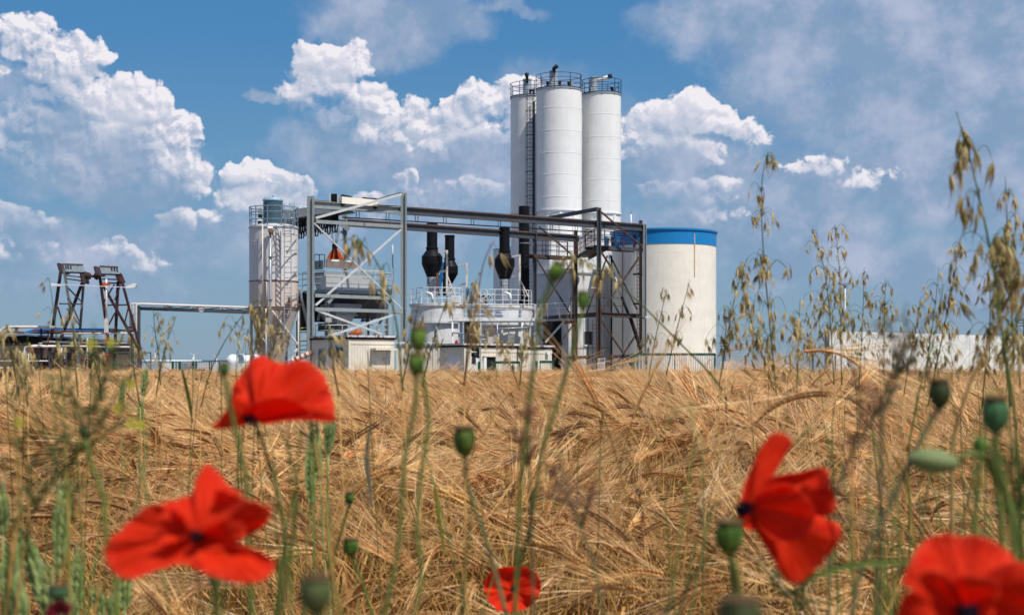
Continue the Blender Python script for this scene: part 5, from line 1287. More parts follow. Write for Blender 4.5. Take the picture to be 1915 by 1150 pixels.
MB().box(at(172, 700, YT - 1.5), at(284, 694, YT + 1.0)).build('deck', M_GALV, t); B(t, 'deck_edge', M_RSTEEL, (60, 699, YT - 1.6), (285, 700, YT - 1.6), .1, .10)
railing(t, [at(92, 695, YT - 1.5), at(282, 695, YT - 1.5)], px(35, YT), M_DSTEEL, .03, 1, .95)
B(t, 'brace', M_DSTEEL, (240, 662, YT), (258, 690, YT), .05); B(t, 'brace', M_DSTEEL, (262, 662, YT), (282, 692, YT), .05)
# long pipe, wall, fence and tank in the gap
Yw = 99; t = thing('low_pipeline', 'long thin white pipeline running level from the trestles to the small silo', 'pipe', gp(320, Yw))
pipe(t, 'pipe', M_LAMPW, [(214, 662, Yw), (222, 674.5, Yw), (425, 675, Yw)], .05)
for u in (240, 300, 360, 410): B(t, 'support', M_GREEN, (u, 676, Yw + .1), gp(u, Yw + .1), .05)
t = thing('pale_hall', 'low pale wall with grey and white panels behind the green posts', 'wall', gp(340, Yw + 3))
for k, (u0, u1, m) in enumerate(((284, 303, M_FILTL), (303, 322, M_LAMPW), (322, 336, M_WHITE), (336, 368, M_GALV), (368, 394, M_WHITE), (394, 470, M_CONCW))):
    MB().box((gp(u0 + .3, Yw + 3).x, Yw + 3, 0), (gp(u1 - .3, Yw + 3).x, Yw + 3.2, zv(679, Yw + 3))).build('wall_panel', m, t)
MB().box((gp(372, Yw + 3).x, Yw + 2.95, zv(698, Yw + 3)), (gp(384, Yw + 3).x, Yw + 2.99, zv(690, Yw + 3))).build('grille', M_DSTEEL, t)
t = thing('green_fence', 'dark green fence posts and wire mesh in front of the pale wall at left', 'fence', gp(340, Yw - 1))
for u, w in ((323, 4), (329.5, 1.5), (336, 4.5), (362, 2), (367, 3), (392, 2), (396, 1.5)): B(t, 'post', M_GREEN, (u, 676, Yw - 1), gp(u, Yw - 1), px(w, Yw))
mesh = MB()
for k in range(24): u = 322 + k * 3.2; mesh.bar(gp(u, Yw - .95, .2), gp(u, Yw - .95, zv(677, Yw)), .012)
for k in range(8): zz_ = .4 + k * .18; mesh.bar(gp(322, Yw - .95, zz_), gp(396, Yw - .95, zz_), .012)
mesh.build('wire_mesh', M_GREEN, t, kind='stuff')
t = thing('white_tank', 'white horizontal tank just left of the small silo legs', 'tank', gp(450, 104))
cc = at(432, 678, 104); MB().lathe(cc, [(.02, -.34), (.30, -.28), (.46, -.15), (.54, 0), (.54, 3.4), (.4, 3.6)], 32, axis=Vector((1, .15, 0))).build('shell', M_LAMPW, t)
for u in (436, 458): B(t, 'saddle', M_GALV, (u, 690, 104), gp(u, 104), .3)
railing(t, [at(443, 690, 103), at(470, 690, 103)], px(27, 103), M_LAMPW, .03, 1, .8)

# ------------------------------------------------------------------ right hand wall, fence, masts
t = thing('concrete_wall', 'long pale stained concrete panel wall at the right edge of the yard', 'wall', gp(1547, 96))
wa, wb = gp(1549, 94), gp(2080, 118)
wb = Vector((wb.x, 118 * 1.0, 0)); zt0 = zv(619, 94)
wd = (wb - wa).normalized(); Lw = (wb - wa).length; n = 16
nrm = Vector((wd.y, -wd.x, 0))
for k in range(n):
    p, q = wa + wd * (Lw * k / n + .012), wa + wd * (Lw * (k + 1) / n - .012)
    o = MB().bar(p + UP * (.75 + (zt0 - .75) / 2), q + UP * (.75 + (zt0 - .75) / 2), .16, zt0 - .75).build('wall_panel', M_CONCW, t)
    MB().bar(p + UP * .37, q + UP * .37, .22, .72).build('footing_panel', M_SHEDG, t)
B(t, 'end_post', M_DSTEEL, (1545, 617, 93.9), gp(1545, 93.9), .16)
for u, yy in ((1846, 104), (1850, 104)): B(t, 'down_pipe', M_DSTEEL, (u, 628, yy), (u, 676, yy), .06)
B(t, 'cable_strip', M_DSTEEL, wa + UP * .74 - nrm * -.14, wb + UP * .74 - nrm * -.14, .03, .05)
t = thing('wire_fence', 'low wire mesh fence between the blue banded tank and the concrete wall', 'fence', gp(1440, 92))
for k in range(6): u = 1352 + k * 42; B(t, 'post', M_DSTEEL, (u, 664, 92), gp(u, 92), .08)
mesh = MB()
for s in (-1, 1):
    for k in range(64):
        u0 = 1345 + k * 3.4; mesh.bar(gp(u0, 92, .35), gp(u0 + s * 26, 92, zv(667, 92)), .010)
for v in (666, 660): mesh.bar(at(1345, v, 92), at(1545, v, 92), .015)
mesh.build('wire_mesh', M_GALV, t, kind='stuff')
t = thing('pallet_pile', 'small pile of pale boards behind the wire fence right of the tank', 'boards', gp(1360, 96))
for k in range(4): B(t, 'board', M_CONCW, (1346, 686 - k * 3, 96), (1376, 686.5 - k * 3, 96), .3, .07)
for i, (u, v0, v1, s, Ym, lab) in enumerate(((1355, 634, 664, 1, 420, 'far small electricity pylon just right of the blue banded tank'), (1915, 596, 640, 1.1, 400, 'far electricity pylon at the right edge of the picture above the wall'))):
    t = thing('pylon', lab, 'pylon', gp(u, Ym), 'distant pylons')
    w = px(1.1, Ym) * s; zt1 = zv(v0, Ym)
    for sx in (-1, 1): MB().bar(gp(u, Ym, 0) + Vector((sx * w * 2, 0, 0)), gp(u, Ym, zt1) + Vector((sx * w * .2, 0, 0)), .18).build('leg', M_DSTEEL, t)
    for k, (dz, hw) in enumerate(((3, 7), (8, 11), (13, 9))): MB().bar(at(u - hw * s, v0 + dz, Ym), at(u + hw * s, v0 + dz, Ym), .22).build('cross_arm', M_DSTEEL, t)
    for k in range(8):
        za, zb = zt1 * k / 8, zt1 * (k + 1) / 8; sg = 1 if k % 2 else -1; MB().bar(gp(u, Ym, za) + Vector((sg * w * 2 * (1 - k / 9), 0, 0)), gp(u, Ym, zb) + Vector((-sg * w * 2 * (1 - (k + 1) / 9), 0, 0)), .12).build('lattice_bar', M_DSTEEL, t)
t = thing('light_mast', 'distant light mast with a flat cross head above the concrete wall', 'mast', gp(1580, 160))
B(t, 'pole', M_GALV, (1580, 532, 160), gp(1580, 160), .22, kind='tube')
for s in (-1, 1): B(t, 'lamp_head', M_GALV, (1580, 532, 160), (1580 + 12 * s, 530, 160), .5, .18)
for i, (u, v, Yt, r) in enumerate(((362, 664, 900, 9), (290, 661, 950, 9), (405, 668, 1200, 6))):
    t = thing('wind_turbine', ['tiny wind turbine on the horizon above the green fence', 'tiny wind turbine on the horizon left of the green fence', 'tiniest wind turbine on the horizon beside the white tank'][i], 'wind turbine', gp(u, Yt), 'wind turbines on the horizon')
    hub = at(u, v, Yt); MB().tube([gp(u, Yt, 0), hub], [.5, .3], 8).build('tower', M_LAMPW, t); MB().bar(hub + Vector((0, 2, 0)), hub - Vector((0, 2.5, 0)), .5).build('nacelle', M_LAMPW, t)
    for k in range(3):
        a = .4 + i + k * 2 * PI / 3; MB().bar(hub - Vector((0, 2, 0)), hub + Vector((math.cos(a) * px(r, Yt), -2, math.sin(a) * px(r, Yt))), .3, .15).build('blade', M_LAMPW, t)

# ------------------------------------------------------------------ foreground flowers and grasses
def pathw(pts, Y, Ye=None):
    """photo columns/rows at about distance Y to a smooth world curve; Ye is the distance at the last point"""
    Ye = Ye or Y; n = len(pts); out = []
    for i, p in enumerate(pts): out.append(at(p[0], p[1], Y + (Ye - Y) * i / max(1, n - 1)))
    return catmull(out, 6) if n > 2 else out
def to_ground(pts, Y, lean=(0, 0)):
    """carry a stem on from its last point down to the soil"""
    p = pts[-1]; d = (pts[-1] - pts[-2]).normalized() if len(pts) > 1 else Vector((0, 0, -1))
    f = Vector((p.x + lean[0] + d.x * .15, p.y + lean[1], 0))
    return pts + [p.lerp(f, t) + Vector((math.sin(t * 3) * .01, 0, 0)) for t in (.25, .5, .75, 1)]

def petal_mat():
    m = bpy.data.materials.new('poppy_petal'); m.use_nodes = True; nt = m.node_tree; nt.nodes.clear(); g = G(nt)
    o = g.n('ShaderNodeOutputMaterial'); p = g.n('ShaderNodeBsdfPrincipled')
    uv = g.n('ShaderNodeUVMap'); uv.uv_map = 'uv'
    s = g.n('ShaderNodeSeparateXYZ'); g.put(s.inputs[0], uv.outputs[0])
    vein = g.noise(g.v('MULTIPLY', uv.outputs[0], (26, 1.5, 1)), 2.0, 5, .6)
    c = g.mix(g.ss(vein, .32, .68), (.84, .016, .004, 1), (1.0, .085, .018, 1))
    c = g.mix(g.ss(s.outputs[1], .0, .14, 1, 0), c, (.03, .004, .006, 1))
    c = g.mix(g.ss(s.outputs[1], .86, 1.0, 0, .35), c, (.90, .10, .05, 1))
    g.put(p.inputs['Base Color'], c); p.inputs['Roughness'].default_value = .5; p.inputs['Specular IOR Level'].default_value = .12
    p.inputs['Sheen Weight'].default_value = .06; p.inputs['Sheen Tint'].default_value = (1, .55, .5, 1)
    b = g.n('ShaderNodeBump'); g.put(b.inputs['Strength'], .6); g.put(b.inputs['Distance'], .002); g.put(b.inputs['Height'], vein); nt.links.new(b.outputs[0], p.inputs['Normal'])
    t = g.n('ShaderNodeBsdfTranslucent'); g.put(t.inputs[0], c)
    mx = g.n('ShaderNodeMixShader'); g.put(mx.inputs[0], .56); nt.links.new(p.outputs[0], mx.inputs[1]); nt.links.new(t.outputs[0], mx.inputs[2]); nt.links.new(mx.outputs[0], o.inputs[0])
    return m
M_PETAL = petal_mat()
M_HEART = mat('poppy_heart', (.010, .006, .012), .95, spec=.02)

def petal(parent, base, ang, L, spread, tilt, cup, ruffle, R, Y, asym=0.0, squash=1.0, bow=.25, pt=.16):
    """fan shaped petal: ang in the picture plane, tilt towards the eye, cup bends the outer part back"""
    X_, Z_, C_ = Vector((1, 0, 0)), UP, Vector((0, -1, 0))
    a = math.radians(ang); inp = X_ * math.cos(a) + Z_ * math.sin(a); sd = -X_ * math.sin(a) + Z_ * math.cos(a)
    ti = math.radians(tilt); d = inp * math.cos(ti) + C_ * math.sin(ti); nm = C_ * math.cos(ti) - inp * math.sin(ti)
    NU, NV = 18, 14; S = math.radians(spread); ph = [R.uniform(0, 6.28) for _ in range(6)]
    vs, uvs = [], []
    for j in range(NV + 1):
        t = j / NV
        for i in range(NU + 1):
            s = i / NU * 2 - 1; f = S * s * (1.0 - .12 * t)
            edge = 1 - pt * abs(s) ** (2.5 if pt < .3 else 1.4) - .10 * (s * asym) + .035 * math.sin(s * 5 + ph[0]) + .02 * math.sin(s * 11 + ph[1]) + .012 * math.sin(s * 23 + ph[2])
            r = L * t * edge
            w = ruffle * L * t ** 1.4 * (.7 * math.sin(s * 2.4 + ph[3] + t * 1.5) + .22 * math.sin(s * 6 + ph[4] + t * 4) + .10 * math.sin(s * 13 + ph[5]) + .35 * math.sin(t * 6 + ph[0]))
            q = base + d * (r * math.cos(f)) + sd * (r * math.sin(f) * squash) + nm * (cup * L * t * t + bow * L * (s * s) * t * .5 + w)
            vs.append(q); uvs.append((i / NU, t))
    fs = [(j * (NU + 1) + i, j * (NU + 1) + i + 1, (j + 1) * (NU + 1) + i + 1, (j + 1) * (NU + 1) + i) for j in range(NV) for i in range(NU)]
    mb = MB(); mb.add(vs, fs, True); o = mb.build('petal', M_PETAL, parent)
    ul = o.data.uv_layers.new(name='uv')
    for pl in o.data.polygons:
        for li in pl.loop_indices: ul.data[li].uv = uvs[o.data.loops[li].vertex_index]
    sm = o.modifiers.new('smooth', 'SUBSURF'); sm.levels = 1; sm.render_levels = 1
    so = o.modifiers.new('thickness', 'SOLIDIFY'); so.thickness = .0004
    return o

def opetal(parent, Y, base, line, near, far_, R, fold=.010, edge=.0):
    """petal grown from its base to an edge line; near/far_ = metres towards the eye at the ends and the middle of the edge"""
    O = catmull([Vector((u, v, 0)) for u, v in line], 6); n = len(O); NV = 14; b0 = at(base[0], base[1], Y); ph = [R.uniform(0, 6.28) for _ in range(7)]; vs, uvs = [], []
    for j in range(NV + 1):
        t = j / NV
        for i, o in enumerate(O):
            s = i / (n - 1); e = at(o.x, o.y, Y) - b0; e = e * (1 + .02 * math.sin(i * 2.1 + ph[0]) + .014 * math.sin(i * 4.7 + ph[1]))
            dep = (near + (far_ - near) * math.sin(PI * s)) * t ** 1.3
            w = fold * t * (math.sin(s * 5 + ph[2] + t * 2.0) + .5 * math.sin(s * 11 + ph[3] - t * 3) + .22 * math.sin(s * 24 + ph[4]) + .8 * math.sin(t * 5 + ph[5]) * t)
            sag = .05 * e.length * math.sin(PI * t) * math.sin(s * 7 + ph[6])
            vs.append(b0 + e * t + Vector((0, -dep - w, sag))); uvs.append((s * 1.0, t))
    fs = [(j * n + i, j * n + i + 1, (j + 1) * n + i + 1, (j + 1) * n + i) for j in range(NV) for i in range(n - 1)]
    mb = MB(); mb.add(vs, fs, True); o = mb.build('petal', M_PETAL, parent); ul = o.data.uv_layers.new(name='uv')
    for pl in o.data.polygons:
        for li in pl.loop_indices: ul.data[li].uv = uvs[o.data.loops[li].vertex_index]
    sm = o.modifiers.new('smooth', 'SUBSURF'); sm.levels = 1; sm.render_levels = 1
    so = o.modifiers.new('thickness', 'SOLIDIFY'); so.thickness = .0003
    return o

def poppy(label, u, v, Y, petals, stem, seed, centre=(0, 0), cen_r=.007, dark=True, stem_r=.0014, face=(0, -1, .2)):
    c = at(u, v, Y); t = thing('poppy', label, 'poppy', Vector((c.x, c.y, 0)), 'red poppies'); R = random.Random(seed)
    for pp_ in [q for q in petals if isinstance(q[0], list)]: opetal(t, Y, (u, v), pp_[0], pp_[1], pp_[2], R, pp_[3] * 1.5)
    for (ang, L, sp, tilt, cup, ruf, *rest) in [q for q in petals if not isinstance(q[0], list)]:
        kw = rest[0] if rest else {}
        petal(t, c + Vector((0, R.uniform(-.002, .002), 0)), ang, px(L, Y), sp, tilt, cup, ruf, R, Y, **kw)
    if dark:
        cc = c + Vector((px(centre[0], Y), -.006, -px(centre[1], Y))); fd = Vector(face).normalized()
        k = MB().lathe(cc, [(cen_r * .3, 0), (cen_r * .7, .004), (cen_r * .75, .009), (cen_r * .9, .011), (.0005, .012)], 14, axis=fd).build('seed_head', M_HEART, t)
        for i in range(46):
            a = R.uniform(0, 2 * PI); q = fd.to_track_quat('Z', 'Y'); rr = cen_r * R.uniform(1.0, 1.7)
            tip = cc + q @ Vector((math.cos(a) * rr, math.sin(a) * rr, R.uniform(.004, .011)))
            mb = MB() if i == 0 else mb
            mb.tube([cc + q @ Vector((math.cos(a) * .002, math.sin(a) * .002, 0)), tip], [.0002, .0006], 3)
        mb.build('stamens', M_HEART, t, kind='stuff')
    if stem:
        pts = to_ground(pathw(stem, Y, Y * 1.02), Y); MB().tube(pts, stem_r, 7).build('stem', M_STEM, t); hairs(t, pts, stem_r, R)
    return t
def hairs(t, pts, r, R, n=160, L=.004):
    mb = MB()
    for i in range(n):
        k = R.uniform(0, min(len(pts) - 2, len(pts) * .75)); a = pts[int(k)].lerp(pts[int(k) + 1], k % 1)
        d = Vector((R.uniform(-1, 1), R.uniform(-1, 1), R.uniform(-.3, .3))).normalized(); s = d.orthogonal().normalized() * .00012
        mb.add([a - s, a + s, a + d * (L + r)], [(0, 1, 2)])
    mb.build('stem_hairs', M_STEM, t, kind='stuff')

KB = dict(bow=.15)
poppy('upper left red poppy seen from the side, petals cupped above a dark base', 482, 788, 1.08,
      [([(424, 772), (427, 726), (440, 703), (459, 675), (480, 664), (503, 676), (520, 700)], -.012, -.020, .003),
       ([(490, 690), (503, 675), (519, 679), (540, 675), (563, 673), (586, 687), (604, 701), (618, 730)], -.010, -.022, .004),
       ([(600, 700), (618, 730), (627, 758), (629, 787), (604, 783), (576, 778), (544, 783), (521, 791)], .004, .012, .003),
       ([(438, 798), (397, 801), (424, 770), (440, 745), (462, 728)], .006, .010, .003),
       ([(446, 786), (466, 764), (500, 747), (545, 742), (575, 756), (590, 776), (544, 784), (500, 792)], .016, .026, .002)],
      [(478, 790), (498, 850), (522, 930), (532, 1010), (528, 1080), (518, 1160)], 21, (-8, 0), .0028)
poppy('lower left orange red poppy, wide open, wavy petals, one pointed tip', 378, 1002, .80,
      [([(298, 955), (330, 936), (346, 925), (355, 897), (370, 872), (390, 888), (412, 911), (445, 926)], -.010, -.018, .003),
       ([(405, 912), (443, 924), (470, 930), (510, 943), (513, 961), (494, 984), (466, 1003), (440, 1006)], -.004, .004, .003),
       ([(345, 930), (310, 940), (275, 946), (240, 972), (218, 1000), (207, 1026)], -.006, .004, .003),
       ([(222, 992), (205, 1026), (213, 1052), (231, 1070), (266, 1073), (302, 1060), (337, 1050), (362, 1047)], .008, .024, .003),
       ([(332, 1048), (360, 1048), (388, 1058), (429, 1072), (480, 1079), (516, 1067), (524, 1044), (503, 1025), (477, 1020), (446, 1014)], .014, .030, .003),
       ([(392, 984), (424, 968), (458, 972), (468, 990), (452, 1010), (420, 1024), (392, 1024)], .012, .018, .002),
       ([(300, 962), (330, 950), (352, 962), (356, 990), (330, 1008), (300, 1000)], .006, .012, .003)],
      [(392, 1010), (402, 1070), (404, 1120), (400, 1180)], 5, (-2, 2), .0022)
poppy('small round red poppy low in the barley at bottom centre', 960, 1104, 2.25,
      [([(912, 1120), (905, 1098), (912, 1076), (928, 1062), (952, 1058), (975, 1066)], .002, .012, .004),
       ([(940, 1062), (962, 1058), (985, 1059), (1004, 1070), (1012, 1094), (1004, 1118)], .000, .010, .004),
       ([(1010, 1090), (1006, 1114), (990, 1132), (965, 1140), (945, 1136)], .010, .018, .004),
       ([(985, 1134), (955, 1140), (930, 1136), (912, 1118), (906, 1096)], .012, .020, .004)],
      [(962, 1110), (966, 1140), (968, 1200)], 8, (0, -4), .003)
poppy('right red poppy turned sideways, one petal standing up and one hanging down', 1402, 948, .95,
      [([(1384, 944), (1394, 907), (1410, 872), (1421, 845), (1441, 817), (1454, 809), (1472, 813), (1488, 829), (1480, 845), (1464, 860), (1456, 884), (1440, 902)], -.004, -.010, .0025),
       ([(1428, 897), (1456, 888), (1496, 882), (1531, 874), (1549, 880), (1550, 903), (1559, 931), (1556, 954), (1543, 964), (1506, 978)], -.004, .004, .003),
       ([(1498, 955), (1550, 969), (1571, 989), (1562, 1013), (1539, 1044), (1511, 1079), (1488, 1090), (1468, 1083), (1456, 1064), (1437, 1036), (1421, 1009), (1411, 985)], .004, .012, .003),
       ([(1422, 915), (1460, 902), (1494, 926), (1508, 962), (1484, 1002), (1440, 1002), (1414, 978)], .012, .022, .003),
       ([(1384, 950), (1372, 971), (1394, 988), (1414, 990)], .004, .006, .001)],
      [(1392, 962), (1372, 975), (1366, 1040), (1372, 1110), (1378, 1180)], 13, (-2, 0), .0032, face=(-.7, -.7, 0))
poppy('bottom right red poppy, cut off by the corner of the picture', 1806, 1142, .74,
      [([(1700, 1100), (1715, 1068), (1734, 1040), (1762, 1017), (1793, 1005), (1816, 1010), (1840, 1006), (1867, 1013), (1887, 1025), (1910, 1044), (1950, 1090)], -.008, -.018, .004),
       ([(1715, 1230), (1676, 1160), (1680, 1115), (1691, 1095), (1715, 1066), (1744, 1058), (1770, 1078)], .006, .014, .003),
       ([(1840, 1070), (1880, 1046), (1915, 1050), (1955, 1095), (1965, 1150), (1945, 1215), (1850, 1230)], .004, .014, .004),
       ([(1700, 1205), (1745, 1246), (1850, 1246), (1910, 1200)], .016, .024, .004),
       ([(1752, 1090), (1790, 1066), (1840, 1074), (1862, 1110), (1850, 1150)], .010, .016, .003)],
      [(1806, 1160), (1806, 1220), (1800, 1300)], 3, (-14, 2), .0042)
poppy('wilted dark red poppy at the bottom left corner among green wheat', 112, 1150, .9,
      [(100, 30, 50, 10, .1, .2), (150, 28, 40, 10, .1, .2), (50, 28, 40, 10, .1, .2)], [(112, 1155), (112, 1180), (114, 1220)], 33, dark=False)
M_WILT = leafmat('wilted_petal', (.10, .006, .012), (.20, .012, .02), .35, .6, .2)
for o in bpy.data.objects['poppy.005'].children:
    if o.name.startswith('petal'): o.data.materials[0] = M_WILT

def pod(label, u, v, w, h, Y, stem, m=None, tilt=(0, 0), lid=True, name='poppy_seed_head', stem_m=None, r=None, seed=0, ground=True):
    """ribbed poppy capsule with its crowned lid, on a hairy stem"""
    c = at(u, v, Y); t = thing(name, label, 'poppy seed head' if lid else 'poppy bud', Vector((c.x, c.y, 0)), 'poppy seed heads' if lid else 'poppy buds'); R = random.Random(seed + int(u))
    rw, hh = px(w / 2, Y), px(h, Y); ax = Vector((tilt[0], tilt[1], 1)).normalized()
    prof = [(.18, -.50), (.32, -.47), (.66, -.34), (.92, -.12), (1, .08), (.95, .24), (.78, .36), (.70, .40)] if lid else [(.12, -.5), (.5, -.42), (.85, -.22), (1, .0), (.92, .22), (.62, .40), (.2, .50)]
    n = 36; q = ax.to_track_quat('Z', 'Y'); vs = []
    for (pr, pz) in prof:
        for k in range(n):
            a = 2 * PI * k / n; rb = 1 + (.055 * math.cos(a * 9) if lid else .02 * math.cos(a * 5)); vs.append(c + q @ Vector((math.cos(a) * pr * rw * rb, math.sin(a) * pr * rw * rb, pz * hh)))
    mb = MB(); mb.add(vs, [(j * n + k, j * n + (k + 1) % n, (j + 1) * n + (k + 1) % n, (j + 1) * n + k) for j in range(len(prof) - 1) for k in range(n)], True)
    mb.add(vs[-n:], [tuple(range(n))]); mb.add(vs[:n], [tuple(range(n - 1, -1, -1))]); body = mb.build('capsule', m or M_POD, t)
    if lid:
        mb = MB(); vs = []
        for (pr, pz) in [(.62, .36), (.98, .41), (1.0, .47), (.6, .52), (.05, .54)]:
            for k in range(n): a = 2 * PI * k / n; rb = 1 + .07 * math.cos(a * 10); vs.append(c + q @ Vector((math.cos(a) * pr * rw * rb * .98, math.sin(a) * pr * rw * rb * .98, pz * hh)))
        mb.add(vs, [(j * n + k, j * n + (k + 1) % n, (j + 1) * n + (k + 1) % n, (j + 1) * n + k) for j in range(4) for k in range(n)], False); mb.add(vs[-n:], [tuple(range(n))]); mb.build('lid', M_PODT, t)
    pts = pathw(stem, Y, Y * 1.01); pts[0] = c - ax * hh * .49
    if ground: pts = to_ground(pts, Y)
    MB().tube(pts, r or .0014, 6).build('stem', stem_m or M_STEM, t); hairs(t, pts, .001, R)
    if not lid:
        hb = MB()
        for i in range(120):
            a, z = R.uniform(0, 2 * PI), R.uniform(-.45, .4); rr = math.cos(z * 2.6); p = c + q @ Vector((math.cos(a) * rw * rr, math.sin(a) * rw * rr, z * hh)); d = (q @ Vector((math.cos(a), math.sin(a), .3))).normalized(); s = d.orthogonal().normalized() * .00015
            hb.add([p - s, p + s, p + d * .004], [(0, 1, 2)])
        hb.build('bud_hairs', M_STEM, t, kind='stuff')
    return t
M_PODB = leafmat('pod_blue_green', (.04, .12, .05), (.10, .22, .10), .15, .6, .15)
M_PODD = leafmat('pod_dark', (.035, .055, .02), (.08, .10, .035), .1, .6, .2)
M_PODL = leafmat('bud_pale', (.22, .30, .12), (.32, .40, .18), .25, .6, .2)
pod('upper of two green seed heads stacked in front of the cream container', 782, 634, 33, 46, 1.0, [(785, 655), (792, 710), (801, 790), (786, 900), (780, 1000), (788, 1080), (772, 1160)], seed=1)
pod('lower of two green seed heads stacked in front of the cream container', 778, 681, 31, 44, .98, [(778, 702), (776, 760), (758, 850), (750, 960), (742, 1040), (716, 1160)], seed=2)
pod('green seed head on a dark stem in the middle of the barley', 869, 826, 42, 58, 1.05, [(870, 855), (873, 900), (892, 960), (920, 1050), (950, 1160)], seed=3, stem_m=M_STEMD)
pod('topmost tilted seed head, in front of the rusty steel tower', 1039, 509, 29, 42, 1.0, [(1030, 530), (1010, 590), (998, 680), (986, 790), (975, 900), (968, 1010), (962, 1160)], tilt=(.45, 0), seed=4)
pod('seed head just below the topmost one, in front of the rusty steel tower', 1090, 563, 25, 38, 1.02, [(1088, 582), (1072, 650), (1040, 760), (1012, 850), (1000, 930), (985, 1010), (968, 1080), (962, 1170)], seed=5)
pod('bright green seed head beside the sideways red poppy', 1364, 1005, 52, 66, .88, [(1368, 1040), (1380, 1090), (1386, 1160)], seed=6)
pod('dark seed head with a brown lid on a long slanting dark stem at right', 1757, 737, 42, 58, .9, [(1750, 768), (1718, 830), (1680, 910), (1636, 1000), (1610, 1070), (1590, 1160)], m=M_PODD, seed=7, stem_m=M_STEMD, r=.0015)
pod('large blue green seed head at the right edge', 1861, 776, 50, 70, .85, [(1862, 812), (1866, 860), (1884, 930), (1896, 1020), (1905, 1160)], m=M_PODB, seed=8, r=.0016)
pod('small seed head above the bottom edge, left of centre', 656, 1023, 30, 36, 1.5, [(658, 1044), (676, 1085), (700, 1160)], seed=9)
pod('tiny seed head above the small one, left of centre', 654, 932, 18, 24, 1.7, [(652, 945), (640, 990), (622, 1050), (600, 1160)], seed=10)
pod('big blurred dark seed head at the bottom edge, left of centre', 591, 1112, 62, 78, .55, [(594, 1150), (596, 1190), (598, 1240)], m=M_PODD, seed=11, r=.0012)
pod('small green seed head left of the upper poppy', 419, 692, 20, 30, .95, [(422, 708), (430, 760), (446, 830), (460, 890), (462, 960), (470, 1100), (476, 1160)], seed=12)
pod('small dark green seed head below the lower left poppy', 403, 1084, 24, 34, 1.0, [(404, 1102), (406, 1130), (404, 1180)], m=M_PODB, seed=13)
pod('dark seed head among the weeds at left', 157, 807, 19, 30, .95, [(160, 822), (172, 870), (194, 930), (200, 1010), (214, 1090), (222, 1160)], m=M_PODD, seed=14)
pod('pale round seed head at the bottom left behind the wheat', 108, 1108, 34, 30, 1.0, [(108, 1124), (108, 1150), (110, 1180)], m=M_PODB, seed=15)
pod('very small seed head between the small and the big one at the bottom', 619, 1056, 17, 22, 1.5, [(620, 1068), (628, 1100), (640, 1160)], seed=16)
pod('big blurred brown seed head at the bottom edge below the sideways poppy', 1384, 1150, 84, 70, .5, [(1386, 1180), (1388, 1210), (1390, 1260)], m=M_PODD, seed=17, r=.0012)
pod('fat pale green hairy bud lying level at right', 1747, 862, 46, 96, .9, [(1796, 852), (1830, 850), (1852, 875), (1870, 940), (1880, 1160)], m=M_PODL, tilt=(-8, 0), lid=False, name='poppy_bud', seed=18, r=.0016)
pod('small upright green bud at right beside the fat one', 1832, 836, 24, 40, .92, [(1832, 856), (1828, 930), (1820, 1010), (1815, 1160)], lid=False, name='poppy_bud', seed=19)
def stem_only(label, pts, Y, r, m, name='stem', cat='stem', group=None, ground=True):
    w = pathw(pts, Y, Y * 1.02); w = to_ground(w, Y) if ground else w; t = thing(name, label, cat, Vector((w[-1].x, w[-1].y, 0)), group)
    MB().tube(w, [r * (1 - .5 * (1 - i / len(w))) for i in range(len(w))], 6).build('stem', m, t); return t
stem_only('curved green stem right of the upper poppy base', [(524, 795), (545, 860), (556, 930), (548, 1000), (536, 1080), (528, 1160)], 1.12, .0014, M_STEM, 'flower_stem')
stem_only('thin pale stem behind the upper poppy base', [(500, 800), (516, 880), (514, 960), (522, 1040), (516, 1160)], 1.25, .0012, M_STEM, 'flower_stem')
stem_only('green side stem leaving the middle seed head straight down', [(868, 868), (880, 950), (872, 1040), (862, 1160)], 1.06, .0012, M_STEM, 'flower_stem')
stem_only('thick green stem at the right edge rising to a bud', [(1846, 830), (1868, 900), (1896, 960), (1915, 1060), (1920, 1160)], .9, .0022, M_STEM, 'flower_stem')
stem_only('green stem leaning left from the bright seed head', [(1345, 1012), (1310, 1060), (1285, 1100), (1268, 1160)], .95, .0014, M_STEM, 'flower_stem')
def blade(label, pts, Y, w, m, name='grass_blade', ground=False):
    c = pathw(pts, Y, Y * 1.03); t = thing(name, label, 'grass', Vector((c[-1].x, c[-1].y, 0))); mb = MB(); vs = []; n = len(c)
    if ground: c = to_ground(c, Y); n = len(c)
    for i, p in enumerate(c):
        d = (c[min(i + 1, n - 1)] - c[max(i - 1, 0)]).normalized(); s = d.cross(Vector((0, -1, .3))).normalized() * px(w / 2, Y) * math.sin(PI * min(.95, .06 + .5 * i / n * 2)) ** .6
        up = Vector((0, .3, 0)) * px(w, Y); vs += [p - s, p + up, p + s]
    for i in range(n - 1): a = i * 3; mb.add([vs[a], vs[a + 1], vs[a + 4], vs[a + 3]], [(0, 1, 2, 3)], True); mb.add([vs[a + 1], vs[a + 2], vs[a + 5], vs[a + 4]], [(0, 1, 2, 3)], True)
    mb.build('leaf', m, t); return t
blade('green grass blade arching right towards the corner poppy', [(1722, 1050), (1660, 1050), (1590, 1056), (1530, 1074), (1496, 1104), (1478, 1165)], .85, 12, M_STEM)
blade('short yellow green blade standing in the barley, right of the stacked seed heads', [(812, 900), (820, 960), (832, 1040)], 2.2, 7, leafmat('blade_yellow', (.30, .38, .05), (.42, .46, .08), .4, .5))
blade('bent yellow straw leaf beside the pale barley ear at right', [(1660, 835), (1690, 890), (1704, 960), (1712, 1050)], 2.0, 8, leafmat('leaf_yellow', (.62, .42, .08), (.75, .52, .14), .3, .5))
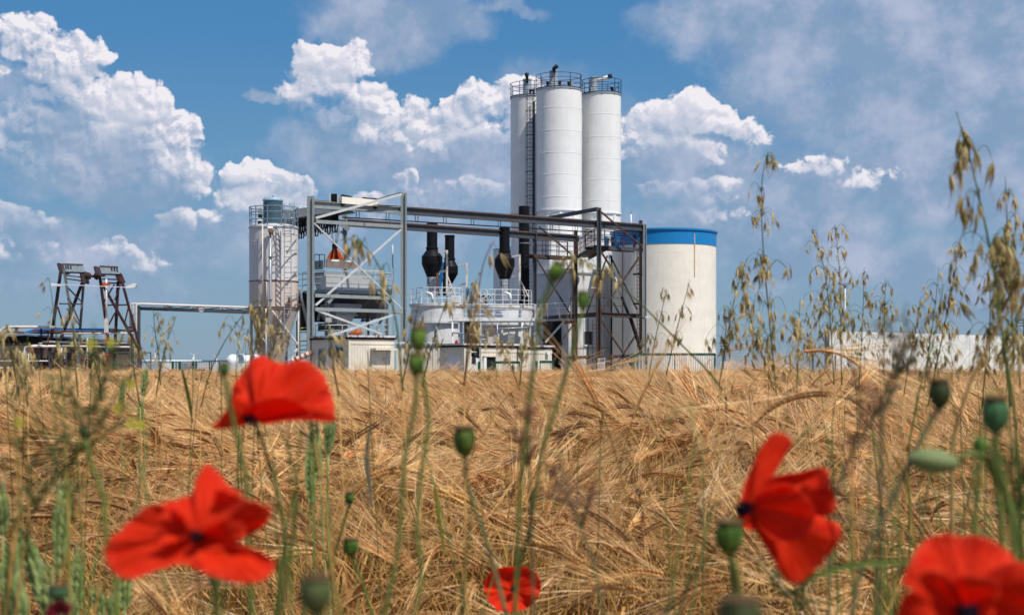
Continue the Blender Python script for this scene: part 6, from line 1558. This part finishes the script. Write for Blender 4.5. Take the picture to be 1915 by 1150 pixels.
blade('hanging dry pale leaf left of the stacked seed heads', [(692, 800), (686, 850), (690, 900), (697, 950)], 1.8, 9, leafmat('leaf_dry', (.42, .44, .28), (.58, .56, .38), .3, .6))
blade('dry green leaf in front of the grey posts at left', [(340, 690), (352, 740), (360, 790)], 2.4, 7, M_STEM)

# green wheat
def wheat(label, top, foot, w, Y, stem=None, seed=0):
    a, b = at(*top, Y), at(*foot, Y); L = (a - b).length; d = (a - b).normalized(); R = random.Random(seed)
    t = thing('green_wheat', label, 'wheat', Vector((b.x, b.y, 0)), 'green wheat ears'); side = Vector((0, -1, 0)).cross(d).normalized(); front = Vector((0, -1, 0)); ww = px(w / 2, Y); n = max(8, int(L / .0052)); src = None
    bendw = R.uniform(-.012, .012)
    for k in range(n):
        f = k / n; pr = (.75 + .5 * math.sin(PI * min(1, f * 1.1 + .12))) * (1 if f < .85 else (1 - f) / .15 * .6 + .4)
        for s in (-1, 1, 0):
            if s == 0 and k % 2: continue
            base = b + d * L * f + side * (bendw * f * f) + side * s * ww * .28 + front * (.0015 if s == 0 else 0); gd = (d + side * s * .42 + front * (.30 if s == 0 else .1)).normalized(); gl = .0150 * pr * R.uniform(.85, 1.12); gw = ww * .31 * pr * R.uniform(.85, 1.1)
            x = gd.cross(front).normalized(); y = gd.cross(x)
            mb = MB(); ring = []
            for (tt, rr) in ((0, .3), (.3, .95), (.6, .9), (1.0, .08)):
                ring += [base + gd * gl * tt + (x * math.cos(q * PI / 2.5) + y * math.sin(q * PI / 2.5) * .8) * gw * rr for q in range(5)]
            mb.add(ring, [(j * 5 + q, j * 5 + (q + 1) % 5, (j + 1) * 5 + (q + 1) % 5, (j + 1) * 5 + q) for j in range(3) for q in range(5)], True)
            if src is None: o0 = None
            mb.build('grain', M_WHEAT, t)
    aw = MB()
    for k in range(46):
        p = b + d * L * R.uniform(.1, 1) + side * R.uniform(-.4, .4) * ww; q = (d + side * R.uniform(-.3, .3) + front * R.uniform(-.2, .3)).normalized(); ribbon(aw, [p, p + q * .014], .0006, .0002, side)
    aw.build('awns', M_WAWN, t, kind='stuff')
    pts = to_ground([b + d * .01] + ([at(*q, Y * 1.005) for q in stem] if stem else []) + [b + Vector((0, .005, -.08))] if not stem else [b + d * .01] + [at(*q, Y * 1.005) for q in stem], Y)
    MB().tube(pts, .0014, 6).build('stem', M_WHEAT, t)
wheat('tallest green wheat ear at the lower left', (114, 896), (112, 1062), 30, 1.7, None, 1)
wheat('leaning green wheat ear left of the tallest one', (50, 988), (82, 1130), 34, 1.6, None, 2)
wheat('green wheat ear cut by the left edge', (14, 1020), (22, 1150), 34, 1.5, None, 3)
wheat('small green wheat ear right of the tallest one', (142, 1030), (146, 1140), 20, 1.9, None, 4)
wheat('green wheat ear at the bottom below the lower left poppy', (238, 1052), (232, 1142), 22, 1.9, None, 5)
wheat('small wheat tip at the bottom edge at left', (184, 1100), (188, 1160), 17, 2.0, None, 6)
wheat('highest of three green wheat ears under the upper poppy', (582, 786), (598, 894), 17, 2.3, [(602, 950), (604, 1010)], 7)
wheat('left one of three green wheat ears under the upper poppy', (576, 818), (584, 944), 15, 2.35, [(588, 990), (586, 1040)], 8)
wheat('right one of three green wheat ears under the upper poppy', (619, 786), (613, 848), 17, 2.3, [(612, 920), (613, 1000)], 9)
wheat('thin green wheat ear in the far barley at left', (232, 712), (226, 756), 10, 4.2, None, 10)
wheat('second thin green wheat ear in the far barley below the trestles', (272, 690), (268, 740), 10, 4.0, None, 11)
wheat('shortest green wheat ear in the far barley at left', (264, 752), (260, 786), 9, 4.0, None, 12)

for i, (tp, ft, w_, Yw_, lab) in enumerate((((8, 905), (4, 1000), 24, 1.9, 'green wheat ear highest at the very left edge'), ((78, 1060), (92, 1160), 26, 1.5, 'green wheat ear between the leaning one and the tallest one'),
        ((36, 1085), (40, 1170), 30, 1.35, 'blurred green wheat ear in the bottom left corner'), ((212, 1120), (214, 1170), 18, 1.8, 'green wheat tip at the bottom, left of the poppy stem'), ((128, 1110), (132, 1170), 22, 1.6, 'green wheat ear behind the dark red flower'))):
    wheat(lab, tp, ft, w_, Yw_, None, 20 + i)

# wild oats
def spikelet_mesh(m, awn=True):
    """hanging spikelet: two open husks with bent awns; the origin is its attachment, it hangs along -Z"""
    mb = MB()
    for s in (-1, 1):
        x = Vector((s * .0012, 0, 0)); tipx = Vector((s * .0030, 0, -.024))
        pts = [Vector((0, 0, 0)), Vector((s * .0020, 0, -.006)), Vector((s * .0030, 0, -.014)), tipx]; rs = [.0004, .0015, .0013, .0002]
        mb.tube(pts, rs, 5, True, False)
    mb.tube([Vector((0, 0, -.002)), Vector((0, .0008, -.010)), Vector((0, 0, -.018))], [.0007, .0015, .0003], 5, True, False)
    if awn:
        for s in (-1, 1): mb.tube([Vector((0, 0, -.012)), Vector((s * .003, .002, -.026)), Vector((s * .012, .002, -.036))], [.00035, .0003, .0001], 3, False, False)
    me = bpy.data.meshes.new('spikelet'); me.from_pydata([tuple(v) for v in mb.v], [], mb.f); me.materials.append(m); me.polygons.foreach_set('use_smooth', mb.sm); return me
SPK = [spikelet_mesh(M_OAT), spikelet_mesh(M_OAT), spikelet_mesh(M_OATD)]
def oat(label, path, Y, spread, n, seed, frac=.6, size=1.0, droop=1.0, stem_m=None, lean=0.0, dark=.25, r=.0013, ground=True, one_sided=0):
    """wild oat: path runs from the tip down the stem; spikelets hang from thin arching branches in whorls"""
    lft = path[0][0] < 1110; Y *= 1.3; n = round(n * (.5 if lft else .86)); spread *= 1.12; size *= .86 if lft else .96
    R = random.Random(seed); w = pathw(path, Y, Y * 1.03); full = to_ground(w, Y) if ground else w
    t = thing('wild_oat', label, 'wild oat', Vector((full[-1].x, full[-1].y, 0)), 'wild oats')
    st = MB().tube(w, [r * (.35 + .65 * min(1, i / (len(w) * .7))) for i in range(len(w))], 6).build('stem', stem_m or M_STEM, t)
    if ground: MB().tube(full[len(w) - 1:], [r * .8, r * .6, r * .5, r * .5, r * .5][:len(full) - len(w) + 1], 5).build('lower_stem', M_STRAW, t)
    # arc length along the visible part
    acc = [0]
    for i in range(1, len(w)): acc.append(acc[-1] + (w[i] - w[i - 1]).length)
    T = acc[-1] * frac; br = MB(); off = woff(t); k = 0; whorls = max(3, int(n / 7)); sp = px(spread, Y)
    def point(s):
        for i in range(1, len(w)):
            if acc[i] >= s: return w[i - 1].lerp(w[i], (s - acc[i - 1]) / (acc[i] - acc[i - 1]))
        return w[-1]
    for h in range(whorls):
        f = (h + R.uniform(.1, .9)) / whorls; p = point(T * f); m_ = max(2, round(n / whorls * (.6 + .8 * f)))
        for j in range(m_):
            sx = R.uniform(-1, 1) if not one_sided else R.uniform(-.2, 1) * one_sided
            reach = sp * (.22 + .78 * f) * R.uniform(.15, 1.0)
            e = p + Vector((sx * reach, R.uniform(-.6, .6) * reach, R.uniform(-.1, .7) * reach * droop * .8 + .004))
            mid = p.lerp(e, .55) + Vector((0, 0, reach * .35))
            e2 = e + Vector((sx * .010, 0, -R.uniform(.004, .018) * droop))
            br.tube(catmull([p, mid, e, e2], 3), [.00045] * 8 + [.0003] * 2, 3, False, False)
            for q in range(R.choice([1, 1, 2])):
                o = bpy.data.objects.new('spikelet', SPK[2] if R.random() < dark else SPK[0]); col.objects.link(o); o.parent = t
                pos = e2 if q == 0 else mid.lerp(e, .6); o.location = pos - off
                o.rotation_euler = (R.gauss(0, .22), R.gauss(-sx * .25, .22), R.uniform(0, PI)); s = size * R.uniform(.75, 1.15); o.scale = (s, s, s); k += 1
    br.build('branches', stem_m or M_STEM, t, kind='stuff')
    return t
oat('tallest slim wild oat in front of the sky, right of the blue banded tank', [(1436, 284), (1426, 330), (1424, 400), (1430, 500), (1440, 610), (1452, 740)], 2.3, 66, 62, 1, .85, 1.0, 1.2)
oat('big blurred wild oat with brown spikelets near the top right corner', [(1788, 208), (1812, 290), (1836, 390), (1856, 490), (1872, 600), (1890, 760)], 1.45, 92, 58, 2, .85, 1.15, 1.2, dark=.55, r=.0016)
oat('bushy wild oat left of the light mast', [(1516, 428), (1540, 500), (1550, 570), (1556, 650), (1560, 720)], 2.7, 74, 66, 3, .85, .95)
oat('bushy wild oat overlapping the light mast', [(1562, 420), (1570, 510), (1572, 600), (1574, 720)], 2.8, 70, 56, 4, .8, .95, dark=.15)
oat('loose wild oat in front of the left part of the concrete wall', [(1656, 520), (1654, 600), (1652, 700)], 2.9, 60, 44, 5, .8, .9)
oat('wild oat bending right in front of the concrete wall', [(1722, 556), (1712, 620), (1700, 680), (1690, 740)], 2.8, 50, 34, 6, .7, .9)
oat('dense wild oat left of the big blurred one', [(1796, 446), (1784, 520), (1768, 600), (1748, 700), (1735, 760)], 2.5, 62, 62, 7, .85, 1.0)
oat('dense wild oat at the right edge with yellow spikelets', [(1900, 396), (1896, 480), (1900, 580), (1908, 720)], 2.0, 60, 56, 8, .85, 1.05, dark=.3)
oat('lower wild oat between the big blurred one and the right edge', [(1850, 500), (1852, 580), (1846, 660), (1836, 760)], 2.3, 56, 44, 9, .8, 1.0)
oat('thin wild oat right beside the blue banded tank', [(1398, 480), (1378, 540), (1362, 620), (1345, 720)], 2.5, 52, 46, 10, .8, .95)
oat('slanting wild oat leaning left from the tallest one', [(1388, 520), (1402, 590), (1424, 660), (1448, 730)], 2.4, 48, 44, 11, .8, .95)
oat('pale ripe wild oat with white husks low in front of the fence', [(1478, 600), (1500, 625), (1524, 660), (1560, 720)], 2.6, 44, 34, 12, .6, 1.0, dark=0, stem_m=M_STRAW)
oat('brown wild oat in front of the blue banded tank wall', [(1290, 524), (1278, 570), (1262, 630), (1246, 700)], 3.0, 30, 22, 13, .7, .95, dark=.5, stem_m=M_STEMD)
oat('small wild oat left of the brown one on the tank wall', [(1246, 540), (1238, 580), (1224, 640), (1214, 700)], 3.0, 30, 18, 14, .7, .95, dark=.5, stem_m=M_STEMD)
oat('long arching wild oat reaching left across the rusty steel tower', [(1034, 486), (1080, 484), (1130, 510), (1200, 570), (1270, 640), (1330, 700), (1350, 730)], 1.9, 26, 26, 15, .35, 1.0, 1.4, dark=.3)
oat('wild oat arching over the mixing drums in front of the third stack', [(925, 448), (905, 490), (892, 560), (880, 640), (868, 720)], 1.7, 34, 12, 16, .5, 1.1, dark=.1, stem_m=M_STRAW)
oat('hanging wild oat in front of the balcony', [(884, 540), (880, 590), (874, 650), (868, 720)], 1.9, 34, 20, 17, .6, 1.1, dark=.2)
oat('wild oat in front of the second cabin', [(1010, 560), (990, 610), (978, 660), (972, 720)], 2.1, 36, 26, 18, .7, 1.0, dark=.2)
oat('slanting wild oat stem over the open doorway', [(905, 600), (930, 640), (958, 690), (972, 730)], 2.1, 30, 14, 19, .7, 1.0, dark=.2, stem_m=M_STRAW)
oat('pale wild oat in front of the left mixing drum', [(786, 552), (776, 600), (764, 660), (752, 720)], 2.2, 36, 30, 20, .75, 1.0, dark=.1)
oat('wild oat above the corrugated screen', [(838, 560), (822, 600), (804, 660), (790, 720)], 2.4, 40, 30, 21, .75, .9, dark=.25)
oat('arching wild oat drooping over the hopper platform', [(620, 452), (660, 448), (694, 474), (722, 530), (742, 610), (750, 700), (754, 730)], 1.6, 30, 24, 22, .4, 1.0, 1.5, dark=.15, one_sided=0)
oat('wild oat in front of the container corner', [(612, 600), (618, 640), (624, 690), (634, 740)], 1.7, 26, 18, 23, .6, 1.0, dark=.2)
oat('wild oat over the small silo cone', [(484, 540), (490, 590), (480, 640), (462, 700)], 2.2, 40, 44, 24, .8, 1.0, dark=.2)
oat('wild oat in front of the small silo ladder', [(522, 600), (514, 640), (500, 690), (490, 740)], 2.1, 34, 30, 25, .8, 1.0, dark=.15)
oat('thin wild oat leaning right under the round sign', [(478, 560), (446, 600), (414, 650), (392, 700), (376, 760)], 2.4, 34, 22, 26, .45, .9, dark=.3)
oat('wild oat seen against the gap left of the round sign', [(286, 572), (290, 620), (296, 660), (300, 720)], 2.5, 40, 26, 27, .7, .9, dark=.35)
oat('second wild oat against the gap, leaning right', [(330, 590), (312, 640), (300, 690), (292, 740)], 2.5, 34, 22, 28, .65, .9, dark=.35)
oat('wild oat in front of the right trestle foot', [(236, 600), (244, 650), (252, 700), (262, 760)], 2.3, 30, 24, 29, .7, 1.0, dark=.1)
oat('wild oat in front of the left trestle', [(128, 560), (136, 610), (140, 670), (146, 740)], 2.2, 36, 30, 30, .7, .9, dark=.2)
oat('sparse wild oat left of the trestles', [(92, 520), (100, 580), (108, 650), (118, 730)], 2.3, 40, 16, 31, .7, .9, dark=.4)
oat('dense pale wild oat at the left edge', [(12, 610), (18, 650), (26, 690), (36, 740)], 2.0, 40, 52, 32, .8, 1.05, dark=.05)
oat('second dense pale wild oat near the left edge', [(52, 630), (50, 670), (48, 710), (52, 760)], 2.1, 34, 40, 33, .8, 1.0, dark=.05)
oat('wild oat between the trestles and the white pipes', [(176, 620), (178, 660), (184, 700), (190, 750)], 2.3, 30, 26, 34, .7, .95, dark=.15)
oat('airy green wild oat between the light mast and the loose one', [(1616, 500), (1614, 580), (1610, 660), (1606, 730)], 3.0, 56, 40, 51, .85, .85, dark=.05)
oat('airy pale wild oat filling the gap left of the dense right hand ones', [(1756, 500), (1748, 580), (1736, 660), (1728, 730)], 2.7, 56, 42, 52, .85, .85, dark=.05)
oat('tall wild oat at the far right corner behind the big blurred one', [(1880, 330), (1884, 430), (1890, 540), (1896, 680)], 1.9, 60, 48, 53, .85, .95, dark=.15)
oat('short green wild oat low in front of the wire fence', [(1496, 560), (1494, 620), (1492, 680), (1490, 740)], 2.8, 46, 32, 54, .8, .85, dark=.05)
stem_only('thick brown stalk slanting up to the right edge', [(1925, 500), (1880, 590), (1830, 680), (1796, 770), (1780, 840)], 1.5, .0022, leafmat('stalk_brown', (.34, .20, .07), (.46, .30, .12), .1, .6), 'stalk', 'stalk')
stem_only('long green stem rising at the far right edge', [(1862, 560), (1880, 660), (1896, 760), (1904, 860)], 1.6, .0018, M_STEM, 'stalk', 'stalk')
stem_only('thin green stalk in front of the wall, left of the slanting seed head stem', [(1764, 530), (1750, 620), (1722, 720), (1700, 830)], 1.9, .0013, M_STEM, 'stalk', 'stalk')

# weeds with fine leaves
def weed(label, stems, Y, n, ll, m, seed, mf=None, nf=0, name='weed', cat='weed', r=.0012):
    R = random.Random(seed); allp = []; t = None
    for i, sp_ in enumerate(stems):
        w = pathw(sp_, Y, Y * 1.02)
        if i == 0: w2 = to_ground(w, Y); t = thing(name, label, cat, Vector((w2[-1].x, w2[-1].y, 0)))
        else: w2 = w
        MB().tube(w2, [r * (.4 + .6 * min(1, j / len(w))) for j in range(len(w2))], 5).build('branch', M_STEMD if m is not M_WEED else M_STEM, t); allp.append(w)
    lv = MB()
    for k in range(n):
        w = R.choice(allp); p = R.choice(w[:-1]); d = Vector((R.uniform(-1, 1), R.uniform(-.8, .8), R.uniform(-.1, 1.1))).normalized(); L = ll * R.uniform(.5, 1.2)
        ribbon(lv, [p, p + d * L * .5 + Vector((0, 0, .001)), p + d * L], .0016, .0004, d.cross(Vector((R.random(), R.random(), R.random()))).normalized())
        for q in range(3):
            p2 = p + d * L * R.uniform(.3, .9); d2 = (d + Vector((R.uniform(-1, 1), R.uniform(-1, 1), R.uniform(-.5, .8)))).normalized(); ribbon(lv, [p2, p2 + d2 * L * .35], .0013, .0005, d2.orthogonal().normalized())
    lv.build('leaves', m, t, kind='stuff')
    if nf:
        fl = MB()
        for k in range(nf):
            w = R.choice(allp); p = w[R.randrange(0, 3)] + Vector((R.uniform(-1, 1), R.uniform(-1, 1), R.uniform(-1, 1))) * .008
            for a in range(5): d = Vector((math.cos(a * 1.256), R.uniform(-.3, .3), math.sin(a * 1.256))); ribbon(fl, [p, p + d * .0035], .0022, .0015, d.cross(Vector((0, -1, 0))).normalized())
        fl.build('flowers', mf, t, kind='stuff')
weed('feathery green weed with small yellow flowers at left, below the trestles', [[(182, 640), (178, 700), (172, 760), (158, 820), (120, 880), (80, 920), (40, 960), (16, 1000)], [(90, 900), (60, 960), (50, 1040)], [(150, 830), (130, 900), (140, 980)], [(238, 700), (210, 750), (170, 810), (120, 880)], [(60, 770), (90, 830), (110, 885)], [(250, 780), (200, 810), (150, 845)], [(30, 820), (50, 870), (60, 940)], [(205, 660), (190, 720), (175, 770)], [(120, 700), (140, 760), (158, 815)]], .98, 150, .018, M_WEED, 41, M_WEEDY, 7)
weed('dark blurred weed head in front of the concrete wall', [[(1690, 580), (1696, 640), (1680, 700), (1650, 770)], [(1730, 600), (1710, 660), (1684, 700)], [(1660, 600), (1674, 660), (1680, 700)]], .9, 34, .012, M_DGRASS, 42, name='seeding_weed')
weed('reddish thin weed branch in the middle of the barley', [[(1044, 800), (1052, 880), (1080, 970), (1112, 1060), (1130, 1160)], [(1010, 930), (1060, 940), (1090, 985)], [(1120, 880), (1100, 940), (1090, 985)], [(1010, 860), (1040, 900), (1062, 930)]], 1.0, 60, .012, M_PURP, 43, name='red_weed')
weed('reddish grass spray between the sideways poppy and the slanting stem', [[(1700, 700), (1650, 760), (1600, 840), (1570, 900), (1550, 980)], [(1600, 700), (1610, 780), (1590, 850)], [(1690, 650), (1660, 720), (1630, 790)]], 1.1, 90, .014, M_PURP, 44, name='red_weed')
weed('reddish weed tip beside the middle green stems', [[(985, 760), (988, 820), (990, 880)], [(960, 800), (975, 840), (988, 870)]], 1.0, 40, .010, M_PURP, 45, name='red_weed')
weed('low green leafy weed at the bottom right below the sideways poppy', [[(1470, 1010), (1480, 1060), (1490, 1120), (1500, 1170)], [(1520, 1040), (1505, 1090), (1498, 1140)], [(1430, 1060), (1460, 1100), (1490, 1130)]], 1.4, 70, .018, M_WEED, 46)
weed('green leafy weed at the right edge below the blue green seed head', [[(1890, 850), (1895, 920), (1900, 1000), (1905, 1160)], [(1850, 880), (1875, 940), (1897, 990)], [(1915, 880), (1908, 930), (1900, 980)]], 1.05, 80, .022, M_WEED, 47)

# single barley ears that stand out
def lone_ear(label, u, v, Y, az, lean, bend, seed, s=1.0):
    R = random.Random(seed); b = MB(); base = at(u, v, Y); d = Vector((math.cos(az) * math.sin(lean), math.sin(az) * math.sin(lean), math.cos(lean)))
    b.mi(2); b.tube([Vector((base.x - d.x * .4, base.y + .05, 0)), base - d * .2, base], .0016, 4, True, False)
    barley_ear(b, R, base, d, bend, az, .09 * s, .14 * s, .0010, 30)
    t = thing('barley_ear', label, 'barley', Vector((base.x, base.y, 0)), 'single barley ears')
    parts_ = {0: ('awns', M_AWN), 1: ('grains', M_EAR), 2: ('stem', M_STRAW)}
    for mi, (nm, m) in parts_.items():
        q = MB()
        for f, mm, sm in zip(b.f, b.m, b.sm):
            if mm == mi: q.add([b.v[i] for i in f], [tuple(range(len(f)))], sm)
        q.build(nm, m, t, kind='stuff' if mi < 2 else None)
lone_ear('broad pale barley ear hanging left, right of the sideways poppy', 1652, 822, 2.3, PI, .2, 2.3, 51, 1.3)
lone_ear('arching barley ear on a yellow stalk above the sideways poppy', 1404, 722, 2.6, 0, .5, 2.2, 52, 1.1)
lone_ear('upright dark barley ear in the middle of the field', 1150, 846, 3.2, PI, .25, .3, 53, 1.0)
lone_ear('second dark barley ear below and right of the upright one', 1160, 885, 3.0, 0, .1, .4, 54, 1.0)
lone_ear('barley ear nodding right, left of the topmost green stems', 930, 765, 3.2, 0, .5, 1.9, 55, 1.0)
lone_ear('barley ear standing against the foot of the blue banded tank', 1300, 704, 5.5, 0, .5, 1.4, 56, .9)
lone_ear('yellowish barley ear below the notice board', 1085, 728, 5.0, 0, .6, 1.4, 57, .9)
lone_ear('barley ear hanging at the left under the lower poppy', 840, 950, 2.6, PI, .2, 2.4, 58, 1.0)
# scattered green grass stems in the barley
R = random.Random(77); gb = MB()
for k in range(50):
    Yk = R.uniform(2.3, 7); u = R.choice([R.uniform(0, 520), R.uniform(1300, 1915), R.uniform(0, 1915)]); v = R.uniform(690, 860) if k % 3 else R.uniform(655, 720)
    p = at(u, v, Yk); q = Vector((p.x + R.uniform(-.06, .06), p.y, .1)); m_ = p.lerp(q, .5) + Vector((R.uniform(-.02, .02), 0, 0))
    gb.tube(catmull([q, m_, p, p + Vector((R.uniform(-.03, .03), 0, -.01 + R.random() * .02))], 3), [.0009] * 7 + [.0006] * 3, 4, True, False)
gb.build('grass_stems', M_STEM, None, 'scattered thin green grass stems standing in the ripe barley', 'stuff')['category'] = 'grass'

# tangle of thin stems and narrow leaves of the field margin, between the flowers
R = random.Random(123); tg = MB(); tg2 = MB(); tg3 = MB()
for k in range(100):
    Yk = R.uniform(1.0, 2.2); u = R.choice([R.uniform(-20, 620), R.uniform(-20, 1000), R.uniform(1240, 1930), R.uniform(1500, 1930)]); v = R.uniform(760, 1130)
    p = at(u, v, Yk); q = Vector((p.x + R.uniform(-.12, .12), p.y + R.uniform(-.05, .05), .3)); m_ = p.lerp(q, .5) + Vector((R.uniform(-.05, .05), 0, 0)); tip = p + Vector((R.uniform(-.05, .05), R.uniform(-.03, .03), R.uniform(-.02, .03)))
    c_ = catmull([q, m_, p, tip], 4); (tg if k % 4 else tg2).tube(c_, [.0010] * 8 + [.0008, .0007, .0006, .0004, .0003], 4, True, False)
    for j in range(R.choice([0, 1, 2])):
        s0 = c_[R.randrange(2, 7)]; sd = R.choice([-1, 1]); e = s0 + Vector((sd * R.uniform(.02, .06), R.uniform(-.02, .02), R.uniform(.01, .06))); e2 = e + Vector((sd * R.uniform(.01, .04), 0, R.uniform(-.05, 0)))
        ribbon(tg3, catmull([s0, e, e2], 4), .0034, .0006, Vector((.2, -.3, .9)).normalized())
tg.build('margin_stems', M_STEM, None, 'thin green stems tangled among the poppies at the field margin', 'stuff')['category'] = 'stems'
tg2.build('margin_straws', M_STRAW, None, 'thin dry straws tangled among the poppies at the field margin', 'stuff')['category'] = 'straws'
tg3.build('margin_leaves', M_STEM, None, 'narrow curling grass leaves among the poppies at the field margin', 'stuff')['category'] = 'grass leaves'
